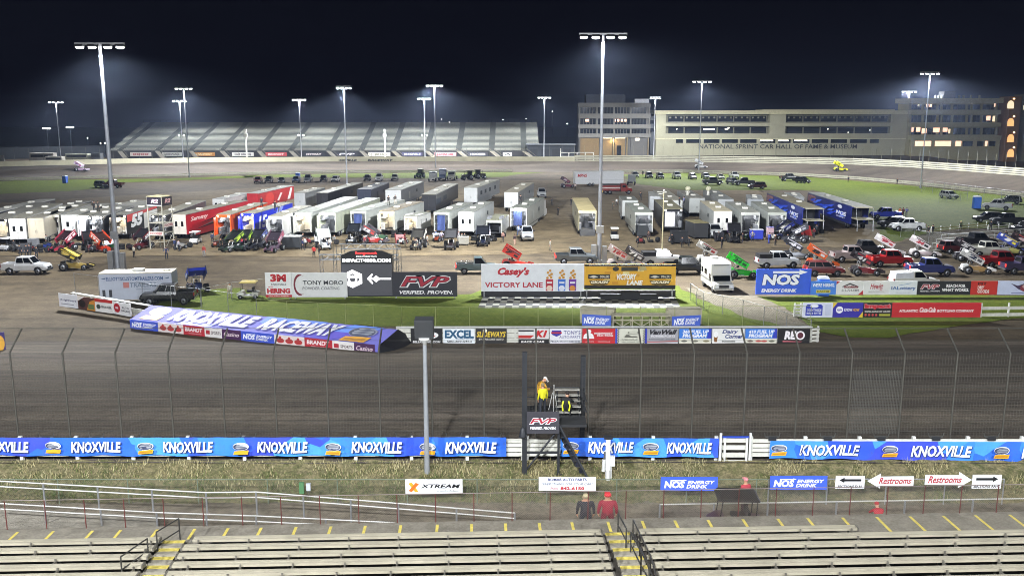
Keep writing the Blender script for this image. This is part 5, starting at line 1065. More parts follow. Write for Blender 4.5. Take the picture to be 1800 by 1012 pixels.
def hauler(FLp, FRp, Bp, side, label, H=4.1, wall='c3c4c0', roof='a09c8c', rear='doors', marks=None, lights=4, Lmax=29, Lmin=6, ac=2, Wmax=3.0, face=None, group='race haulers in the pits', people=None, cat='hauler', name='race_hauler', lit=1.0, front_cab=None):
    a, b = at(*FLp, H), at(*FRp, H); c = at(*Bp, H); d = (c - b) if side == 'R' else (c - a); L = max(Lmin, min(Lmax, d.length)); d.normalize()
    rx = Vector((d.y, -d.x, 0)); W = max(2.35, min(Wmax, abs((b - a).dot(rx)))); ctr = (b - rx * (W / 2)) if side == 'R' else (a + rx * (W / 2))
    t = thing(name, label, cat, (ctr.x, ctr.y, 0), math.atan2(d.y, d.x) - math.pi / 2, group)
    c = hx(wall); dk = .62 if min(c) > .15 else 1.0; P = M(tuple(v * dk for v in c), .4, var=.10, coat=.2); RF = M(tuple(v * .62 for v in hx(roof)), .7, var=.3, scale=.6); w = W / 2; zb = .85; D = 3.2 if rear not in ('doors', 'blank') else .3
    if marks is None: marks = [('R', 0, 0, 1, .05, '5a5c5c')] + [('R', .02 + k * .085, .05, .0235 + k * .085, 1, '8d8f8c' if min(c) > .15 else '2c2d30') for k in range(12)] + [('R', .3, .22, .36, .72, 'a0a29e' if min(c) > .15 else '222326'), ('R', .62, .5, .68, .7, '2d3034')]
    q = MB(); q.box(-w, 0, zb, -w + .06, L, H - .05, P); q.box(w - .06, 0, zb, w, L, H - .05, P); q.box(-w + .06, L - .06, zb, w - .06, L, H - .05, P); q.box(-w + .06, 0, zb, w - .06, L - .06, zb + .08, m_skirt)
    q.box(-w + .06, D, zb + .08, w - .06, D + .05, H - .05, M('c9c4b8' if rear == 'lit' else '54565a', .6)); q.build('body', t)
    q = MB(); q.box(-w - .02, -.03, H - .05, w + .02, L + .02, H + .03, RF); q.build('roof', t, bevel=.03)
    q = MB(); q.box(-w + .02, 3.0, .35, -w + .1, L * .62, zb, m_skirt if wall[0] in '0123' else P); q.box(w - .1, 3.0, .35, w - .02, L * .62, zb, m_skirt if wall[0] in '0123' else P); q.build('skirt', t)
    wa, wb_ = wheel_meshes(.48, .28)
    for y in (1.6, 2.75):
        for s in (-1, 1): o = place('wheel', wa, t); o.location = (s * (w - .16), y, .48); o.rotation_euler = (0, 0, R(90)); place('rim', wb_, o)
    for s in (-1, 1): q = MB(); q.box(s * (w - .3) - .07, L * .78, 0, s * (w - .3) + .07, L * .78 + .14, zb, m_skirt); q.build('landing_leg', t)
    for i in range(ac): y = L * (.28 + .4 * i); q = MB(); q.box(-.45, y, H + .03, .45, y + .9, H + .32, m_ac); q.build('roof_unit', t, bevel=.04)
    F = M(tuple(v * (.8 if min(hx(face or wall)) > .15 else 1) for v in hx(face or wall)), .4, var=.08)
    q = MB(); q.box(-w - .03, -.02, H - .1, -w - .002, L, H - .02, m_galv); q.box(w + .002, -.02, H - .1, w + .03, L, H - .02, m_galv); q.build('roof_trim', t)
    # rear frame
    q = MB(); q.box(-w, -.02, zb, -w + .14, .1, H - .05, F); q.box(w - .14, -.02, zb, w, .1, H - .05, F); q.box(-w + .14, -.02, H - .45, w - .14, .1, H - .05, F); q.build('rear_frame', t)
    if lights:
        for i in range(lights): x = -w + .3 + (W - .6) * i / max(1, lights - 1); q = MB(); q.box(x - .13, -.09, H - .33, x + .13, -.025, H - .18, m_mark); q.build('work_light', t)
    if lights >= 4:
        pl = bpy.data.lights.new('work_lamp', 'POINT'); pl.energy = 340; pl.color = (.95, .97, 1); pl.shadow_soft_size = .3; po = bpy.data.objects.new('work_lamp', pl); COL.objects.link(po); po.parent = t; po.location = (0, -.6, H - .35)
    if rear in ('doors', 'blank'):
        for s in (-1, 1):
            q = MB(); x0, x1 = (-w + .15, -.01) if s < 0 else (.01, w - .15); q.box(x0, 0, zb + .05, x1, .06, H - .47, F); o = q.build('rear_door', t)
            if rear == 'doors': xm = (x0 + x1) / 2; q = MB(); q.box(xm - .2, -.02, zb + 1.3, xm + .2, -.005, zb + 2.1, m_glass); q.build('window', o)
            q = MB(); q.tube((s * .1, -.03, zb + .9), (s * .1, -.03, zb + 1.3), .02, m_chrome); q.build('handle', o)
    elif rear in ('open', 'lit', 'curtain'):
        warm = rear == 'lit'
        q = MB(); q.box(-.09, .5, H - .16, .09, 2.8, H - .11, m_strip if not warm else m_stripw)
        if lit:
            co = q.build('ceiling_light', t); pl = bpy.data.lights.new('ceiling_lamp', 'POINT'); pl.energy = 170 if warm else 120; pl.color = (1, .86, .66) if warm else (.9, .94, 1); pl.shadow_soft_size = .3
            po = bpy.data.objects.new('ceiling_lamp', pl); COL.objects.link(po); po.parent = t; po.location = (0, 1.3, H - .6)
        for s in (-1, 1):
            q = MB(); x = s * (w - .5); q.box(min(x, s * (w - .07)), .5, zb + .08, max(x, s * (w - .07)), D, zb + 1.05, m_int if warm else m_cab); q.box(min(x, s * (w - .07)), .5, zb + 1.9, max(x, s * (w - .07)), D, zb + 2.6, m_int if warm else m_cab); q.build('cabinet', t)
        if rear == 'curtain':
            q = MB(); n = 24; mcur = M(face and '3c4a78' or '3a4a7c', .8) if marks != 'white' else M('d8d6de', .8); vs = []
            for j in (0, 1):
                for i in range(n + 1): vs.append((-w + .25 + (W - .5) * .62 * i / n + .3 * (marks != 'white'), .16 + .06 * math.sin(i * 1.7), zb + .2 + (H - .55 - zb) * j))
            q.add(vs, [(i, i + 1, n + 2 + i, n + 1 + i) for i in range(n)], mcur, smooth=True); q.build('curtain', t)
        if rear == 'open' and lit: q = MB(); q.box(-.35, 2.2, zb + .08, .5, 2.9, zb + 1.9, m_intd); q.build('locker', t)
        q = MB(); q.add([(-w + .2, -.02, zb + .05), (w - .2, -.02, zb + .05), (w - .2, -1.5, .06), (-w + .2, -1.5, .06), (-w + .2, -.02, zb - .02), (w - .2, -.02, zb - .02), (w - .2, -1.5, 0), (-w + .2, -1.5, 0)], [(0, 3, 2, 1), (4, 5, 6, 7), (0, 1, 5, 4), (1, 2, 6, 5), (2, 3, 7, 6), (3, 0, 4, 7)], m_skirt)
        if label.startswith('beige hauler'): q.build('ramp', t)
        # side wing doors swung open
        for s in (-1, 1): q = MB(); q.box(s * w - .03, -1.15, zb, s * w + .03, -.03, H - .45, F if not warm else M(wall, .4)); 
        if rear != 'curtain' and Lmax > 12:
            q = MB(); q.box(-w - .03, -1.1, zb, -w + .03, -.03, H - .4, P); q.build('rear_door', t)
    elif rear == 'lift':
        q = MB(); q.box(-w, -2.6, H - .12, w, -.03, H + .02, m_awn); q.build('lift_gate', t); q = MB(); q.box(-w, -3.2, 2.0, w, -.03, 2.14, m_awn); q.build('platform', t)
        for s in (-1, 1): q = MB(); q.tube((s * (w - .1), -2.5, H - .1), (s * (w - .1), -2.9, 2.1), .04, m_galv); q.tube((s * (w - .15), -3.1, 2.0), (s * (w - .15), -3.4, 0), .09, m_galv); q.build('support_leg', t)
    if isinstance(marks, list): wall_marks(t, marks, side, W, zb, H - .06, .1, L - .1, t)
    if front_cab:
        q = MB(); q.loft([[(-w * .95, L + y, z0), (w * .95, L + y, z0), (w * .95, L + y, z1), (-w * .95, L + y, z1)] for y, z0, z1 in ((.5, .6, 3.6), (2.2, .6, 3.5), (2.6, .6, 1.9), (3.8, .7, 1.7))], M(front_cab, .35, coat=.5)); q.build('cab', t)
    return t
def sparkle(c, n=9, seed=1):
    r_ = random.Random(seed); return [('P', [(x, y), (x + .10, y + .04), (x + .16, y + .22), (x + .05, y + .14)], c) for x, y in [(r_.uniform(.05, .75), r_.uniform(.08, .65)) for _ in range(n)]]
BLK = '17181b'
hauler((-32, 386), (14, 384), (88, 356), 'R', 'black hauler with a warm lit rear at the left edge of the photo', wall=BLK, roof='8d8a80', rear='lit', lights=2)
hauler((18, 385), (44, 384), (110, 357), 'R', 'white hauler with a single windowed door and four bright lights, near the left edge', wall='d4d3ce', rear='doors', lights=4, Wmax=2.5)
hauler((47, 385), (76, 383), (140, 360), 'R', 'beige blank backed hauler between two lit ones at the left', wall='cbc1ac', roof='9f9a8a', rear='blank', lights=0)
hauler((79, 378), (103, 377), (160, 358), 'R', 'hauler with a wide warm cream interior left of the double doored one', wall='a9a79c', rear='lit', lights=2)
hauler((104, 378), (146, 377), (208, 357), 'R', 'white hauler with two windowed double doors at the left', wall='d8dad8', roof='b4b2a6', rear='doors', lights=0, Wmax=3.4)
hauler((147, 380), (162, 379), (212, 360), 'R', 'narrow white hauler with dazzling work lights left of the tall pole', wall='d9d9da', rear='curtain', lights=6, marks='white', Wmax=2.4)
hauler((164, 381), (181, 380), (236, 362), 'R', 'black hauler with a big white letter on its side, behind the left tall pole', wall=BLK, roof='8c8a82', rear='open', lights=4, marks=[('T', 'D', .12, .2, .40, .8, 'dcdcdc', .25, .06), ('R', .45, .55, .7, .8, '3a2a44'), ('R', 0, 0, 1, .06, '6a2a2a')])
hauler((200, 378), (222, 377), (276, 360), 'R', 'black and red hauler numbered fifty five on its side', wall=BLK, roof='98958a', rear='lit', lights=2, marks=[('R', 0, .62, .26, 1, 'd0322a'), ('P', [(.26, .8), (1, .86), (1, 1), (.26, 1)], 'c02c28'), ('T', '55', .10, .26, .50, .92, 'eeeeec', .25, .06), ('R', .52, 0, 1, .82, 'd6d4cc')])
hauler((270, 379), (292, 378), (362, 352), 'R', 'black sided hauler with a long beige roof behind the scaffold tower', wall='26262a', roof='aaa694', rear='open', lights=2)
hauler((305, 378), (326, 377), (436, 352), 'R', 'red hauler with white script and black swooshes on its side', wall='b8202e', roof='a7a28e', rear='doors', lights=0, face='cfc8bc', marks=[('T', 'Sammy', .06, .55, .32, .84, 'e6c8c4', .25, .03), ('P', [(.1, .14), (.4, .30), (.62, .28), (.4, .22)], '1d1a1c'), ('P', [(.2, .42), (.5, .62), (.7, .66), (.5, .5)], '2a2226'), ('P', [(.16, .2), (.45, .42), (.68, .46), (.45, .34)], '8a8688')], Lmax=30)
hauler((376, 378), (405, 377), (470, 356), 'R', 'bright orange hauler with two light tubes at its dark rear', wall='e0561c', roof='b3ab92', rear='open', lights=2, face='e0561c')
hauler((418, 376), (447, 375), (514, 356), 'R', 'vivid blue hauler with white marks, right of the orange one', wall='2334c4', roof='b0aa94', rear='lit', lights=2, face='2334c4', marks=[('T', '15', .08, .15, .3, .8, 'd8dcf0', .2, .04), ('P', [(.35, .0), (.5, 0), (.75, 1), (.6, 1)], '8a98e0'), ('P', [(.55, .1), (.9, .2), (.9, .3), (.55, .22)], 'd8dcf0')])
hauler((466, 382), (497, 380), (548, 361), 'R', 'white hauler with a dark right door and open hatches right of the blue one', wall='cdcfcc', roof='aea994', rear='open', lights=0)
hauler((514, 375), (547, 374), (632, 345), 'R', 'grey hauler with a dazzling warm interior and bright header', wall='b9bcb6', roof='a3a698', rear='lit', lights=6)
hauler((556, 375), (590, 374), (668, 348), 'R', 'pale green grey hauler with a dark brown interior and four header lamps', wall='b3b8a2', roof='9ba08e', rear='open', lights=4)
hauler((610, 372), (643, 371), (712, 351), 'R', 'silver hauler with dark blue doors framed by light dots', wall='b7bab2', roof='8f9384', rear='curtain', lights=0)
hauler((662, 372), (693, 371), (745, 354), 'R', 'silver hauler with a brown roof carrying people and gear', wall='bcc1bb', roof='8d7d5c', rear='lit', lights=2, face='d8cfb0')
hauler((704, 381), (733, 380), (757, 373), 'R', 'small trailer glowing yellow inside beside the brown roofed hauler', H=3.3, wall='c9c9c4', roof='8e907f', rear='lit', lights=1, Lmax=8, ac=0)
hauler((758, 374), (789, 373), (832, 356), 'R', 'grey hauler with blue curtains and white strip lamps', wall='b3b6ae', roof='8a8d80', rear='curtain', lights=2)
hauler((803, 374), (833, 373), (868, 354), 'R', 'white hauler with a bright rear wall, a window and a blue door', wall='c4c8c6', roof='92948a', rear='doors', lights=6, face='e6e6e2')
hauler((853, 388), (882, 387), (897, 375), 'R', 'low trailer with an olive roof and an open dark rear', H=3.0, wall='b4b6ae', roof='8f8f76', rear='open', lights=0, Lmax=9, ac=0, lit=0)
hauler((894, 367), (926, 366), (957, 348), 'R', 'silver hauler with a blazing white header and blue curtains beside the lane', wall='b5b8b2', roof='84887c', rear='curtain', lights=7, face='e4e4e2', front_cab='d2d3d2')
# right of the lane
hauler((1017, 370), (1050, 369), (1006, 348), 'L', 'beige hauler standing alone in the lane with a violet lit ramp', wall='b8b18e', roof='dccb95', rear='open', lights=1, face='d4cba4', ac=0)
hauler((1116, 373), (1149, 372), (1092, 350), 'L', 'silver hauler with a glass dark rear right of the lane', wall='c0c3b8', roof='8d9286', rear='open', lights=0, face='c9cbc2', lit=1, Lmax=16)
hauler((1167, 367), (1204, 366), (1139, 341), 'L', 'black hauler with white curtains lit at its rear', wall='141518', roof='8f8a6e', rear='curtain', marks='white', lights=2, Wmax=3.2, Lmax=17)
hauler((1255, 371), (1288, 370), (1216, 343), 'L', 'pale grey hauler with white glazed double doors', wall='c4c7c2', roof='d0c6a8', rear='doors', lights=0, face='dedcd6', Lmax=18)
hauler((1303, 373), (1336, 372), (1266, 349), 'L', 'silver hauler with an open dark rear right of the glazed doors', wall='c0c4bd', roof='a9aa9e', rear='open', lights=1, face='c9cac2', lit=1, Lmax=18)
hauler((1350, 373), (1382, 372), (1312, 349), 'L', 'silver hauler with glass rear doors left of the blue haulers', wall='c0c5bd', roof='a2a598', rear='open', lights=0, face='b9bdb2', lit=1, Lmax=19)
nosm = [('R', .0, .45, .22, .95, '5a4a5a'), ('T', 'CRITTER', .02, .5, .21, .9, '9a6a68', .1, .03)] + sparkle('2f4fd0', 10, 3) + sparkle('4a70ea', 6, 8) + [('T', 'NOS', .70, .34, .92, .58, 'dfe3f0', .15, .05), ('E', .78, .8, .05, .1, 'cfd3dc'), ('T', 'ENERGY', .72, .2, .9, .28, 'd8dcec', .1, .03)]
nosm_l = nosm
hauler((1411, 364), (1442, 363), (1345, 337), 'L', 'blue hauler with a raised olive lift gate, left of the two energy drink ones', wall='25307e', roof='a59a75', rear='lift', lights=0, marks=nosm, Lmax=30)
hauler((1497, 362), (1531, 360), (1420, 338), 'L', 'blue hauler with a pale roof and awning, right of the two energy drink ones', wall='1c2668', roof='c3c6bc', rear='lift', lights=0, marks=nosm, Lmax=30)
# back row
BR = 'coaches and trailers in the back row'
def back(*a, **k): k.setdefault('group', BR); k.setdefault('lights', 0); k.setdefault('rear', 'blank'); return hauler(*a, **k)
back((-40, 374), (-4, 373), (97, 350), 'R', 'long white roofed black trailer in the back row at the left edge', wall='1b1b1d', roof='c9c8bf', Lmax=26, H=3.9)
back((100, 363), (124, 362), (160, 353), 'R', 'black trailer with a grey roof behind the double doored hauler', wall='202124', roof='8b8a80', H=3.8)
back((172, 364), (196, 363), (262, 352), 'R', 'pale flat roofed trailer in the back row behind the left tall pole', wall='a8a79e', roof='c3c0b2', H=3.6)
back((378, 351), (394, 350), (440, 339), 'R', 'white coach in the back row behind the red hauler', wall='d2d3d1', roof='c9c9c4', H=3.7, rear='doors')
back((436, 341), (453, 340), (516, 326), 'R', 'red trailer with white marks in the back row', wall='a8222a', roof='b5b5ae', marks=[('E', .3, .5, .12, .4, 'c0342c'), ('P', [(.5, .2), (.56, .2), (.66, .7), (.6, .7)], 'd8c8c4'), ('P', [(.8, .1), (.88, .1), (.96, .9), (.9, .9)], 'e0dcd8')], H=3.9)
back((520, 340), (536, 339), (571, 330), 'R', 'white trailer right of the red one in the back row', wall='b9bcbd', roof='8d8c80', H=3.8)
back((556, 340), (576, 339), (640, 320), 'R', 'black trailer behind the white rounded cab in the back row', wall='15161a', roof='9a988c')
back((616, 334), (652, 333), (684, 321), 'R', 'navy trailer with a black roof right of the middle pit pole', wall='1c2338', roof='33363a')
back((652, 338), (705, 334), (745, 319), 'R', 'grey trailer with a white front, behind the brown roofed hauler', wall='8d939c', roof='87897e', face='d2d4d4', Wmax=3.4)
back((736, 344), (766, 342), (809, 321), 'R', 'black motor coach in the back row', wall='17181d', roof='8f8c7a', face='1b1c22', marks=[('R', .0, .35, .2, .7, '3a4250'), ('R', .3, .4, .45, .7, '2c323c'), ('R', .02, .1, .98, .14, '3a3c44')])
win_ = [('R', x, .45, x + .08, .72, '2d3238') for x in (.12, .3, .5, .74)] + [('R', .0, .2, 1, .24, '8d949c')]
back((808, 331), (839, 330), (878, 316), 'R', 'white motor coach with side windows and a boxy front', wall='b4b8bc', roof='9b9a88', face='dcdedd', marks=win_)
back((884, 339), (911, 338), (939, 321), 'R', 'white motor coach with a broad windshield beside the lane', wall='a9adae', roof='bab29a', face='d6d8d6', front_cab=None)
back((1094, 352), (1126, 351), (1085, 341), 'L', 'white motor coach joined to the silver hauler right of the lane', wall='b5b8b4', roof='8b8e84', marks=[('R', x, .5, x + .1, .8, '33363a') for x in (.2, .4)], Lmax=9, ac=1, H=3.9)
back((1142, 345), (1190, 340), (1137, 327), 'L', 'white bus with a rounded roof behind the black hauler', wall='b9bcbc', roof='cfcfc8', Wmax=4.5, Lmax=12, H=3.7)
back((1170, 352), (1206, 350), (1148, 334), 'L', 'white trailer directly right of the black hauler', wall='cdcfca', roof='c4bfab', Wmax=3.2, H=3.8)
back((1212, 348), (1246, 346), (1190, 335), 'L', 'pale trailer with a round vent behind the glazed door hauler', wall='b3b6b2', roof='b5b2a6', H=3.8)
back((1262, 350), (1292, 348), (1236, 334), 'L', 'pale trailer with roof boxes in the right back row', wall='b3b6b6', roof='a9aca6', H=3.8)
back((1314, 350), (1345, 348), (1308, 334), 'L', 'grey white trailer left of the blue haulers, back row', wall='a0a5a8', roof='c3c6c4', Lmax=10, H=3.8)
back((1386, 346), (1424, 344), (1372, 332), 'L', 'white roofed trailer between the two blue haulers, back row', wall='a5a8a8', roof='bfc2bc', Lmax=10, H=3.8)
# side-on trailers
def side_trailer(p0, p1, H, W, label, wall, marks, group, roof='c3c4c0', wheels=.6):
    a, b = at(*p0, 0), at(*p1, 0); d = b - a; L = d.length; t = thing('cargo_trailer', label, 'trailer', a, math.atan2(d.y, d.x), group); P = M(wall, .4, var=.06)
    q = MB(); q.box(0, 0, .5, L, W, H - .04, P); q.build('body', t, bevel=.05); q = MB(); q.box(-.02, -.02, H - .04, L + .02, W + .02, H + .04, M(roof, .5)); q.build('roof', t)
    wa, wb_ = wheel_meshes(.42, .26)
    for x in (L * wheels, L * wheels + .95):
        for y in (.05, W - .05): o = place('wheel', wa, t); o.location = (x, y, .42); place('rim', wb_, o)
    q = MB(); q.tube((L, W / 2, .55), (L + 1.3, W / 2, .5), .06, m_plast); q.build('hitch', t)
    l, e_ = decorate(marks, Vector((0, -.005, .5)), Vector((L, 0, 0)), Vector((0, 0, H - .54)), .012, .004)
    if l.v: l.build('lettering', t)
    if e_.v: e_.build('emblem', t)
    return t
side_trailer((1011, 327), (1096, 326), 4.0, 2.6, 'long white trailer side on at the far end of the lane with red letters', 'd2d4d6', [('T', 'MPHS', .05, .56, .24, .82, 'b83a3a', .1, .04), ('R', 0, .3, 1, .32, 'a9abb0')], 'side on trailers', wheels=.3)
t = side_trailer((177, 536), (305, 533), 3.35, 2.6, 'white trailer with blue lettering, side on behind the black crew pickup', 'a4aab6', [('T', 'ELLIOTTSCUSTOMTRAILERS.COM', .1, .74, .88, .88, '3d5478', 0, .03), ('P', [(.03, .82), (.09, .86), (.09, .8)], '4a5a70'), ('P', [(.9, .8), (.96, .86), (.96, .8)], '4a5a70'), ('T', 'TRAILERS', .42, .48, .78, .66, '6a7684', .1, .02), ('R', .33, .46, .41, .68, 'a86a62'), ('R', .5, .38, .7, .42, '8a929c'), ('R', .04, .12, .08, .4, '2a2d33'), ('R', .13, .12, .17, .4, '2a2d33')], 'side on trailers', roof='a39c86', wheels=.62)
q = MB(); q.box(3.2, .9, 3.4, 4.4, 1.7, 3.66, m_white); q.build('roof_unit', t, bevel=.05); q = MB(); q.box(6.4, 1.0, 3.4, 7.0, 1.6, 3.5, m_ac); q.build('roof_unit', t)
# small dark utility trailer and tool boxes
def box_cart(px, py, w, d, h, c, roof, label, rz=0):
    t = thing('equipment_box', label, 'equipment box', at(px, py, 0), R(rz), 'equipment boxes in the pits')
    q = MB(); q.box(-w / 2, -d / 2, .25, w / 2, d / 2, h, M(c, .6)); q.build('body', t, bevel=.03); q = MB(); q.box(-w / 2 - .04, -d / 2 - .04, h, w / 2 + .04, d / 2 + .04, h + .06, M(roof, .6)); q.build('lid', t)
    for x in (-w / 2 + .15, w / 2 - .15):
        for y in (-d / 2 + .1, d / 2 - .1): q = MB(); q.tube((x - .04, y, .14), (x + .04, y, .14), .14, m_tyre, n=10); q.build('wheel', t)
    return t
box_cart(514, 437, 2.7, 1.6, 1.9, '23262a', 'b7b9b6', 'black box trailer with a pale lid below the warm lit hauler'); box_cart(1224, 417, 2.4, 4.5, 2.6, '2c2d2f', '77704f', 'dark box trailer with an olive roof right of the black hauler', 8)
box_cart(1193, 428, 2.6, 1.4, 2.0, '15171b', '1b1d20', 'black cabinet wall before the white curtained hauler'); box_cart(1128, 416, 1.7, 1.6, 2.0, '2b2e30', '3a3d40', 'dark grey tool cart before the glass backed hauler')
box_cart(1329, 422, 2.0, 1.0, 1.7, '2c3cb0', 'c9ccd6', 'blue numbered tool cart before the open silver hauler'); box_cart(1353, 420, 1.0, .9, 1.9, 'b89aa0', '5a5fb0', 'pink and blue stickered cart right of the blue numbered one')
box_cart(60, 437, 1.4, .9, 1.5, '6a6c70', '85878a', 'grey metal chest carried behind two people at the left'); box_cart(815, 431, 1.6, .9, 1.3, '8d8a80', 'a9a69a', 'grey metal chest in front of the white walled hauler')
box_cart(768, 424, 1.2, .8, 1.2, 'c3c6cc', 'd2d4d8', 'white chest among crew before the blue curtained hauler')
# ------------------------------------------------------------------ motor home facing the viewer
p = at(1266, 512, 0); t = thing('motor_home', 'white boxy motor home facing the viewer on the path right of the bill boards', 'motor home', p, R(-87), 'heavy trucks in the infield'); P = M('bdbdb6', .4, var=.08)
T_ = Matrix.Rotation(R(0), 4, 'Z')
q = MB(); q.prism([(-4.5, .5), (-4.5, 3.35), (-.5, 3.4), (.1, 3.2), (.15, 1.9), (.55, 1.25), (1.35, 1.05), (1.45, .6), (1.3, .45)], -1.15, 1.15, P); q.build('body', t, bevel=.06)
q = MB(); q.quad([(.22, -1.0, 1.85), (.22, 1.0, 1.85), (.56, .95, 1.28), (.56, -.95, 1.28)], m_glass); q.v = [(x + .03, y, z + .02) for x, y, z in q.v]; q.build('windshield', t)
for s in (-1, 1):
    for x0, x1, z0, z1 in ((-4.2, -3.4, 1.7, 2.3), (-2.8, -1.8, 1.7, 2.3), (-.9, -.1, 1.4, 2.0)): q = MB(); q.quad([(x0, s * 1.165, z0), (x1, s * 1.165, z0), (x1, s * 1.165, z1), (x0, s * 1.165, z1)], m_glass); q.build('side_window', t)
    q = MB(); q.box(1.36, s * .8 - .16, .72, 1.47, s * .8 + .16, .92, m_head); q.build('headlight', t)
    q = MB(); q.box(-4.5, s * 1.17 - .01, 1.15, .1, s * 1.17 + .01, 1.3, M('7a7a74', .5)); q.build('stripe', t)
    q = MB(); q.box(.2, s * 1.3 - .08, 1.3, .3, s * 1.3 + .08, 1.65, m_plast); q.build('side_mirror', t)
q = MB(); q.box(1.38, -.55, .66, 1.48, .55, .95, m_plast); q.build('grille', t); q = MB(); q.box(1.35, -1.1, .4, 1.6, 1.1, .58, m_chrome); q.build('front_bumper', t)
q = MB(); q.box(.02, -.9, 3.0, .14, .9, 3.1, M('57544a', .6)); q.build('marker_strip', t); q = MB(); q.box(-3.4, -.4, 3.38, -2.5, .4, 3.6, m_ac); q.build('roof_unit', t, bevel=.04)
a, b = wheel_meshes(.42, .26)
for x in (.75, -3.2):
    for s in (-1, 1): o = place('wheel', a, t); o.location = (x, s * 1.02, .42); place('rim', b, o)
# ------------------------------------------------------------------ scaffold tower
p = at(286, 437, 0); t = thing('scaffold_tower', 'white scaffold tower with dark banners on top among the left haulers', 'tower', p, R(-14), None); m_sc = M('a5a294', .6); t.scale = (.9, .9, .86)
Ht = 9.2; A_ = 1.35
for x in (-A_, A_):
    for y in (-A_, A_): q = MB(); q.box(x - .07, y - .07, 0, x + .07, y + .07, Ht, m_sc); q.build('post', t)
for z in (1.4, 2.9, 4.6, 6.3, 7.6, 9.2):
    q = MB()
    for s in (-A_, A_): q.tube((-A_, s, z), (A_, s, z), .04, m_sc); q.tube((s, -A_, z), (s, A_, z), .04, m_sc)
    q.build('ring_beam', t)
for z0 in (0, 2.9): q = MB(); q.tube((-A_, -A_, z0), (A_, -A_, z0 + 2.9), .03, m_sc); q.tube((A_, -A_, z0), (A_, A_, z0 + 2.9), .03, m_sc); q.build('brace', t)
for z in (2.9, 4.6): q = MB(); q.box(-A_, -A_, z, A_, A_, z + .08, m_conc); q.build('deck', t)
q = MB(); q.box(-A_ - .1, -A_ - .1, Ht, A_ + .1, A_ + .1, Ht + .07, M('b6ad84', .7)); q.build('roof', t)
for nm, pts, bg, its in (('tower_banner', [(-A_, -A_ - .1, 7.65), (A_, -A_ - .1, 7.65), (-A_, -A_ - .1, 9.1)], '24202a', [('T', 'R2', .28, .3, .8, .8, 'd8b8c4', .3, .05), ('R', 0, 0, 1, .1, 'd8d8d8')]), ('tower_banner', [(A_ + .1, -A_, 7.65), (A_ + .1, A_, 7.65), (A_ + .1, -A_, 9.1)], '2a2226', [('T', 'R2', .25, .3, .85, .8, 'c89a9a', .3, .05)]),
    ('tower_banner', [(-A_, -A_ - .1, 2.5), (A_, -A_ - .1, 2.5), (-A_, -A_ - .1, 3.2)], 'd6d0c6', [('T', 'HOOSIER', .08, .2, .92, .85, 'a8525c', .1, .03)]), ('tower_banner', [(A_ + .1, -A_, 3.9), (A_ + .1, A_, 3.9), (A_ + .1, -A_, 4.6)], 'd6d0c6', [('T', 'HOOSIER', .08, .2, .92, .85, 'a8525c', .1, .03)])):
    BL, BR_, TL = [Vector(v) for v in pts]; U = BR_ - BL; V = TL - BL; N = U.cross(V).normalized(); q = MB(); q.add([BL, BR_, BR_ + V, TL, BL - N * .03, BR_ - N * .03, BR_ + V - N * .03, TL - N * .03], [(0, 1, 2, 3), (7, 6, 5, 4), (0, 4, 5, 1), (2, 6, 7, 3)], M(bg, .6)); o = q.build(nm, t)
    l, e_ = decorate(its, BL, U, V); 
    if l.v: l.build('lettering', o)
    if e_.v: e_.build('emblem', o)
# ------------------------------------------------------------------ winged race cars
_spr = {}
def race_parts():
    if 'p' in _spr: return _spr['p']
    P = car_paint('8a8a8a'); out = []
    b = MB(); b.loft([[(x, -w, z0), (x, -w * 1.05, (z0 + z1) / 2), (x, -w * .7, z1), (x, w * .7, z1), (x, w * 1.05, (z0 + z1) / 2), (x, w, z0)] for x, w, z0, z1 in ((-1.55, .18, .45, .75), (-1.4, .33, .35, 1.0), (-.9, .36, .25, 1.05), (-.5, .38, .22, .82), (.2, .38, .22, .86), (.9, .30, .24, .72), (1.6, .16, .3, .52), (1.72, .1, .34, .44))], P); c_ = MB(); c_.loft([[(x, -w, z0), (x, -w * 1.06, (z0 + z1) / 2), (x, -w * .72, z1), (x, w * .72, z1), (x, w * 1.06, (z0 + z1) / 2), (x, w, z0)] for x, w, z0, z1 in ((-1.66, .16, .5, .78), (-1.5, .35, .36, 1.06), (-.95, .375, .3, 1.09), (-.9, .37, .3, 1.0))], P); out.append(('body', b)); out.append(('tail_tank', c_))
    q = MB(); q.quad([(-.88, -.3, 1.075), (-.2, -.33, .86), (-.2, .33, .86), (-.88, .3, 1.075)], m_black); q.v = [(x, y, z + .03) for x, y, z in q.v]; out.append(('cockpit', q))
    q = MB(); 
    for s in (-1, 1):
        q.path([(-1.0, s * .36, .5), (-.75, s * .32, 1.55), (.1, s * .30, 1.5), (.5, s * .34, .8)], .03, m_galv, 5); q.tube((-.75, s * .32, 1.55), (-.75, -s * .32, 1.55), .03, m_galv, n=5); q.tube((.1, s * .3, 1.5), (.1, -s * .3, 1.5), .03, m_galv, n=5)
        q.path([(-1.7, s * .3, .4), (-1.75, s * .3, .7), (-1.5, s * .25, .6)], .025, m_galv, 5); q.tube((.2, s * .5, .35), (-.9, s * .55, .35), .025, m_galv, n=5)
    q.tube((1.75, -.35, .4), (1.75, .35, .4), .025, m_galv, n=5); q.tube((-.6, 0, 1.5), (-.3, 0, 1.9), .03, m_galv, n=5); q.tube((-.1, 0, 1.5), (.1, 0, 1.8), .03, m_galv, n=5); out.append(('roll_cage', q))
    q = MB(); q.ell((-.45, 0, 1.2), (.14, .13, .16), m_dark, 8, 6); out.append(('helmet', q))
    _spr['p'] = out; return out
T_WING = Matrix.Translation((-.35, 0, 1.92)) @ Matrix.Rotation(R(29), 4, 'Y') @ Matrix.Scale(1.1, 4)
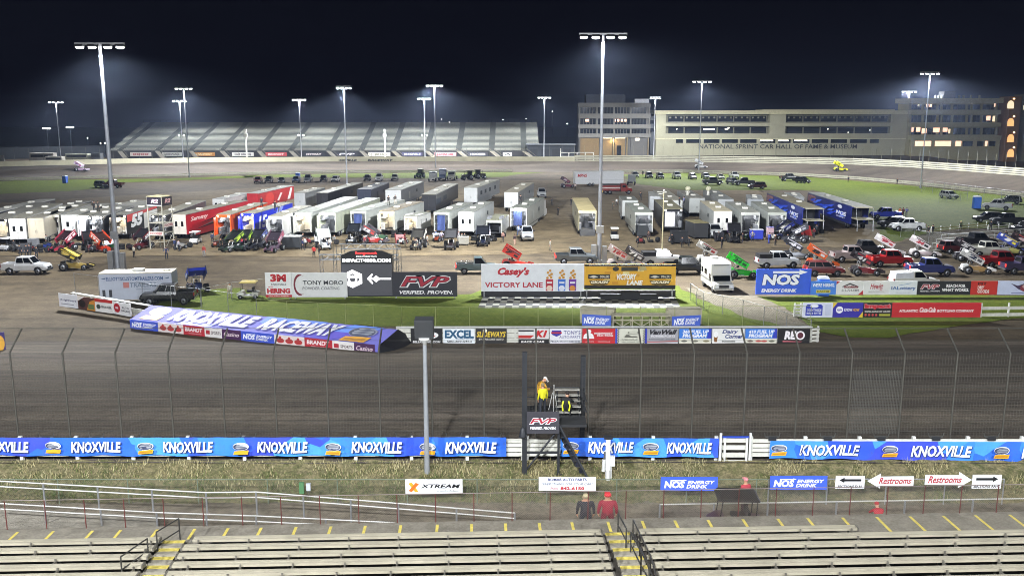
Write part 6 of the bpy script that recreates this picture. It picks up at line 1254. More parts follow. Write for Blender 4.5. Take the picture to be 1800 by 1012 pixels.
def race_car(px, py, heading, body, wing, board, num, numc, label, group='winged race cars in the push line', z=0.0, wings=True, tilt=0, pos=None, scale=1.12, numc2=None):
    t = thing('sprint_car', label, 'race car', pos if pos is not None else at(px, py, z), R(heading), group); t.scale = (scale,) * 3
    if tilt: t.rotation_euler = (0, R(tilt), R(heading))
    for n, q in race_parts():
        k = ('m', n); 
        if k not in _spr: _spr[k] = q.mesh(n)
        o = place(n, _spr[k], t)
        if n == 'body': recolor(o, car_paint(body))
        if n == 'tail_tank': recolor(o, car_paint(board if board != body else wing))
    for x, y, r_, w in ((-1.05, -.82, .47, .46), (-1.05, .74, .43, .40), (1.15, -.66, .34, .26), (1.15, .62, .33, .24)):
        a, b = wheel_meshes(r_, w); o = place('wheel', a, t); o.location = (x, y, r_); place('rim', b, o)
    if wings:
        Wm, Bm = M(wing, .4, var=.06), M(board, .4, var=.06)
        q = MB(); q.add([(-.76, -.76, 0), (.76, -.76, .03), (.76, .76, .03), (-.76, .76, 0), (-.76, -.76, .1), (.76, -.76, .06), (.76, .76, .06), (-.76, .76, .1)], [(0, 3, 2, 1), (4, 5, 6, 7), (0, 1, 5, 4), (1, 2, 6, 5), (2, 3, 7, 6), (3, 0, 4, 7)], Wm, T_WING); q.box(-.80, -.76, .1, -.74, .76, .26, Wm, T_WING); tw = q.build('top_wing', t)
        for s in (-1, 1):
            q = MB(); q.prism([(-1.05, -.42), (.92, -.40), (.95, .18), (-.55, .34), (-1.05, .34)], s * .78 - .015, s * .78 + .015, Bm, T_WING); o = q.build('side_board', t)
            BLv = T_WING @ Vector((-.95 if s < 0 else .85, s * .81, -.36)); U = (T_WING.to_3x3() @ Vector((1.75 if s < 0 else -1.75, 0, 0))); V = (T_WING.to_3x3() @ Vector((0, 0, .62)))
            l, e_ = decorate([('R', .02, .8, .98, .95, numc2 or '8a8a90'), ('T', num, .1, .14, .62, .74, numc, .15, .06), ('R', .68, .2, .94, .6, numc2 or 'b04040')], BLv, U, V, .012, .006); l.build('lettering', o); e_.build('emblem', o)
        q = MB(); q.add([(1.45, -.48, .55), (2.0, -.48, .45), (2.0, .48, .45), (1.45, .48, .55), (1.45, -.48, .6), (2.0, -.48, .48), (2.0, .48, .48), (1.45, .48, .6)], [(0, 3, 2, 1), (4, 5, 6, 7), (0, 1, 5, 4), (1, 2, 6, 5), (2, 3, 7, 6), (3, 0, 4, 7)], Wm)
        for s in (-1, 1): q.prism([(1.4, .32), (2.08, .32), (2.08, .6), (1.4, .75)], s * .49 - .012, s * .49 + .012, Bm)
        q.build('nose_wing', t)
    return t
W_, K_ = 'd8d8da', '1a1a1e'
for a in [
    (133, 474, 8, 'b59a4a', 'c9b45c', '2a2418', '9', 'd8c060', 'gold and black winged car following the white pickup at the left', 'e0c83a'),
    (907, 471, 355, 'c8301e', '2a2022', 'c83020', '7', '1a1a1a', 'red and black winged car between two pickups by the white bill board', '2a2022'),
    (1092, 471, 4, 'b8a8a6', 'd6ccca', 'c9bcb8', '18', 'a03030', 'pale winged car with red marks right of the tallest pole', 'b84038'),
    (1122, 474, 356, 'c4c4c6', W_, '2a2426', '71', 'dedede', 'dark winged car with white numbers left of the white pickup with dark bed', 'b8b8ba'),
    (1248, 463, 4, '6a2a2a', 'd6d4ce', 'd8d6d0', '3', '1a1a1a', 'white winged car showing above the motor home roof', 'a83a34'),
    (1303, 487, 0, '2ecb2e', '1d2a1d', '2fd030', '24', '184a18', 'bright green winged car left of the big blue board', '1d5a1d'),
    (1400, 455, 352, 'b0b4bc', W_, '23252c', '4', 'd8d8dc', 'white and black winged car before the lift gate hauler', 'c8c8d0'),
    (1442, 470, 350, 'd8581c', '2a2420', 'e0601e', '8', '1a1a1a', 'black and orange winged car behind the maroon car', 'd8d8d8'),
    (1560, 449, 354, 'd0c4c4', 'd8d6d6', 'dcd6d6', '9', 'a83040', 'white and red winged car behind the bright red pickup', 'b84a50'),
    (1622, 452, 352, 'c8b8ba', W_, 'e0d8d8', '24', 'b03040', 'tallest looking white winged car, above the dark blue pickup', '2a2a2e'),
    (1520, 483, 354, '8a2a30', K_, '2a2226', '41', 'dcdcdc', 'maroon and black winged car with white numbers right of the maroon car', 'a83040'),
    (1714, 480, 352, 'c8a46a', W_, 'e0e0dc', '2', '24304a', 'white winged car with tan body behind the dark blue pickup nose', '5a5a60'),
    (1700, 458, 354, '3a3438', '4a4246', '2a262c', '5', 'c8c8c8', 'dark winged car between two white ones at the right', 'b8b8b8'),
    (1775, 447, 350, 'b8b46a', W_, '3a4a9a', '1', 'd8d8dc', 'white and blue winged car with a yellow stripe near the right edge', 'd8c83a'),
    (1800, 446, 350, '2a2024', '3a2a2a', '2a2226', '6', 'b8a0a0', 'dark winged car cut by the right edge', 'a84040')]:
    race_car(*a[:9], numc2=a[9])
GP = 'race cars parked in the pits'
for a in [
    (113, 441, 250, '6a2030', '23181c', '8a2a3a', '6', 'd8c8cc', 'maroon race car below the double doored hauler', 'd8d0d0'),
    (160, 441, 300, '7a2028', '1d1b1e', '6a2430', '11', 'cfcfcf', 'dark maroon race car left of the red one in the left pits', 'c83a30'),
    (183, 443, 330, 'c03a1e', '2a1c1a', 'd04a28', '19', 'e8e0dc', 'red orange race car just left of the left tall pole', 'e0dcd8'),
    (249, 437, 250, '5a2028', '1a191c', '3a2228', '55', 'd0d0d0', 'dark red race car below the hauler numbered fifty five', '8a2a2a'),
    (410, 441, 240, '23302a', '16191a', '2a3a2e', '3', 'c8e04a', 'black and lime race car in front of the orange hauler', '9ac03a'),
    (428, 439, 265, '1d3a2c', '1a1d1e', '23342c', '3', 'b8d84a', 'black and green race car right of the lime one', '8ab03a'),
    (452, 438, 250, '2a2c34', '1c1d22', '3a3c48', '15', 'b8bcc8', 'dark blue grey race car in front of the blue hauler', '5a68b0'),
    (482, 442, 260, '5a4a58', '2a242c', '6a4a5a', '17', 'd8c8d0', 'purplish race car left of the black box trailer', 'a04a5a'),
    (570, 437, 290, 'b9bcb8', 'c8ccca', 'b4bab6', '2', '3a4a42', 'white race car with a pale wing before the pale green hauler', '5a6a62'),
    (622, 426, 265, '23262a', '1d2024', '2a3038', '8', '8a94a0', 'black race car before the silver hauler with blue doors', '4a5058'),
    (658, 428, 350, 'a02a26', '3a3c40', '4a4448', '12', 'c8c8cc', 'red race car with a grey wing before the brown roofed hauler', 'b03a36'),
    (735, 437, 262, '1e1d1f', '33322f', '2a2a2c', '7', 'd8d8d0', 'black race car with white nose below the yellow lit trailer', 'e0dcc8'),
    (793, 437, 268, '2a2024', '3a3a3c', '2a2628', '20', 'c0c0c4', 'black race car with a wide wing before the blue curtained hauler', '5a3038'),
    (849, 431, 270, '1a2038', '16181f', '20263a', '4', 'b8c0d8', 'navy race car before the white walled hauler', 'c8ccd8'),
    (1290, 425, 262, '1b1a1d', '1a1a1d', '2a262c', '36', 'a8a8b0', 'black race car among crew before the glazed door hauler', '6a3a8a'),
    (1376, 420, 200, '23284a', '1c1d24', '2a2e48', '49', 'b8bcd0', 'black and blue race car under the left lift gate', '3a48b0'),
    (1400, 426, 160, '26262a', '2a2a2e', '33343a', '83', 'c8c8cc', 'charcoal race car beside the blue lift gate hauler', '8a8a94'),
    (345, 512, 120, '1c2440', '2438a8', '23305a', '9', 'c8d0e8', 'blue and black race car at the end of the white lettered trailer', '2a48c8'),
    (997, 330, 10, '7a3a4a', '3a2a34', '4a3a44', '5', 'c8b8c0', 'purplish race car left of the long white trailer, far back', '8a4a5a')]:
    race_car(*a[:9], group=GP, numc2=a[9])
def on_back(px, py, z): return at(px, py, z)
race_car(143, 301, 5, 'c8a8c8', 'e4dce8', 'dcd0e4', '7', '7a4a8a', 'white and pink race car on the far straight at the left', 'race cars on the far straight', pos=at(143, 301, 1.2), scale=1.25, numc2='c05a8a')
race_car(1231, 295, 5, 'dcdcdc', 'ececee', 'e0e0e4', '1', '5a5a6a', 'white race car on the far straight behind a pole', 'race cars on the far straight', pos=at(1231, 296, 1.3), scale=1.2, numc2='a8a8b0')
race_car(1476, 299, 4, 'd8d824', 'e0e030', 'd4d420', '2', '4a4a10', 'bright yellow race car on the far straight at the right', 'race cars on the far straight', pos=at(1476, 301, 1.2), scale=1.25, numc2='b8b81a')

# ------------------------------------------------------------------ people
m_skin = M('b98a6e', .6, var=.05); m_hair = M('2a211c', .8); m_shoe = M('1a1918', .7)
POSES = {}
def pose_joints(kind):
    J = {'pel': (0, 0, .95), 'sp': (.0, .01, 1.12), 'ch': (0, .01, 1.32), 'nk': (0, -.01, 1.47), 'hd': (0, -.02, 1.60), 'ht': (0, -.01, 1.72)}
    arm = {'stand': [(.19, 0, 1.41), (.24, .03, 1.13), (.25, -.06, .90), (.24, -.09, .82)], 'walk': [(.19, 0, 1.41), (.23, .12, 1.14), (.23, .04, .92), (.22, 0, .84)], 'hips': [(.20, 0, 1.41), (.38, .06, 1.17), (.24, -.08, 1.02), (.19, -.1, 1.0)], 'lean': None, 'crouch': None}[kind]
    if kind in ('stand', 'walk', 'hips'):
        for s, n in ((1, 'r'), (-1, 'l')):
            f = -1 if (kind == 'walk' and s < 0) else 1
            for k, nm in enumerate(('sh', 'el', 'wr', 'hn')): x, y, z = arm[k]; J[nm + n] = (s * x, y * f, z)
            st = .22 * s if kind == 'walk' else .02 * s
            J['hp' + n] = (s * .10, 0, .90); J['kn' + n] = (s * .12, -.03 + st * .5, .50); J['an' + n] = (s * .13, st, .09); J['to' + n] = (s * .15, st - .17, .04)
    elif kind == 'lean':  # bent forward from the hips over a rail
        J.update({'pel': (0, 0, .93), 'sp': (.03, -.10, 1.10), 'ch': (.08, -.26, 1.27), 'nk': (.13, -.40, 1.38), 'hd': (.17, -.52, 1.45), 'ht': (.20, -.62, 1.50)})
        J.update({'shr': (.26, -.30, 1.32), 'elr': (.30, -.42, 1.06), 'wrr': (.16, -.60, 1.02), 'hnr': (.10, -.66, 1.02), 'shl': (-.12, -.34, 1.34), 'ell': (-.26, -.40, 1.10), 'wrl': (-.14, -.60, 1.04), 'hnl': (-.08, -.66, 1.04)})
        for s, n in ((1, 'r'), (-1, 'l')): J['hp' + n] = (s * .10, 0, .88); J['kn' + n] = (s * .13, -.04, .49); J['an' + n] = (s * .15, .03, .09); J['to' + n] = (s * .17, -.13, .04)
    else:  # crouch
        J.update({'pel': (0, .10, .42), 'sp': (0, .02, .60), 'ch': (0, -.10, .80), 'nk': (0, -.18, .93), 'hd': (.0, -.26, 1.02), 'ht': (0, -.30, 1.13)})
        for s, n in ((1, 'r'), (-1, 'l')):
            J.update({'sh' + n: (s * .20, -.10, .87), 'el' + n: (s * .30, -.30, .68), 'wr' + n: (s * .18, -.48, .62), 'hn' + n: (s * .14, -.55, .60), 'hp' + n: (s * .11, .08, .42), 'kn' + n: (s * .19, -.34, .50), 'an' + n: (s * .16, -.12, .09), 'to' + n: (s * .18, -.30, .04)})
    return J
RAD = {'pel': (.15, .12), 'sp': (.145, .105), 'ch': (.17, .115), 'nk': (.06, .06), 'hd': (.085, .10), 'ht': (.06, .07), 'sh': (.075, .075), 'el': (.052, .052), 'wr': (.038, .036), 'hn': (.045, .03), 'hp': (.095, .095), 'kn': (.068, .068), 'an': (.05, .05), 'to': (.048, .035)}
BON = [('pel', 'sp', 0), ('sp', 'ch', 0), ('ch', 'nk', 0), ('nk', 'hd', 1), ('hd', 'ht', 1)] + [x for n in 'rl' for x in (('ch', 'sh' + n, 0), ('sh' + n, 'el' + n, 0), ('el' + n, 'wr' + n, 0), ('wr' + n, 'hn' + n, 1), ('pel', 'hp' + n, 2), ('hp' + n, 'kn' + n, 2), ('kn' + n, 'an' + n, 2), ('an' + n, 'to' + n, 3))]
def person_mesh(kind):
    if kind in POSES: return POSES[kind]
    J = pose_joints(kind); names = list(J); idx = {n: i for i, n in enumerate(names)}; vs = [J[n] for n in names]; es = [(idx[a], idx[b]) for a, b, _ in BON]; rad = [RAD[n if n in RAD else n[:-1]] for n in names]
    for s, n in ((1, 'r'), (-1, 'l')):      # five fingers of different lengths
        h = Vector(J['hn' + n]); d = (h - Vector(J['wr' + n])).normalized(); side = d.cross(Vector((s, .2, .1))).normalized()
        for k, (off, ln) in enumerate(((-.03, .07), (-.011, .085), (.011, .08), (.03, .06), (-.05, .05))):
            p1 = h + side * off + d * (.02 if k < 4 else -.02); p2 = p1 + d * ln * .6 + side * (-.03 if k == 4 else 0); p3 = p2 + d * ln * .4 + Vector((-s * .02, 0, -.005))
            i0 = len(vs); vs += [tuple(p1), tuple(p2), tuple(p3)]; rad += [(.010, .010), (.009, .009), (.007, .007)]; es += [(idx['hn' + n], i0), (i0, i0 + 1), (i0 + 1, i0 + 2)]
    me = bpy.data.meshes.new('person'); me.from_pydata(vs, es, []); o = bpy.data.objects.new('person_build', me); COL.objects.link(o)
    md = o.modifiers.new('skin', 'SKIN'); 
    for i, r_ in enumerate(rad): me.skin_vertices[0].data[i].radius = r_; me.skin_vertices[0].data[i].use_root = (i == 0)
    ss = o.modifiers.new('sub', 'SUBSURF'); ss.levels = 1; ss.render_levels = 1
    dg = bpy.context.evaluated_depsgraph_get(); m2 = bpy.data.meshes.new_from_object(o.evaluated_get(dg)); bpy.data.objects.remove(o)
    m2.name = 'person'; m2.materials.clear()
    for m in (M('555555'), m_skin, M('2a2c34', .8), m_shoe): m2.materials.append(m)
    segs = [(Vector(J[a]), Vector(J[b]), c) for a, b, c in BON]
    for p in m2.polygons:
        c = p.center; best = (9, 0)
        for a, b, k in segs:
            ab = b - a; t_ = max(0, min(1, (c - a).dot(ab) / ab.length_squared)); d = (c - a - ab * t_).length
            if d < best[0]: best = (d, k)
        p.material_index = best[1]; p.use_smooth = True
    H = Vector(J['hd']); up = (Vector(J['ht']) - H).normalized(); POSES[kind] = (m2, H + up * .045, up); return POSES[kind]
_hm = {}
def head_mesh(kind):
    """hair or cap, eyes, nose and mouth for one pose"""
    if kind in _hm: return _hm[kind]
    me, H, up = person_mesh(kind); fw = Vector((0, -1, 0)); fw = (fw - up * fw.dot(up)).normalized(); rt = fw.cross(up); T_ = Matrix((rt, -fw, up)).transposed().to_4x4(); T_.translation = H
    h = MB(); h.ell((0, .015, .035), (.093, .112, .105), m_hair, 12, 8, T_); h.v = [v for v in h.v]
    f = MB(); 
    for s in (-1, 1): f.ell((s * .032, -.095, -.02), (.012, .008, .008), M('1a1614', .4), 6, 4, T_); f.ell((s * .092, .0, -.03), (.014, .024, .034), m_skin, 6, 5, T_)
    f.ell((0, -.108, -.045), (.014, .02, .022), m_skin, 6, 5, T_); f.box(-.025, -.102, -.085, .025, -.094, -.076, M('7a3f3a', .6), T_); f.ell((0, -.03, -.05), (.07, .075, .085), m_skin, 10, 7, T_)
    c = MB(); c.ell((0, .005, .05), (.10, .118, .085), m_white, 12, 8, T_); c.box(-.075, -.20, .035, .075, -.08, .05, m_white, T_)
    _hm[kind] = (h.mesh('hair'), f.mesh('face'), c.mesh('cap')); return _hm[kind]
def person(px, py, kind, rot, shirt, label, pants='23252c', cap=None, hair='2a211c', group='people in the infield', z=0.0, pos=None, scale=1.0, sleeve=None):
    me, H, up = person_mesh(kind); p = pos if pos is not None else at(px, py, z)
    t = thing('person', label, 'person', p, R(rot), group); t.scale = (scale,) * 3
    o = place('body', me, t); recolor(o, M(shirt, .8), None, M(pants, .85), None)
    h, f, c = head_mesh(kind); place('face', f, t)
    if cap: o = place('cap', c, t); recolor(o, M(cap, .7))
    else: o = place('hair', h, t); recolor(o, M(hair, .8))
    return t
PIT = 'people standing in the pits'
for px, py, k, r_, sh, pa, cap, lab in [
    (36, 451, 'walk', 200, '23242a', '1c1d22', None, 'person in black carrying a chest at the far left, left one of two'), (47, 451, 'walk', 190, '2a2b30', '202126', None, 'person in black carrying a chest at the far left, right one of two'),
    (153, 440, 'stand', 30, '1d1e24', '2a2c34', 'c83a30', 'person in black with a red cap by the maroon race car'), (236, 453, 'stand', 150, 'b0a898', '1c1b1e', None, 'person in a pale shirt and black trousers right of the left tall pole'),
    (293, 455, 'hips', 10, '3a4260', '2a3040', None, 'person in blue standing below the scaffold tower'), (359, 452, 'stand', 0, 'a83a34', '8a8a90', None, 'person in a red shirt and grey trousers on the pit road edge'),
    (374, 428, 'stand', 200, '2a3048', '1c1e28', None, 'person in navy beside the white boxy pit cart'), (388, 421, 'walk', 100, '4a4c54', '2a2c30', None, 'person in grey at the red hauler rear corner'),
    (536, 437, 'stand', 180, 'b8bab8', '3a3c40', None, 'person in light grey right of the black box trailer'), (552, 453, 'stand', 185, 'b82a24', '1d1d20', None, 'person in a bright red shirt and black shorts left of the video screen'),
    (561, 447, 'walk', 220, '2a2420', '1d1c1e', None, 'person in dark clothes just right of the red shirt'), (580, 437, 'stand', 170, 'c9c9c4', '6a6c70', None, 'person in white by the white race car'), (588, 432, 'hips', 140, '8a8c8a', '2a2a2c', None, 'person in grey right of the white race car'),
    (730, 440, 'stand', 200, '1c1d20', 'c8c0a8', None, 'person in black and pale shorts at the black race car with white nose'), (751, 432, 'walk', 100, 'c8c4bc', '2a2c30', None, 'person in a white shirt below the yellow lit trailer'),
    (776, 425, 'hips', 180, 'a8a0b8', '3a3a44', None, 'person in lilac before the blue curtains'), (806, 425, 'stand', 120, 'd2d2d4', '3a3c40', None, 'person in white right of the blue curtained hauler'), (884, 426, 'stand', 170, '8a6a60', '2a2c30', None, 'person in brown before the open low trailer'),
    (905, 431, 'walk', 190, '2a1c1e', 'b09080', None, 'person in black and bare legs in front of the lit white hauler'), (911, 414, 'stand', 160, 'b0bcd8', '4a5a80', None, 'person in pale blue at the lit white hauler steps'),
    (967, 441, 'walk', 60, 'a8a498', '7a7468', None, 'person in beige walking alone in the lane'), (981, 379, 'walk', 180, '23201e', '2a2826', None, 'person in black walking up the lane between haulers'), (970, 361, 'stand', 200, '3a3834', '2a2a2a', None, 'person in dark clothes beside the white cab at the lane'),
    (1004, 362, 'stand', 160, '1c1d20', '23252a', None, 'person in black beside the beige hauler'), (1011, 334, 'stand', 180, 'c8b8b0', '3a3434', None, 'person in a pale shirt before the long white trailer'), (1077, 368, 'stand', 90, '6a6c60', '3a3c3a', None, 'person in olive left of the silver hauler in the lane'), (1084, 362, 'walk', 120, 'd8d8d6', '2a2c30', None, 'person in white by the white coach in the lane'),
    (1181, 430, 'stand', 210, '1a1b1f', '17181b', None, 'crew member in black, left one before the white curtain'), (1199, 436, 'stand', 170, '24262c', '1a1b1f', None, 'crew member in dark grey, middle one before the white curtain'), (1211, 436, 'hips', 150, '1d1e22', '1c1d20', None, 'crew member in black, right one before the white curtain'),
    (1263, 425, 'stand', 190, '2a2a30', '1c1d22', None, 'crew member beside the silver pickup with glazed doors behind'), (1305, 428, 'walk', 220, '3a3440', '23222a', None, 'crew member in plum right of the black race car'), (1318, 413, 'stand', 180, '8a8474', '4a4840', None, 'person in khaki at the open silver hauler'),
    (1352, 428, 'stand', 200, '4a5ab8', '3a48a0', None, 'person in blue right of the stickered cart'), (1384, 430, 'hips', 170, '1d1e28', '2a3a90', None, 'crew member in black and blue under the lift gate'), (1393, 417, 'stand', 180, 'c8ccd4', '23252c', None, 'person in white beneath the lift gate'), (1435, 412, 'stand', 160, '2a2c34', '1d1e24', None, 'crew member in black right of the lift gate legs'),
    (1688, 406, 'hips', 180, '2a3a1e', '1c1f1c', 'c8d84a', 'marshal in dark clothes with a lime cap on the lawn edge'), (1741, 405, 'stand', 160, '23242a', '1c1d20', None, 'person in black at the white rail left of the dark trio'), (1631, 415, 'walk', 150, '23201e', '3a3430', None, 'person in black leaning by the bleacher rail, left of two'), (1639, 413, 'stand', 200, '1d1c1e', '2a2826', None, 'person in black by the bleacher rail, right of two'),
    (1581, 380, 'stand', 170, 'b86a3a', '4a3a34', None, 'person in orange by the bright blue pickup'), (1587, 380, 'stand', 190, '5a2a34', '2a2428', None, 'person in maroon between two others on the lawn'), (1593, 380, 'hips', 180, '5a6090', '2a2c40', None, 'person in blue, right one of three on the lawn'),
    (1491, 320, 'stand', 180, '1c1d1e', '1c1d1e', None, 'person in black at the back fence below the yellow race car'), (1577, 324, 'stand', 180, '23201e', '1d1c1e', None, 'person in black at the back fence left of the right pole'), (1130, 309, 'stand', 180, '23241e', '1d1c1e', None, 'person in black standing at the right back fence row'), (1767, 424, 'stand', 190, '23242a', '1d1d22', None, 'person in black on the bleachers at the right')]:
    person(px, py, k, r_, sh, lab, pa, cap, group=PIT)
RF = 'people standing on hauler roofs'
for px, py, k, r_, sh, pa, zz, lab in [
    (166, 372, 'stand', 170, '23211f', '1d1c1e', 4.15, 'person in black on a roof left of the tall pole, left of two'), (173, 372, 'walk', 190, '2a2826', '23211f', 4.15, 'person in black on a roof left of the tall pole, right of two'), (460, 364, 'stand', 170, '2a2430', '23202a', 4.15, 'person in dark clothes on the blue hauler roof'),
    (484, 371, 'hips', 150, '1d1c20', '2a2a2e', 4.15, 'person in black on the roof edge right of the blue hauler'), (491, 373, 'stand', 190, '8a8a86', '3a3a3c', 4.15, 'person in grey on the roof edge right of the blue hauler'), (683, 361, 'stand', 180, '2a2622', '2a2826', 4.15, 'person in black on the brown roof, left of two'), (695, 360, 'hips', 160, '3a3430', 'c8c0b0', 4.15, 'person in brown on the brown roof, right of two'),
    (915, 359, 'stand', 180, '1a1a1c', '1d1e20', 4.15, 'person in black on the silver hauler roof beside the lane'), (1194, 364, 'stand', 110, '1a1a1d', '17181b', 4.15, 'person in black on the black hauler roof'), (1202, 363, 'hips', 250, '8a98c8', '2a2c34', 4.15, 'person in pale blue on the black hauler roof'), (1126, 353, 'stand', 180, '1d1d1f', '1c1c1e', 4.15, 'person in black on the roof of the silver hauler in the lane')]:
    person(px, py, k, r_, sh, lab, pa, None, group=RF, z=zz)
person(405, 524, 'stand', 0, 'c8c0b4', 'person in a pale shirt at the lawn fence left of the golf cart', '8a8478', None, group='people at the track')
# officials on the flag stand
fp = Vector((fpx(944, 700, 45.6).x, 45.6, PZ)); person(0, 0, 'lean', 120, 'd29a2a', 'flag man in orange yellow jacket and white cap bending over the stand rail', '1d2026', 'e6e2d8', pos=fp, group='officials on the flag stand', scale=1.08)
fp = Vector((fpx(954, 720, 44.8).x, 44.8, PZ)); person(0, 0, 'stand', 200, 'd8d21e', 'official in a lime yellow vest standing behind the dark stand banner', '2a2e36', None, hair='8a7a5a', pos=fp, group='officials on the flag stand', scale=1.0)
fp = Vector((fpx(994, 735, 44.6).x, 44.6, PZ)); person(0, 0, 'crouch', 160, '17181a', 'official crouching in black with lime stripes beside the plank benches', '1c1d20', None, pos=fp, group='officials on the flag stand', scale=1.1)
o = COL.objects[-1].parent if False else None
q = MB(); b0 = fp + Vector((0, 0, .55))
for dx in (-.13, .13): q.path([(b0.x + dx, b0.y - .30, b0.z + .42), (b0.x + dx * 1.5, b0.y - .36, b0.z + .2), (b0.x + dx * 1.2, b0.y - .34, b0.z - .08)], .045, M('d8e02a', .6), 6)
cr_ = [o for o in bpy.data.objects if o.name.startswith('person') and o.get('label', '').startswith('official crouching')][0]
oo = q.build('vest_stripes'); oo.parent = cr_; bpy.context.view_layer.update(); oo.matrix_parent_inverse = cr_.matrix_world.inverted()
# flags on the stand
q = MB(); a = Vector((fpx(973, 700, 45.2).x, 45.2, PZ)); q.tube(a, a + Vector((.02, 0, 1.55)), .025, m_white, n=6); q.tube(a + Vector((-.25, 0, .2)), a + Vector((-.05, .1, 1.1)), .02, m_white, n=6); q.tube(a + Vector((.2, 0, .1)), a + Vector((.1, .1, .95)), .02, m_white, n=6)
tag(q.build('flag_sticks'), 'white flag sticks standing upright on the flag stand', 'flag sticks')
# concourse people
person(0, 0, 'stand', 180, '23252e', 'person in a dark jacket behind the red fence, left of the red one', '2a2c34', None, hair='b0a480', pos=Vector((at(1027, 905, 2.4).x, 37.4, 1.75)), group='people on the concourse', scale=1.1).scale = (1.5, 1.35, 1.1)
person(0, 0, 'stand', 180, '8a1830', 'person in a red jacket and red cap behind the red fence', '6a1a2a', 'c8202c', pos=Vector((at(1065, 905, 2.4).x, 37.4, 1.75)), group='people on the concourse', scale=1.14).scale = (1.6, 1.4, 1.12)
person(0, 0, 'stand', 200, 'a83a44', 'person in a pink cap standing beside the black roofed cart', '3a2a30', 'd8848a', pos=Vector((at(1305, 880, 2.0).x, 40.0, 1.5)), group='people on the concourse', scale=1.05)
person(0, 0, 'crouch', 180, 'a01c2c', 'person in a red hood sitting low behind the red fence at the right', '6a1a24', 'b0202c', pos=Vector((at(1525, 900, 2.0).x, 38.0, 1.75)), group='people on the concourse')
# ------------------------------------------------------------------ pit clutter in front of the haulers
_clt = {}
def clutter_meshes():
    if _clt: return _clt
    q = MB(); q.loft([[(x, -w, .35), (x, w, .35), (x, w * .8, z), (x, -w * .8, z)] for x, w, z in ((-.85, .3, .75), (-.3, .32, .85), (.3, .28, .95), (.85, .3, .8), (1.0, .2, .6))], car_paint('3a3c40')); _clt['body'] = q.mesh('body')
    q = MB(); q.tube((.35, -.4, 1.15), (.35, .4, 1.15), .03, m_plast); q.tube((.45, 0, .8), (.35, 0, 1.15), .03, m_plast); _clt['handlebar'] = q.mesh('handlebar')
    q = MB(); q.box(-1.0, -.35, .82, -.4, .35, .88, m_plast); q.box(.55, -.35, .95, .95, .35, 1.0, m_plast); _clt['rack'] = q.mesh('rack')
    q = MB(); T0 = Matrix.Translation((0, 0, 0)); q.lathe([(.28, 0), (.42, .03), (.44, .2), (.42, .37), (.28, .4)], m_tyre, 14); _clt['tyre'] = q.mesh('tyre')
    return _clt
def quad(px, py, h, c, label):
    m = clutter_meshes(); t = thing('quad_bike', label, 'quad bike', at(px, py, 0), R(h), 'quad bikes in the pits')
    o = place('body', m['body'], t); recolor(o, car_paint(c)); place('handlebar', m['handlebar'], t); place('rack', m['rack'], t); a, b = wheel_meshes(.3, .26)
    for x in (-.6, .65):
        for y in (-.45, .45): o = place('wheel', a, t); o.location = (x, y, .3); place('rim', b, o)
def tyres(px, py, n, label):
    m = clutter_meshes(); p = at(px, py, 0)
    t = thing('tyre_stack', label, 'tyres', p, 0, 'stacks of race tyres')
    for k in range(n):
        o = place('tyre', m['tyre'], t); o.location = (.05 * (k % 2), .03 * k, .4 * k)
        if k == 0: o2 = place('tyre', m['tyre'], t); o2.location = (1.0, .2, .44); o2.rotation_euler = (R(90), 0, .4)
def spare_wing(px, py, c, label):
    t = thing('spare_wing', label, 'wing', at(px, py, 0), R(20), 'spare wings leaning in the pits'); q = MB(); T_ = Matrix.Translation((0, 0, .75)) @ Matrix.Rotation(R(65), 4, 'X'); q.box(-.75, -.72, -.04, .75, .72, .04, M(c, .4), T_); q.build('panel', t)
    for s in (-1, 1): q = MB(); q.box(s * .77 - .015, -.9, -.3, s * .77 + .015, .9, .35, M(c, .4), T_); q.build('side_board', t)
AN = [(31, 437, 'the white hauler with a single door'), (61, 440, 'the beige blank backed hauler'), (91, 433, 'the hauler with a cream interior'), (125, 431, 'the double doored white hauler'), (205, 433, 'the hauler numbered fifty five'), (316, 432, 'the red hauler'), (392, 430, 'the orange hauler'), (434, 428, 'the vivid blue hauler'), (481, 431, 'the white hauler with open hatches'), (540, 425, 'the warm lit grey hauler'), (573, 428, 'the pale green grey hauler'), (626, 421, 'the silver hauler with dark blue doors'), (677, 419, 'the brown roofed hauler'), (719, 424, 'the trailer glowing yellow'), (773, 421, 'the hauler with white strip lamps'), (818, 420, 'the hauler with a bright rear wall'), (867, 419, 'the low olive roofed trailer'), (1133, 422, 'the glass backed silver hauler'), (1186, 424, 'the black hauler with white curtains'), (1275, 422, 'the hauler with glazed doors'), (1320, 419, 'the open dark silver hauler'), (1366, 417, 'the hauler with glass rear doors'), (1425, 409, 'the left blue hauler')]
rc = random.Random(11); CC = ['1c1d20', '7a1f22', '2a3a7a', '4a4c50', '23502c', 'b8b8b4', '8a3a1e', '1f2a2e']; SH = ['1d1e22', '2a2c34', '8a8a86', 'b8b4aa', '6a2428', '2a3860', '3a3c3a', 'a8a4b0', '4a3a34']
NC = {'1c1d20': 'black', '7a1f22': 'dark red', '2a3a7a': 'blue', '4a4c50': 'grey', '23502c': 'green', 'b8b8b4': 'pale', '8a3a1e': 'rusty orange', '1f2a2e': 'slate'}
NS = {'1d1e22': 'black', '2a2c34': 'dark grey', '8a8a86': 'mid grey', 'b8b4aa': 'pale beige', '6a2428': 'dark red', '2a3860': 'navy', '3a3c3a': 'charcoal', 'a8a4b0': 'lilac grey', '4a3a34': 'brown'}
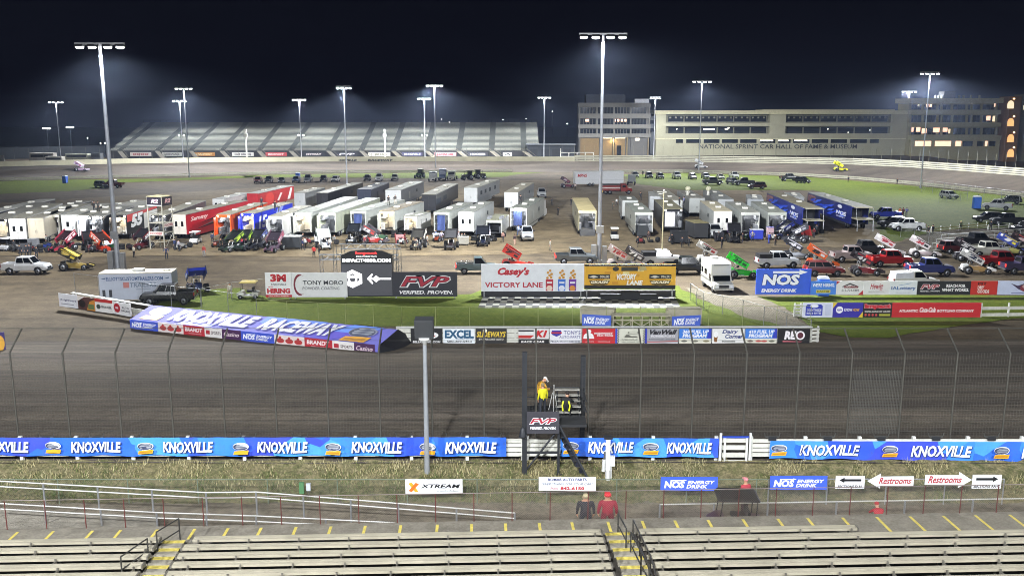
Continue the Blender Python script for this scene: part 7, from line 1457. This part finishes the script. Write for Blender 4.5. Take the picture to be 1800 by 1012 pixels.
for i, (x, y, d) in enumerate(AN):
    c = CC[i % len(CC)]
    if i % 4 != 3: quad(x + rc.uniform(-12, 2), y + rc.uniform(1, 7), rc.choice((250, 270, 200, 320)), c, f'{NC[c]} quad bike in front of {d}')
    tyres(x + rc.uniform(4, 15), y + rc.uniform(-2, 5), rc.choice((1, 2, 3)), f'race tyres standing in front of {d}')
    s = SH[i % len(SH)]; s2 = SH[(i * 4 + 5) % len(SH)]
    person(x + rc.uniform(-9, 9), y + rc.uniform(-2, 10), rc.choice(('stand', 'hips', 'walk')), rc.uniform(0, 360), s, f'crew member in {NS[s]} nearest to {d}', rc.choice(('1d1e22', '2a2c34', '3a3a3a', '6a6454')), None, group='crew in front of the haulers')
    if i % 2: person(x + rc.uniform(-16, 16), y + rc.uniform(8, 16), rc.choice(('stand', 'walk')), rc.uniform(0, 360), s2, f'second crew member, in {NS[s2]}, further out before {d}', '23252c', rc.choice((None, '1c1c1e')), group='crew in front of the haulers')
    if i % 3 == 1: spare_wing(x - rc.uniform(8, 16), y + rc.uniform(2, 6), rc.choice(('c3c3c4', '2a2a2e', '8a2a2a')), f'spare wing leaning in front of {d}')
# ------------------------------------------------------------------ far grandstand
m_alf = M('9b9c90', .55, .2, var=.22, scale=.25); m_ais = M('373a36', .85); m_cs = M('625e52', .85)
GY0, GY1, GZ0, GZ1 = 351.0, 386.0, 6.0, 16.2
def gx(px, Y=GY0, z=GZ0): return (px - 900) / FPX * (Y * cp + (CAMZ - z) * sn)
gs = thing('far_grandstand', 'long pale empty grandstand with dark aisles across the far straight', 'grandstand', (0, 0, 0))
ais = [210, 276, 335, 390, 455, 511, 577, 635, 691, 750, 806, 864, 921]; edges = [192] + ais + [948]; NR = 24
def srow(k): return GY0 + (GY1 - GY0) * k / NR, GZ0 + (GZ1 - GZ0) * k / NR
for i in range(len(edges) - 1):
    x0 = gx(edges[i]) + (1.15 if i else 0); x1 = gx(edges[i + 1]) - (1.15 if i < len(edges) - 2 else 0); q = MB()
    for k in range(NR): y, z = srow(k); y2, z2 = srow(k + 1); q.box(x0, y + .35, z + .30, x1, y + .85, z + .42, m_alf); q.add([(x0, y, z), (x1, y, z), (x1, y2, z), (x0, y2, z), (x0, y2, z2), (x1, y2, z2)], [(0, 1, 2, 3), (3, 2, 5, 4)], m_ais)
    q.build('seating_section', gs)
for px in ais:
    x = gx(px); q = MB()
    for k in range(NR): y, z = srow(k); y2, z2 = srow(k + 1); q.box(x - 1.1, y, z - .4, x + 1.1, y2, z + .05, m_ais)
    q.build('aisle', gs)
    q = MB(); q.add([(x - .9, GY0, GZ0), (x + .9, GY0, GZ0), (x + 5.2, GY0 - 4, 2.9), (x + 3.2, GY0 - 4, 2.9)], [(0, 3, 2, 1)], m_cs); q.tube((x - .9, GY0, GZ0 + .9), (x + 3.2, GY0 - 4, 3.8), .06, m_cs); q.tube((x + .9, GY0, GZ0 + .9), (x + 5.2, GY0 - 4, 3.8), .06, m_cs); q.build('stair', gs)
q = MB(); q.box(gx(192), GY0 - .1, 2.4, gx(948), GY0 + .3, GZ0 - .1, M('2b2b2c', .85)); q.build('front_wall', gs)
q = MB(); q.tube((gx(192), GY1, GZ1 + 1.1), (gx(948), GY1, GZ1 + 1.1), .07, m_ais); q.box(gx(192), GY1, 2, gx(948), GY1 + .4, GZ1 + .2, m_ais)
for i in range(70): x = gx(192) + (gx(948) - gx(192)) * i / 69; q.tube((x, GY1, GZ1), (x, GY1, GZ1 + 1.1), .05, m_ais, n=4)
q.build('back_rail', gs)
q = MB(); q.tube((gx(192), GY0 - .2, GZ0 + 1.0), (gx(948), GY0 - .2, GZ0 + 1.0), .05, m_cs)
for i in range(90): x = gx(192) + (gx(948) - gx(192)) * i / 89; q.tube((x, GY0 - .2, GZ0 - .2), (x, GY0 - .2, GZ0 + 1.0), .04, m_cs, n=4)
q.build('front_rail', gs)
for (p0, p1, bg, word, wc, lab) in [(229, 266, 'c8beb8', 'oooo', 'a05a58', 'pale strip sign with a row of red marks, leftmost on the far stand'), (285, 320, 'b4b6b0', 'SIDEWALL', '6a6a66', 'pale grey strip sign, second from the left on the far stand'), (341, 378, 'b0782e', 'HARVEST', 'e0c898', 'orange strip sign on the far stand'), (408, 446, 'd0d0cc', 'S & M WELDING', '4a4a4c', 'white strip sign with dark words left of the white mast on the far stand'), (467, 504, 'b43238', 'BRANDT', 'e0c8c8', 'red strip sign, left one on the far stand'), (534, 570, '23232a', 'MYWAY', 'd8d0d4', 'black strip sign with white marks on the far stand'), (592, 628, '26272e', 'FVP', 'd0d0d8', 'black strip sign with one bright word on the far stand'), (647, 686, 'c9c8b8', 'X  FARM BUREAU', '5a5a50', 'cream strip sign left of the second white mast on the far stand'), (706, 744, '3a3a52', 'KNOXVILLE', 'a8a8c0', 'dark violet strip sign on the far stand'), (764, 802, 'c4888a', 'LUCAS OIL', 'b02a34', 'pink strip sign with red capitals on the far stand'), (822, 858, '33343a', 'HOOSIER', 'b0b4b8', 'dark strip sign second from the right on the far stand'), (884, 900, 'd0d0cc', 'A', '3a3a3c', 'small white square sign with a dark mark on the far stand')]:
    y = GY0 - .45; A, B, T = atY(p0, 274.5, y), atY(p1, 274.5, y), atY(p0, 268, y); A.z = B.z; T.x = A.x
    sign_quad('stand_sign', lab, 'sign', A, B, T, bg, [('T', word, .12, .2, .88, .8, wc, .1, .04)], .1, 'strip signs on the far stand')
# far outer wall with rail boards
def px_wall(name, label, pts, h, mat, group=None, z=3.0, boards=1, cat='wall', spacing=6, off=0.0, postm=None, phr=0.0):
    P = [at(x, y, z) for x, y in pts]; t = thing(name, label, cat, P[0], 0, group); o = P[0]
    for b in range(boards):
        q = MB(); z0 = h * b / boards + (.12 if boards > 1 else 0)
        for a, c in zip(P, P[1:]):
            d = (c - a); n = Vector((-d.y, d.x, 0)).normalized() * .12; a_, c_ = a - o, c - o; h1 = h / boards * (.7 if boards > 1 else 1)
            v = [a_ - n, c_ - n, c_ + n, a_ + n]; q.add([p + Vector((0, 0, z0)) for p in v] + [p + Vector((0, 0, z0 + h1)) for p in v], [(0, 3, 2, 1), (4, 5, 6, 7), (0, 1, 5, 4), (1, 2, 6, 5), (2, 3, 7, 6), (3, 0, 4, 7)], mat)
        q.build('board' if boards > 1 else 'face', t)
    cnt = 0
    for a, c in zip(P, P[1:]):
        n = max(1, int((c - a).length / spacing))
        for i in range(n):
            if cnt >= 98: break
            p = a + (c - a) * (i / n) - o; q = MB(); q.tube(p + Vector((0, .2, 0)), p + Vector((0, .2, h + phr)), .05, postm or mat, n=5); q.build('post', t); cnt += 1
    return t
m_fw = M('b3ae94', .7, var=.2, scale=.3); m_fb = M('a8a692', .7, var=.2, scale=.3)
px_wall('far_wall', 'long cream wall along the far straight before the stand', [(-60, 295), (0, 293), (200, 288), (400, 285), (600, 284), (900, 284), (1010, 284)], 1.7, m_fw, 'walls along the far straight', spacing=3.9, phr=4.0, postm=M('55574f', .6, .4))
px_wall('far_wall', 'white multi railed board wall curving away at the far right', [(1010, 284), (1200, 285), (1400, 288), (1500, 290), (1600, 295), (1700, 302), (1860, 315)], 2.3, m_fb, 'walls along the far straight', boards=4, spacing=3.4, phr=3.4, postm=M('7b7a6a', .6, .4))
y = at(600, 284, 3).y - .2
for a, b, wd in ((580, 628, 'KNOXVILLE'), (646, 692, 'RACEWAY')):
    A, B, T = atY(a, 284.2, y), atY(b, 284.2, y), atY(a, 279.5, y); B.z = A.z; T.x = A.x
    sign_quad('wall_sign', 'cream wall panel with the dark place name, far straight' if a == 580 else 'cream wall panel with a second dark word, far straight', 'sign', A, B, T, 'a8a38a', [('T', wd, .0, .1, 1, .95, '2a2a28', .25, .06)], .1, 'lettered panels on the far wall')
# inside rail of the far straight
px_wall('inside_rail', 'white post and rail along the inside of the far straight', [(-60, 320), (0, 318), (200, 313), (400, 308), (600, 304.5), (900, 303)], .9, M('a9a893', .7), 'white rails along the far straight', z=0, boards=2, spacing=3.2)
px_wall('inside_rail', 'white post and rail curving along the right lawn', [(1080, 304), (1200, 303.5), (1400, 309.5), (1500, 315.5), (1600, 324.5), (1700, 335.5), (1860, 354)], 1.0, M('a9a893', .7), 'white rails along the far straight', z=0, boards=2, spacing=2.6)
wire_fence('corner_fence', 'tall wire fence curving along the corner lawn at the right', gp((1620, 338), (1700, 350), (1860, 372)), 3.2, 5.5, m_galv, m_galv, M('7c8478', .6, .3), .9, .01, .05)
wire_fence('corner_fence', 'short wire fence on the lawn before the silver car', gp((1650, 357), (1700, 352)), 1.8, 3.0, m_galv, m_galv, M('7c8478', .6, .3), .3, .008, .04)
wire_fence('corner_fence', 'grey wire fence at the grass edge below the white crew pickup', gp((1583, 417), (1632, 428), (1700, 432)), 1.8, 3.0, m_galv, m_galv, M('8a9088', .6, .3), .25, .006, .035)
# white masts at the stand
for px, lab in ((434, 'white speaker mast before the far stand, left one'), (677, 'white speaker mast before the far stand, right one')):
    p = atY(px, 277, 344); tp_ = atY(px, 231, 344); t = thing('speaker_mast', lab, 'mast', (p.x, 344, 2.6), 0, 'white masts before the stand'); h = tp_.z - 2.6
    q = MB(); q.tube((0, 0, 0), (0, 0, h), .3, M('d2d2c9', .5), n=8); q.build('pole', t); q = MB(); q.box(-.6, -.4, h - 2.0, .6, .4, h - .9, m_white); q.box(-.3, -.3, h, .3, .3, h + .8, m_white); q.build('speaker', t)
# small lamps half way up the stand poles
for px, lab in ((319, 'pair of small lamps half way up the short left pole'), (529, 'pair of small lamps half way up the pole second from the stand left end'), (746, 'pair of small lamps half way up the pole before the middle of the stand')):
    p = atY(px, 238, 345.4); t = thing('lamp_pair', lab, 'lamp', p, 0, 'small lamp pairs on the stand poles')
    for s in (-1, 1): q = MB(); q.ell((s * .9, 0, 0), (.3, .3, .25), M((1, .97, .9), em=12), 8, 6); q.build('lamp_head', t)
    q = MB(); q.tube((-.9, .2, 0), (.9, .2, 0), .06, m_dark); q.build('crossarm', t)

# ------------------------------------------------------------------ museum and neighbouring blocks
m_cream = M('9f9c84', .8, var=.12, scale=.12); m_grey = M('5a5854', .8, var=.12, scale=.15); m_gl = M('1a1e22', .1, var=.1); m_warm = M((1, .62, .42), em=1.2); m_warm2 = M((1, .80, .52), em=.9); m_amber = M((1, .56, .2), em=.8)
m_brick = M('7a5a38', .85, var=.2, scale=.4); m_tanlit = M('6e5a3a', .8)
class Facade:
    def __init__(s, root, Y): s.t = root; s.Y = Y
    def box(s, name, x0, y0, x1, y1, mat, front=0.0, depth=1.0, parent=None):
        A, B = atY(x0, y1, s.Y), atY(x1, y0, s.Y); q = MB(); q.box(A.x, s.Y - front, A.z, B.x, s.Y - front + depth, B.z, mat); return q.build(name, parent or s.t)
    def window(s, x0, y0, x1, y1, mull=0, lit=None, inset=.25):
        fr = s.box('window', x0, y0, x1, y1, m_gl if lit is None else lit, -inset, .1)
        if mull:
            A, B = atY(x0, y1, s.Y), atY(x1, y0, s.Y); q = MB()
            for i in range(1, mull): x = A.x + (B.x - A.x) * i / mull; q.box(x - .08, s.Y + inset - .12, A.z, x + .08, s.Y + inset - .005, B.z, m_grey)
            q.build('mullion', fr)
        return fr
# dark block
t = thing('tower_block', 'dark grey four storey block with a warm lit ground floor left of the museum', 'building', (0, 0, 0)); f = Facade(t, 392)
f.box('wall', 1017, 182, 1143, 276, m_grey, -.6, 14)
for y0, y1 in ((181, 188), (200, 208), (219, 226), (235, 242)): f.box('slab', 1016.5, y0, 1143.5, y1, M('6e6c66', .8), .5, 1.2)
for (a, b) in ((188, 200), (208, 219), (226, 235)):
    for x0 in (1020, 1051, 1080, 1109): f.window(x0, a + 1, x0 + 27, b, 5)
    for x in (1017, 1048, 1078, 1107, 1140): f.box('pier', x, a, x + 3, b, M('6a6862', .8), .35, .9)
for x0, x1, m in ((1029, 1040, m_warm), (1079, 1104, m_warm)):
    for i in range(4 if x0 > 1050 else 2): xx = x0 + i * (x1 - x0) / 4; f.box('lit_window', xx, 209.5, xx + 3.4, 214, m, .0, .15)
for x0, x1, lt in ((1020, 1053, 0), (1058, 1076, 1), (1080, 1099, 1), (1108, 1137, 0)): f.box('bay', x0, 243, x1, 275, m_tanlit if x0 < 1100 else m_grey, .0, .3)
for x in (1055, 1078, 1102, 1139): f.box('column', x - 1.2, 242, x + 1.2, 276, M('8a7a58', .8), .4, .6)
for x0, x1 in ((1059, 1076), (1081, 1099)): f.box('soffit_lamp', x0, 242.3, x1, 243.6, m_warm2, .2, .2)
f.box('door', 1084, 256, 1092, 274, m_gl, .12, .1); f.box('wall_lamp', 1117, 243, 1124, 247, M((1, .9, .7), em=4), .2, .2)
f.box('penthouse', 1031, 166, 1101, 182, M('3c3f46', .9), -3, 8); f.box('lit_canopy', 1116, 174, 1141, 181, M('c9ccd4', .6), -.2, 3)
f.box('link', 1143.5, 205, 1152, 272, M('4a4d50', .8), -2, 3)
for y in (212, 226): f.box('link_window', 1144, y, 1151, y + 6, m_gl, -1.9, .1)
l = spot('bay_lamp_beam', tuple(atY(1078, 244, 391)), (atY(1078, 275, 392).x, 391.5, 0), 2200, 150, radius=.6, color=(1, .78, .45)); l.parent = t
# museum
t = thing('museum_building', 'long cream museum with two terrace floors and a row of lettering', 'building', (0, 0, 0)); f = Facade(t, 390)
f.box('wall', 1152, 243, 1600, 276, m_cream, 0, 16); f.box('core', 1153, 200, 1599, 243, M('6b6a58', .8), -2.2, 12)
f.box('roof', 1151, 194.5, 1601, 201, M('bdb896', .7), .8, 16)
for y0, y1 in ((216, 222), (235, 243)): f.box('slab', 1152.5, y0, 1599.5, y1, m_cream, .25, 3)
for x0, x1 in ((1152, 1171), (1352, 1382), (1567, 1600)): f.box('pier', x0, 200, x1, 243, m_cream, .02, 3)
for x0, x1 in ((1175, 1350), (1384, 1565)):
    n = 6
    for i in range(n):
        a = x0 + (x1 - x0) * i / n; b = x0 + (x1 - x0) * (i + 1) / n
        f.box('window', a + 1, 204, b - 1, 215, m_gl, -2.05, .1); f.box('window', a + 1, 224, b - 1, 235, m_gl, -2.05, .1)
        f.box('mullion', b - .5, 201, b + .5, 216, m_grey, -1.5, .4)
        for k in range(3): f.box('pane_light', a + 3 + k * (b - a) / 3, 205.5, a + 6.5 + k * (b - a) / 3, 208.5, M('6f6d60', .4), -2.0, .05)
    for ya in (214, 232.5): f.box('guard_rail', x0, ya, x1, ya + .5, M('77776a', .5), .0, .1)
for x, y, w in ((1190, 226, 2), (1238, 226.5, 20), (1276, 226, 6), (1281, 224, 3), (1457, 226, 2), (1493, 232, 2), (1531, 228, 2), (1160, 237, 2)): f.box('lit_window', x, y, x + w, y + 2.2, M((1, .93, .8), em=1.5), -1.9 if x > 1170 else .1, .1)
f.box('parapet', 1152, 243, 1600, 244.5, M('c3be9c', .8), .15, .3)
wx_ = [(1188, 1201), (1206, 1232), (1237, 1265), (1269, 1297), (1301, 1330), (1336, 1363), (1368, 1390), (1394, 1423), (1427, 1456), (1460, 1489), (1494, 1524), (1529, 1545)]
for i, (a, b) in enumerate(wx_):
    f.box('window', a, 244.8, b, 251.6, m_gl, .03, .1)
    if 1336 <= a <= 1400: f.box('lit_window', a + (2 if a > 1390 else 0), 246, b - 4, 248.4, M((1, .92, .75), em=1.6), .06, .05)
for x in range(1190, 1600, 25): f.box('panel_joint', x, 262, x + .5, 276, M('6f6c55', .9), .03, .1)
A, B, T = atY(1228, 261.6, 389.85), atY(1506, 264.2, 389.85), atY(1228, 253.5, 389.85); B.z = A.z; T.x = A.x
l_, _ = decorate([('T', 'NATIONAL SPRINT CAR HALL OF FAME & MUSEUM', 0, 0, 1, .95, '23241f', 0, .012)], A, B - A, T - A, .06); l_.build('lettering', t)
f.box('sloped_roof', 1340, 192.5, 1575, 195, M('aaa58a', .7), -1, 10)
# right block with brick stair tower
t = thing('tower_block', 'right hand block with balconies, warm windows and an amber lit stair tower', 'building', (0, 0, 0)); f = Facade(t, 384)
f.box('wall', 1600, 182, 1760, 282, M('8d8768', .8, var=.12, scale=.15), -2.5, 14)
f.box('roof', 1599, 173, 1762, 181.5, M('a39f86', .7), 1.2, 16)
for y0, y1 in ((194, 201), (216, 223), (238, 246)): f.box('slab', 1600.5, y0, 1759, y1, M('9a9678', .8), .6, 3.2)
for y0, y1 in ((182, 194), (201, 216), (223, 238)):
    for i in range(6):
        a = 1602 + i * 26; f.window(a, y0 + 2, a + 22, y1 - 1, 3, inset=2.3)
    for x in (1600, 1655, 1708, 1752): f.box('pier', x, y0, x + 2.5, y1, M('7d7a64', .8), .1, 1.5)
for x, y, w, h, m in ((1632, 183, 4, 6, m_warm), (1638, 183.5, 4, 5, m_warm), (1617, 184, 3, 3, m_warm2), (1711, 181.5, 4, 7, m_warm2), (1752, 182, 3, 6, m_warm), (1738, 204, 8, 8, m_warm), (1749, 204, 5, 10, m_warm2), (1602, 224, 8, 8, m_warm), (1614, 224, 8, 8, m_warm), (1624, 226, 9, 9, m_warm), (1644, 225, 12, 8, m_warm), (1658, 225, 12, 7, m_warm), (1671, 227, 4, 8, m_warm2)):
    f.box('lit_window', x, y, x + w, y + h, m, -2.1, .1)
f.box('ground_wall', 1600, 246, 1758, 282, M('9c9676', .8, var=.12), .02, 2)
for a, b, lit in ((1608, 1637, 1), (1643, 1672, 1), (1679, 1690, 1), (1692, 1710, 0), (1717, 1729, 0), (1731, 1736, 1), (1738, 1750, 0)): f.box('window' if not lit else 'lit_window', a, 248, b, 257, m_warm if lit else m_gl, .08, .1)
f.box('stair_tower', 1758, 170, 1791, 284, m_brick, 2.5, 8)
for y in (177, 208, 236, 262):
    A, B = atY(1770, y + 14, 381.4), atY(1783, y, 381.4); q = MB(); w_ = B.x - A.x; h = B.z - A.z
    q.prism([(A.x + w_ / 2 + w_ / 2 * math.cos(R(a)), A.z + h * (.45 + .55 * math.sin(R(a)))) for a in range(0, 181, 20)] + [(A.x, A.z), (B.x, A.z)], 381.3, 381.45, m_amber if y != 177 else m_warm2); q.build('arched_window', t)
    f.box('wall_lamp', 1775, y - 4, 1778, y - 2, M((1, .7, .35), em=6), 2.75, .2)
f.box('east_wing', 1791.5, 166, 1860, 284, M('7a7466', .8), 1.0, 10); f.box('lit_window', 1796, 185, 1803, 193, m_warm2, 1.1, .1)
f.box('roof_plant', 1667, 160, 1688, 172.5, M('4a4c4e', .8), -4, 5)
for x in (1652, 1658, 1664, 1694, 1702, 1715, 1730): f.box('roof_vent', x, 167, x + 2.5, 172.8, M('85877f', .7), -4, 1)
# ------------------------------------------------------------------ left background: dark fence, coaches, stores; trees
px_wall('perimeter_fence', 'dark tall board fence left of the far stand', [(-80, 281), (60, 279), (185, 276)], 4.6, M('23272a', .9, var=.3), None, z=2.6, spacing=5, phr=.2, postm=M('4a4e50', .7))
px_wall('barrier', 'pale sloped concrete barrier at the far left edge', [(-80, 285), (8, 285)], 2.4, M('8a897e', .85), None, z=3.0, spacing=40)
def box_bus(px, py, w, h, c, label, z=2.8, name='coach', band='26282c'):
    p = at(px, py, z); t = thing(name, label, 'coach', p, R(-4), 'coaches parked beyond the far wall')
    q = MB(); q.box(-w / 2, -1.2, .4, w / 2, 1.2, h, M(c, .5)); q.build('body', t, bevel=.1); q = MB(); q.box(-w * .44, -1.22, h * .55, w * .44, -1.2, h * .82, M(band, .3)); q.build('window', t)
    a, b = wheel_meshes(.45, .28)
    for x in (-w * .33, w * .33): o = place('wheel', a, t); o.location = (x, -1.05, .45); place('rim', b, o)
box_bus(77, 285, 9, 3.3, 'c9c4ba', 'white and black striped coach at the far left', band='1a1a1c'); box_bus(98, 288, 6, 2.6, 'b8b4a6', 'low cream camper between two coaches at the far left'); box_bus(138, 284, 8.5, 2.9, 'a9aa98', 'grey green coach left of the stand end'); box_bus(172, 284, 3.4, 3.0, '55585a', 'dark grey round tank trailer beside the stand end', band='3a3c3e')
for px, py, zt_, lab in ((930, 283, 1, 'low dark store behind the wall right of the stand'), ):
    p = at(972, 281, 3); t = thing('storage_shed', 'low dark shed in the gap between stand and dark block', 'shed', p); q = MB(); q.box(-9.5, 6, 0, 8.5, 12, 5.2, M('33373c', .8)); q.build('wall', t); q = MB(); q.box(-10, 5.5, 5.2, 9, 12.5, 5.6, M('55585c', .7)); q.build('roof', t)
    for i in range(4): q = MB(); q.box(-8.5 + i * 4.2, 5.9, .2, -5.5 + i * 4.2, 5.99, 3.6, M('1d2023', .7)); q.build('door', t)
p = at(1000, 283, 3); t = thing('loading_frame', 'white rail frame on the wall left of the dark block', 'frame', p)
for x in (-3, 0, 3, 6, 9): q = MB(); q.tube((x, .5, 0), (x, .5, 4.5 if x == -3 else 3), .14, M('c9c9c4', .6)); q.build('post', t)
for z in (1.6, 3): q = MB(); q.tube((-3, .5, z), (9, .5, z), .12, M('c9c9c4', .6)); q.build('rail', t)
# ------------------------------------------------------------------ small infield bleachers at the right
bt = thing('infield_bleachers', 'low grey bleachers with plank rows at the right below the lawn', 'bleachers', (0, 0, 0))
for k in range(5):
    a, b = at(1655 - 8 * k, 412 + 7.0 * k, 1.6 - .32 * k), at(1880, 396 + 8.2 * k, 1.6 - .32 * k); q = MB(); d = (b - a); n = Vector((d.y, -d.x, 0)).normalized() * .5
    q.add([a, b, b + n, a + n, *[p - Vector((0, 0, .08)) for p in (a, b, b + n, a + n)]], [(0, 3, 2, 1), (4, 5, 6, 7), (0, 1, 5, 4), (1, 2, 6, 5), (2, 3, 7, 6), (3, 0, 4, 7)], M('8c8d80', .6, .2)); q.build('plank', bt)
    q = MB()
    for i in range(6): p = a.lerp(b, i / 5); q.tube(p, (p.x, p.y, 0), .05, m_galv, n=5)
    q.build('leg', bt)
run_px('yellowish board rail behind the infield bleachers', (1637, 409), (1735, 399), 1.0, 2, gap=.25, cap=False, mat=M('a8a468', .7)); run_px('pale board rail right of the yellowish one behind the bleachers', (1737, 404), (1880, 394), .9, 2, gap=.25, cap=False)
t = wsign('stripe_board', 'white barred board at the back of the push line', 'board', 1645, 1660, 440, 440, 12, .2, 'd0d0cc', [('R', 0, .2, 1, .3, '5a5a5a'), ('R', 0, .5, 1, .6, '5a5a5a'), ('R', 0, .8, 1, .88, '5a5a5a')])
# flag pole and lane marks
p = at(1163, 468, 0); t = thing('flag_pole', 'thin cream pole standing before the black hauler', 'pole', p); q = MB(); q.tube((0, 0, 0), (0, 0, atY(1165, 335, p.y).z), .09, M('d6cda4', .5), r1=.06, n=8); q.build('pole', t); q = MB(); q.ell((0, 0, atY(1165, 335, p.y).z), (.14, .14, .14), m_white, 8, 6); q.build('finial', t)
for px, py, lab in ((1209, 336, 'white vent ball on a roof, left one behind the black hauler'), (1245, 336, 'white vent ball on a roof, right one behind the glazed door hauler')):
    q = MB(); q.ell((0, 0, .5), (.55, .55, .5), M('c9c6a8', .5), 10, 7); q.tube((0, 0, -.8), (0, 0, .3), .3, m_ac, n=8); o = q.build('roof_dish'); tag(o, lab, 'dish', 'white balls on hauler roofs'); o.location = at(px, py, 4.6)
# ------------------------------------------------------------------ night mist over the track
hz = MB(); hz.box(-1600, -60, -1.5, 1600, 1500, 46, M('808080'))
ho = hz.build('haze'); ho['kind'] = 'stuff'
hm = bpy.data.materials.new('mist'); hm.use_nodes = True; t = hm.node_tree; t.nodes.remove(t.nodes['Principled BSDF'])
v = t.nodes.new('ShaderNodeVolumePrincipled'); v.inputs['Color'].default_value = (.55, .68, 1, 1); v.inputs['Density'].default_value = .0002; v.inputs['Anisotropy'].default_value = .6
t.links.new(v.outputs[0], t.nodes['Material Output'].inputs['Volume'])
ho.data.materials.clear(); ho.data.materials.append(hm)
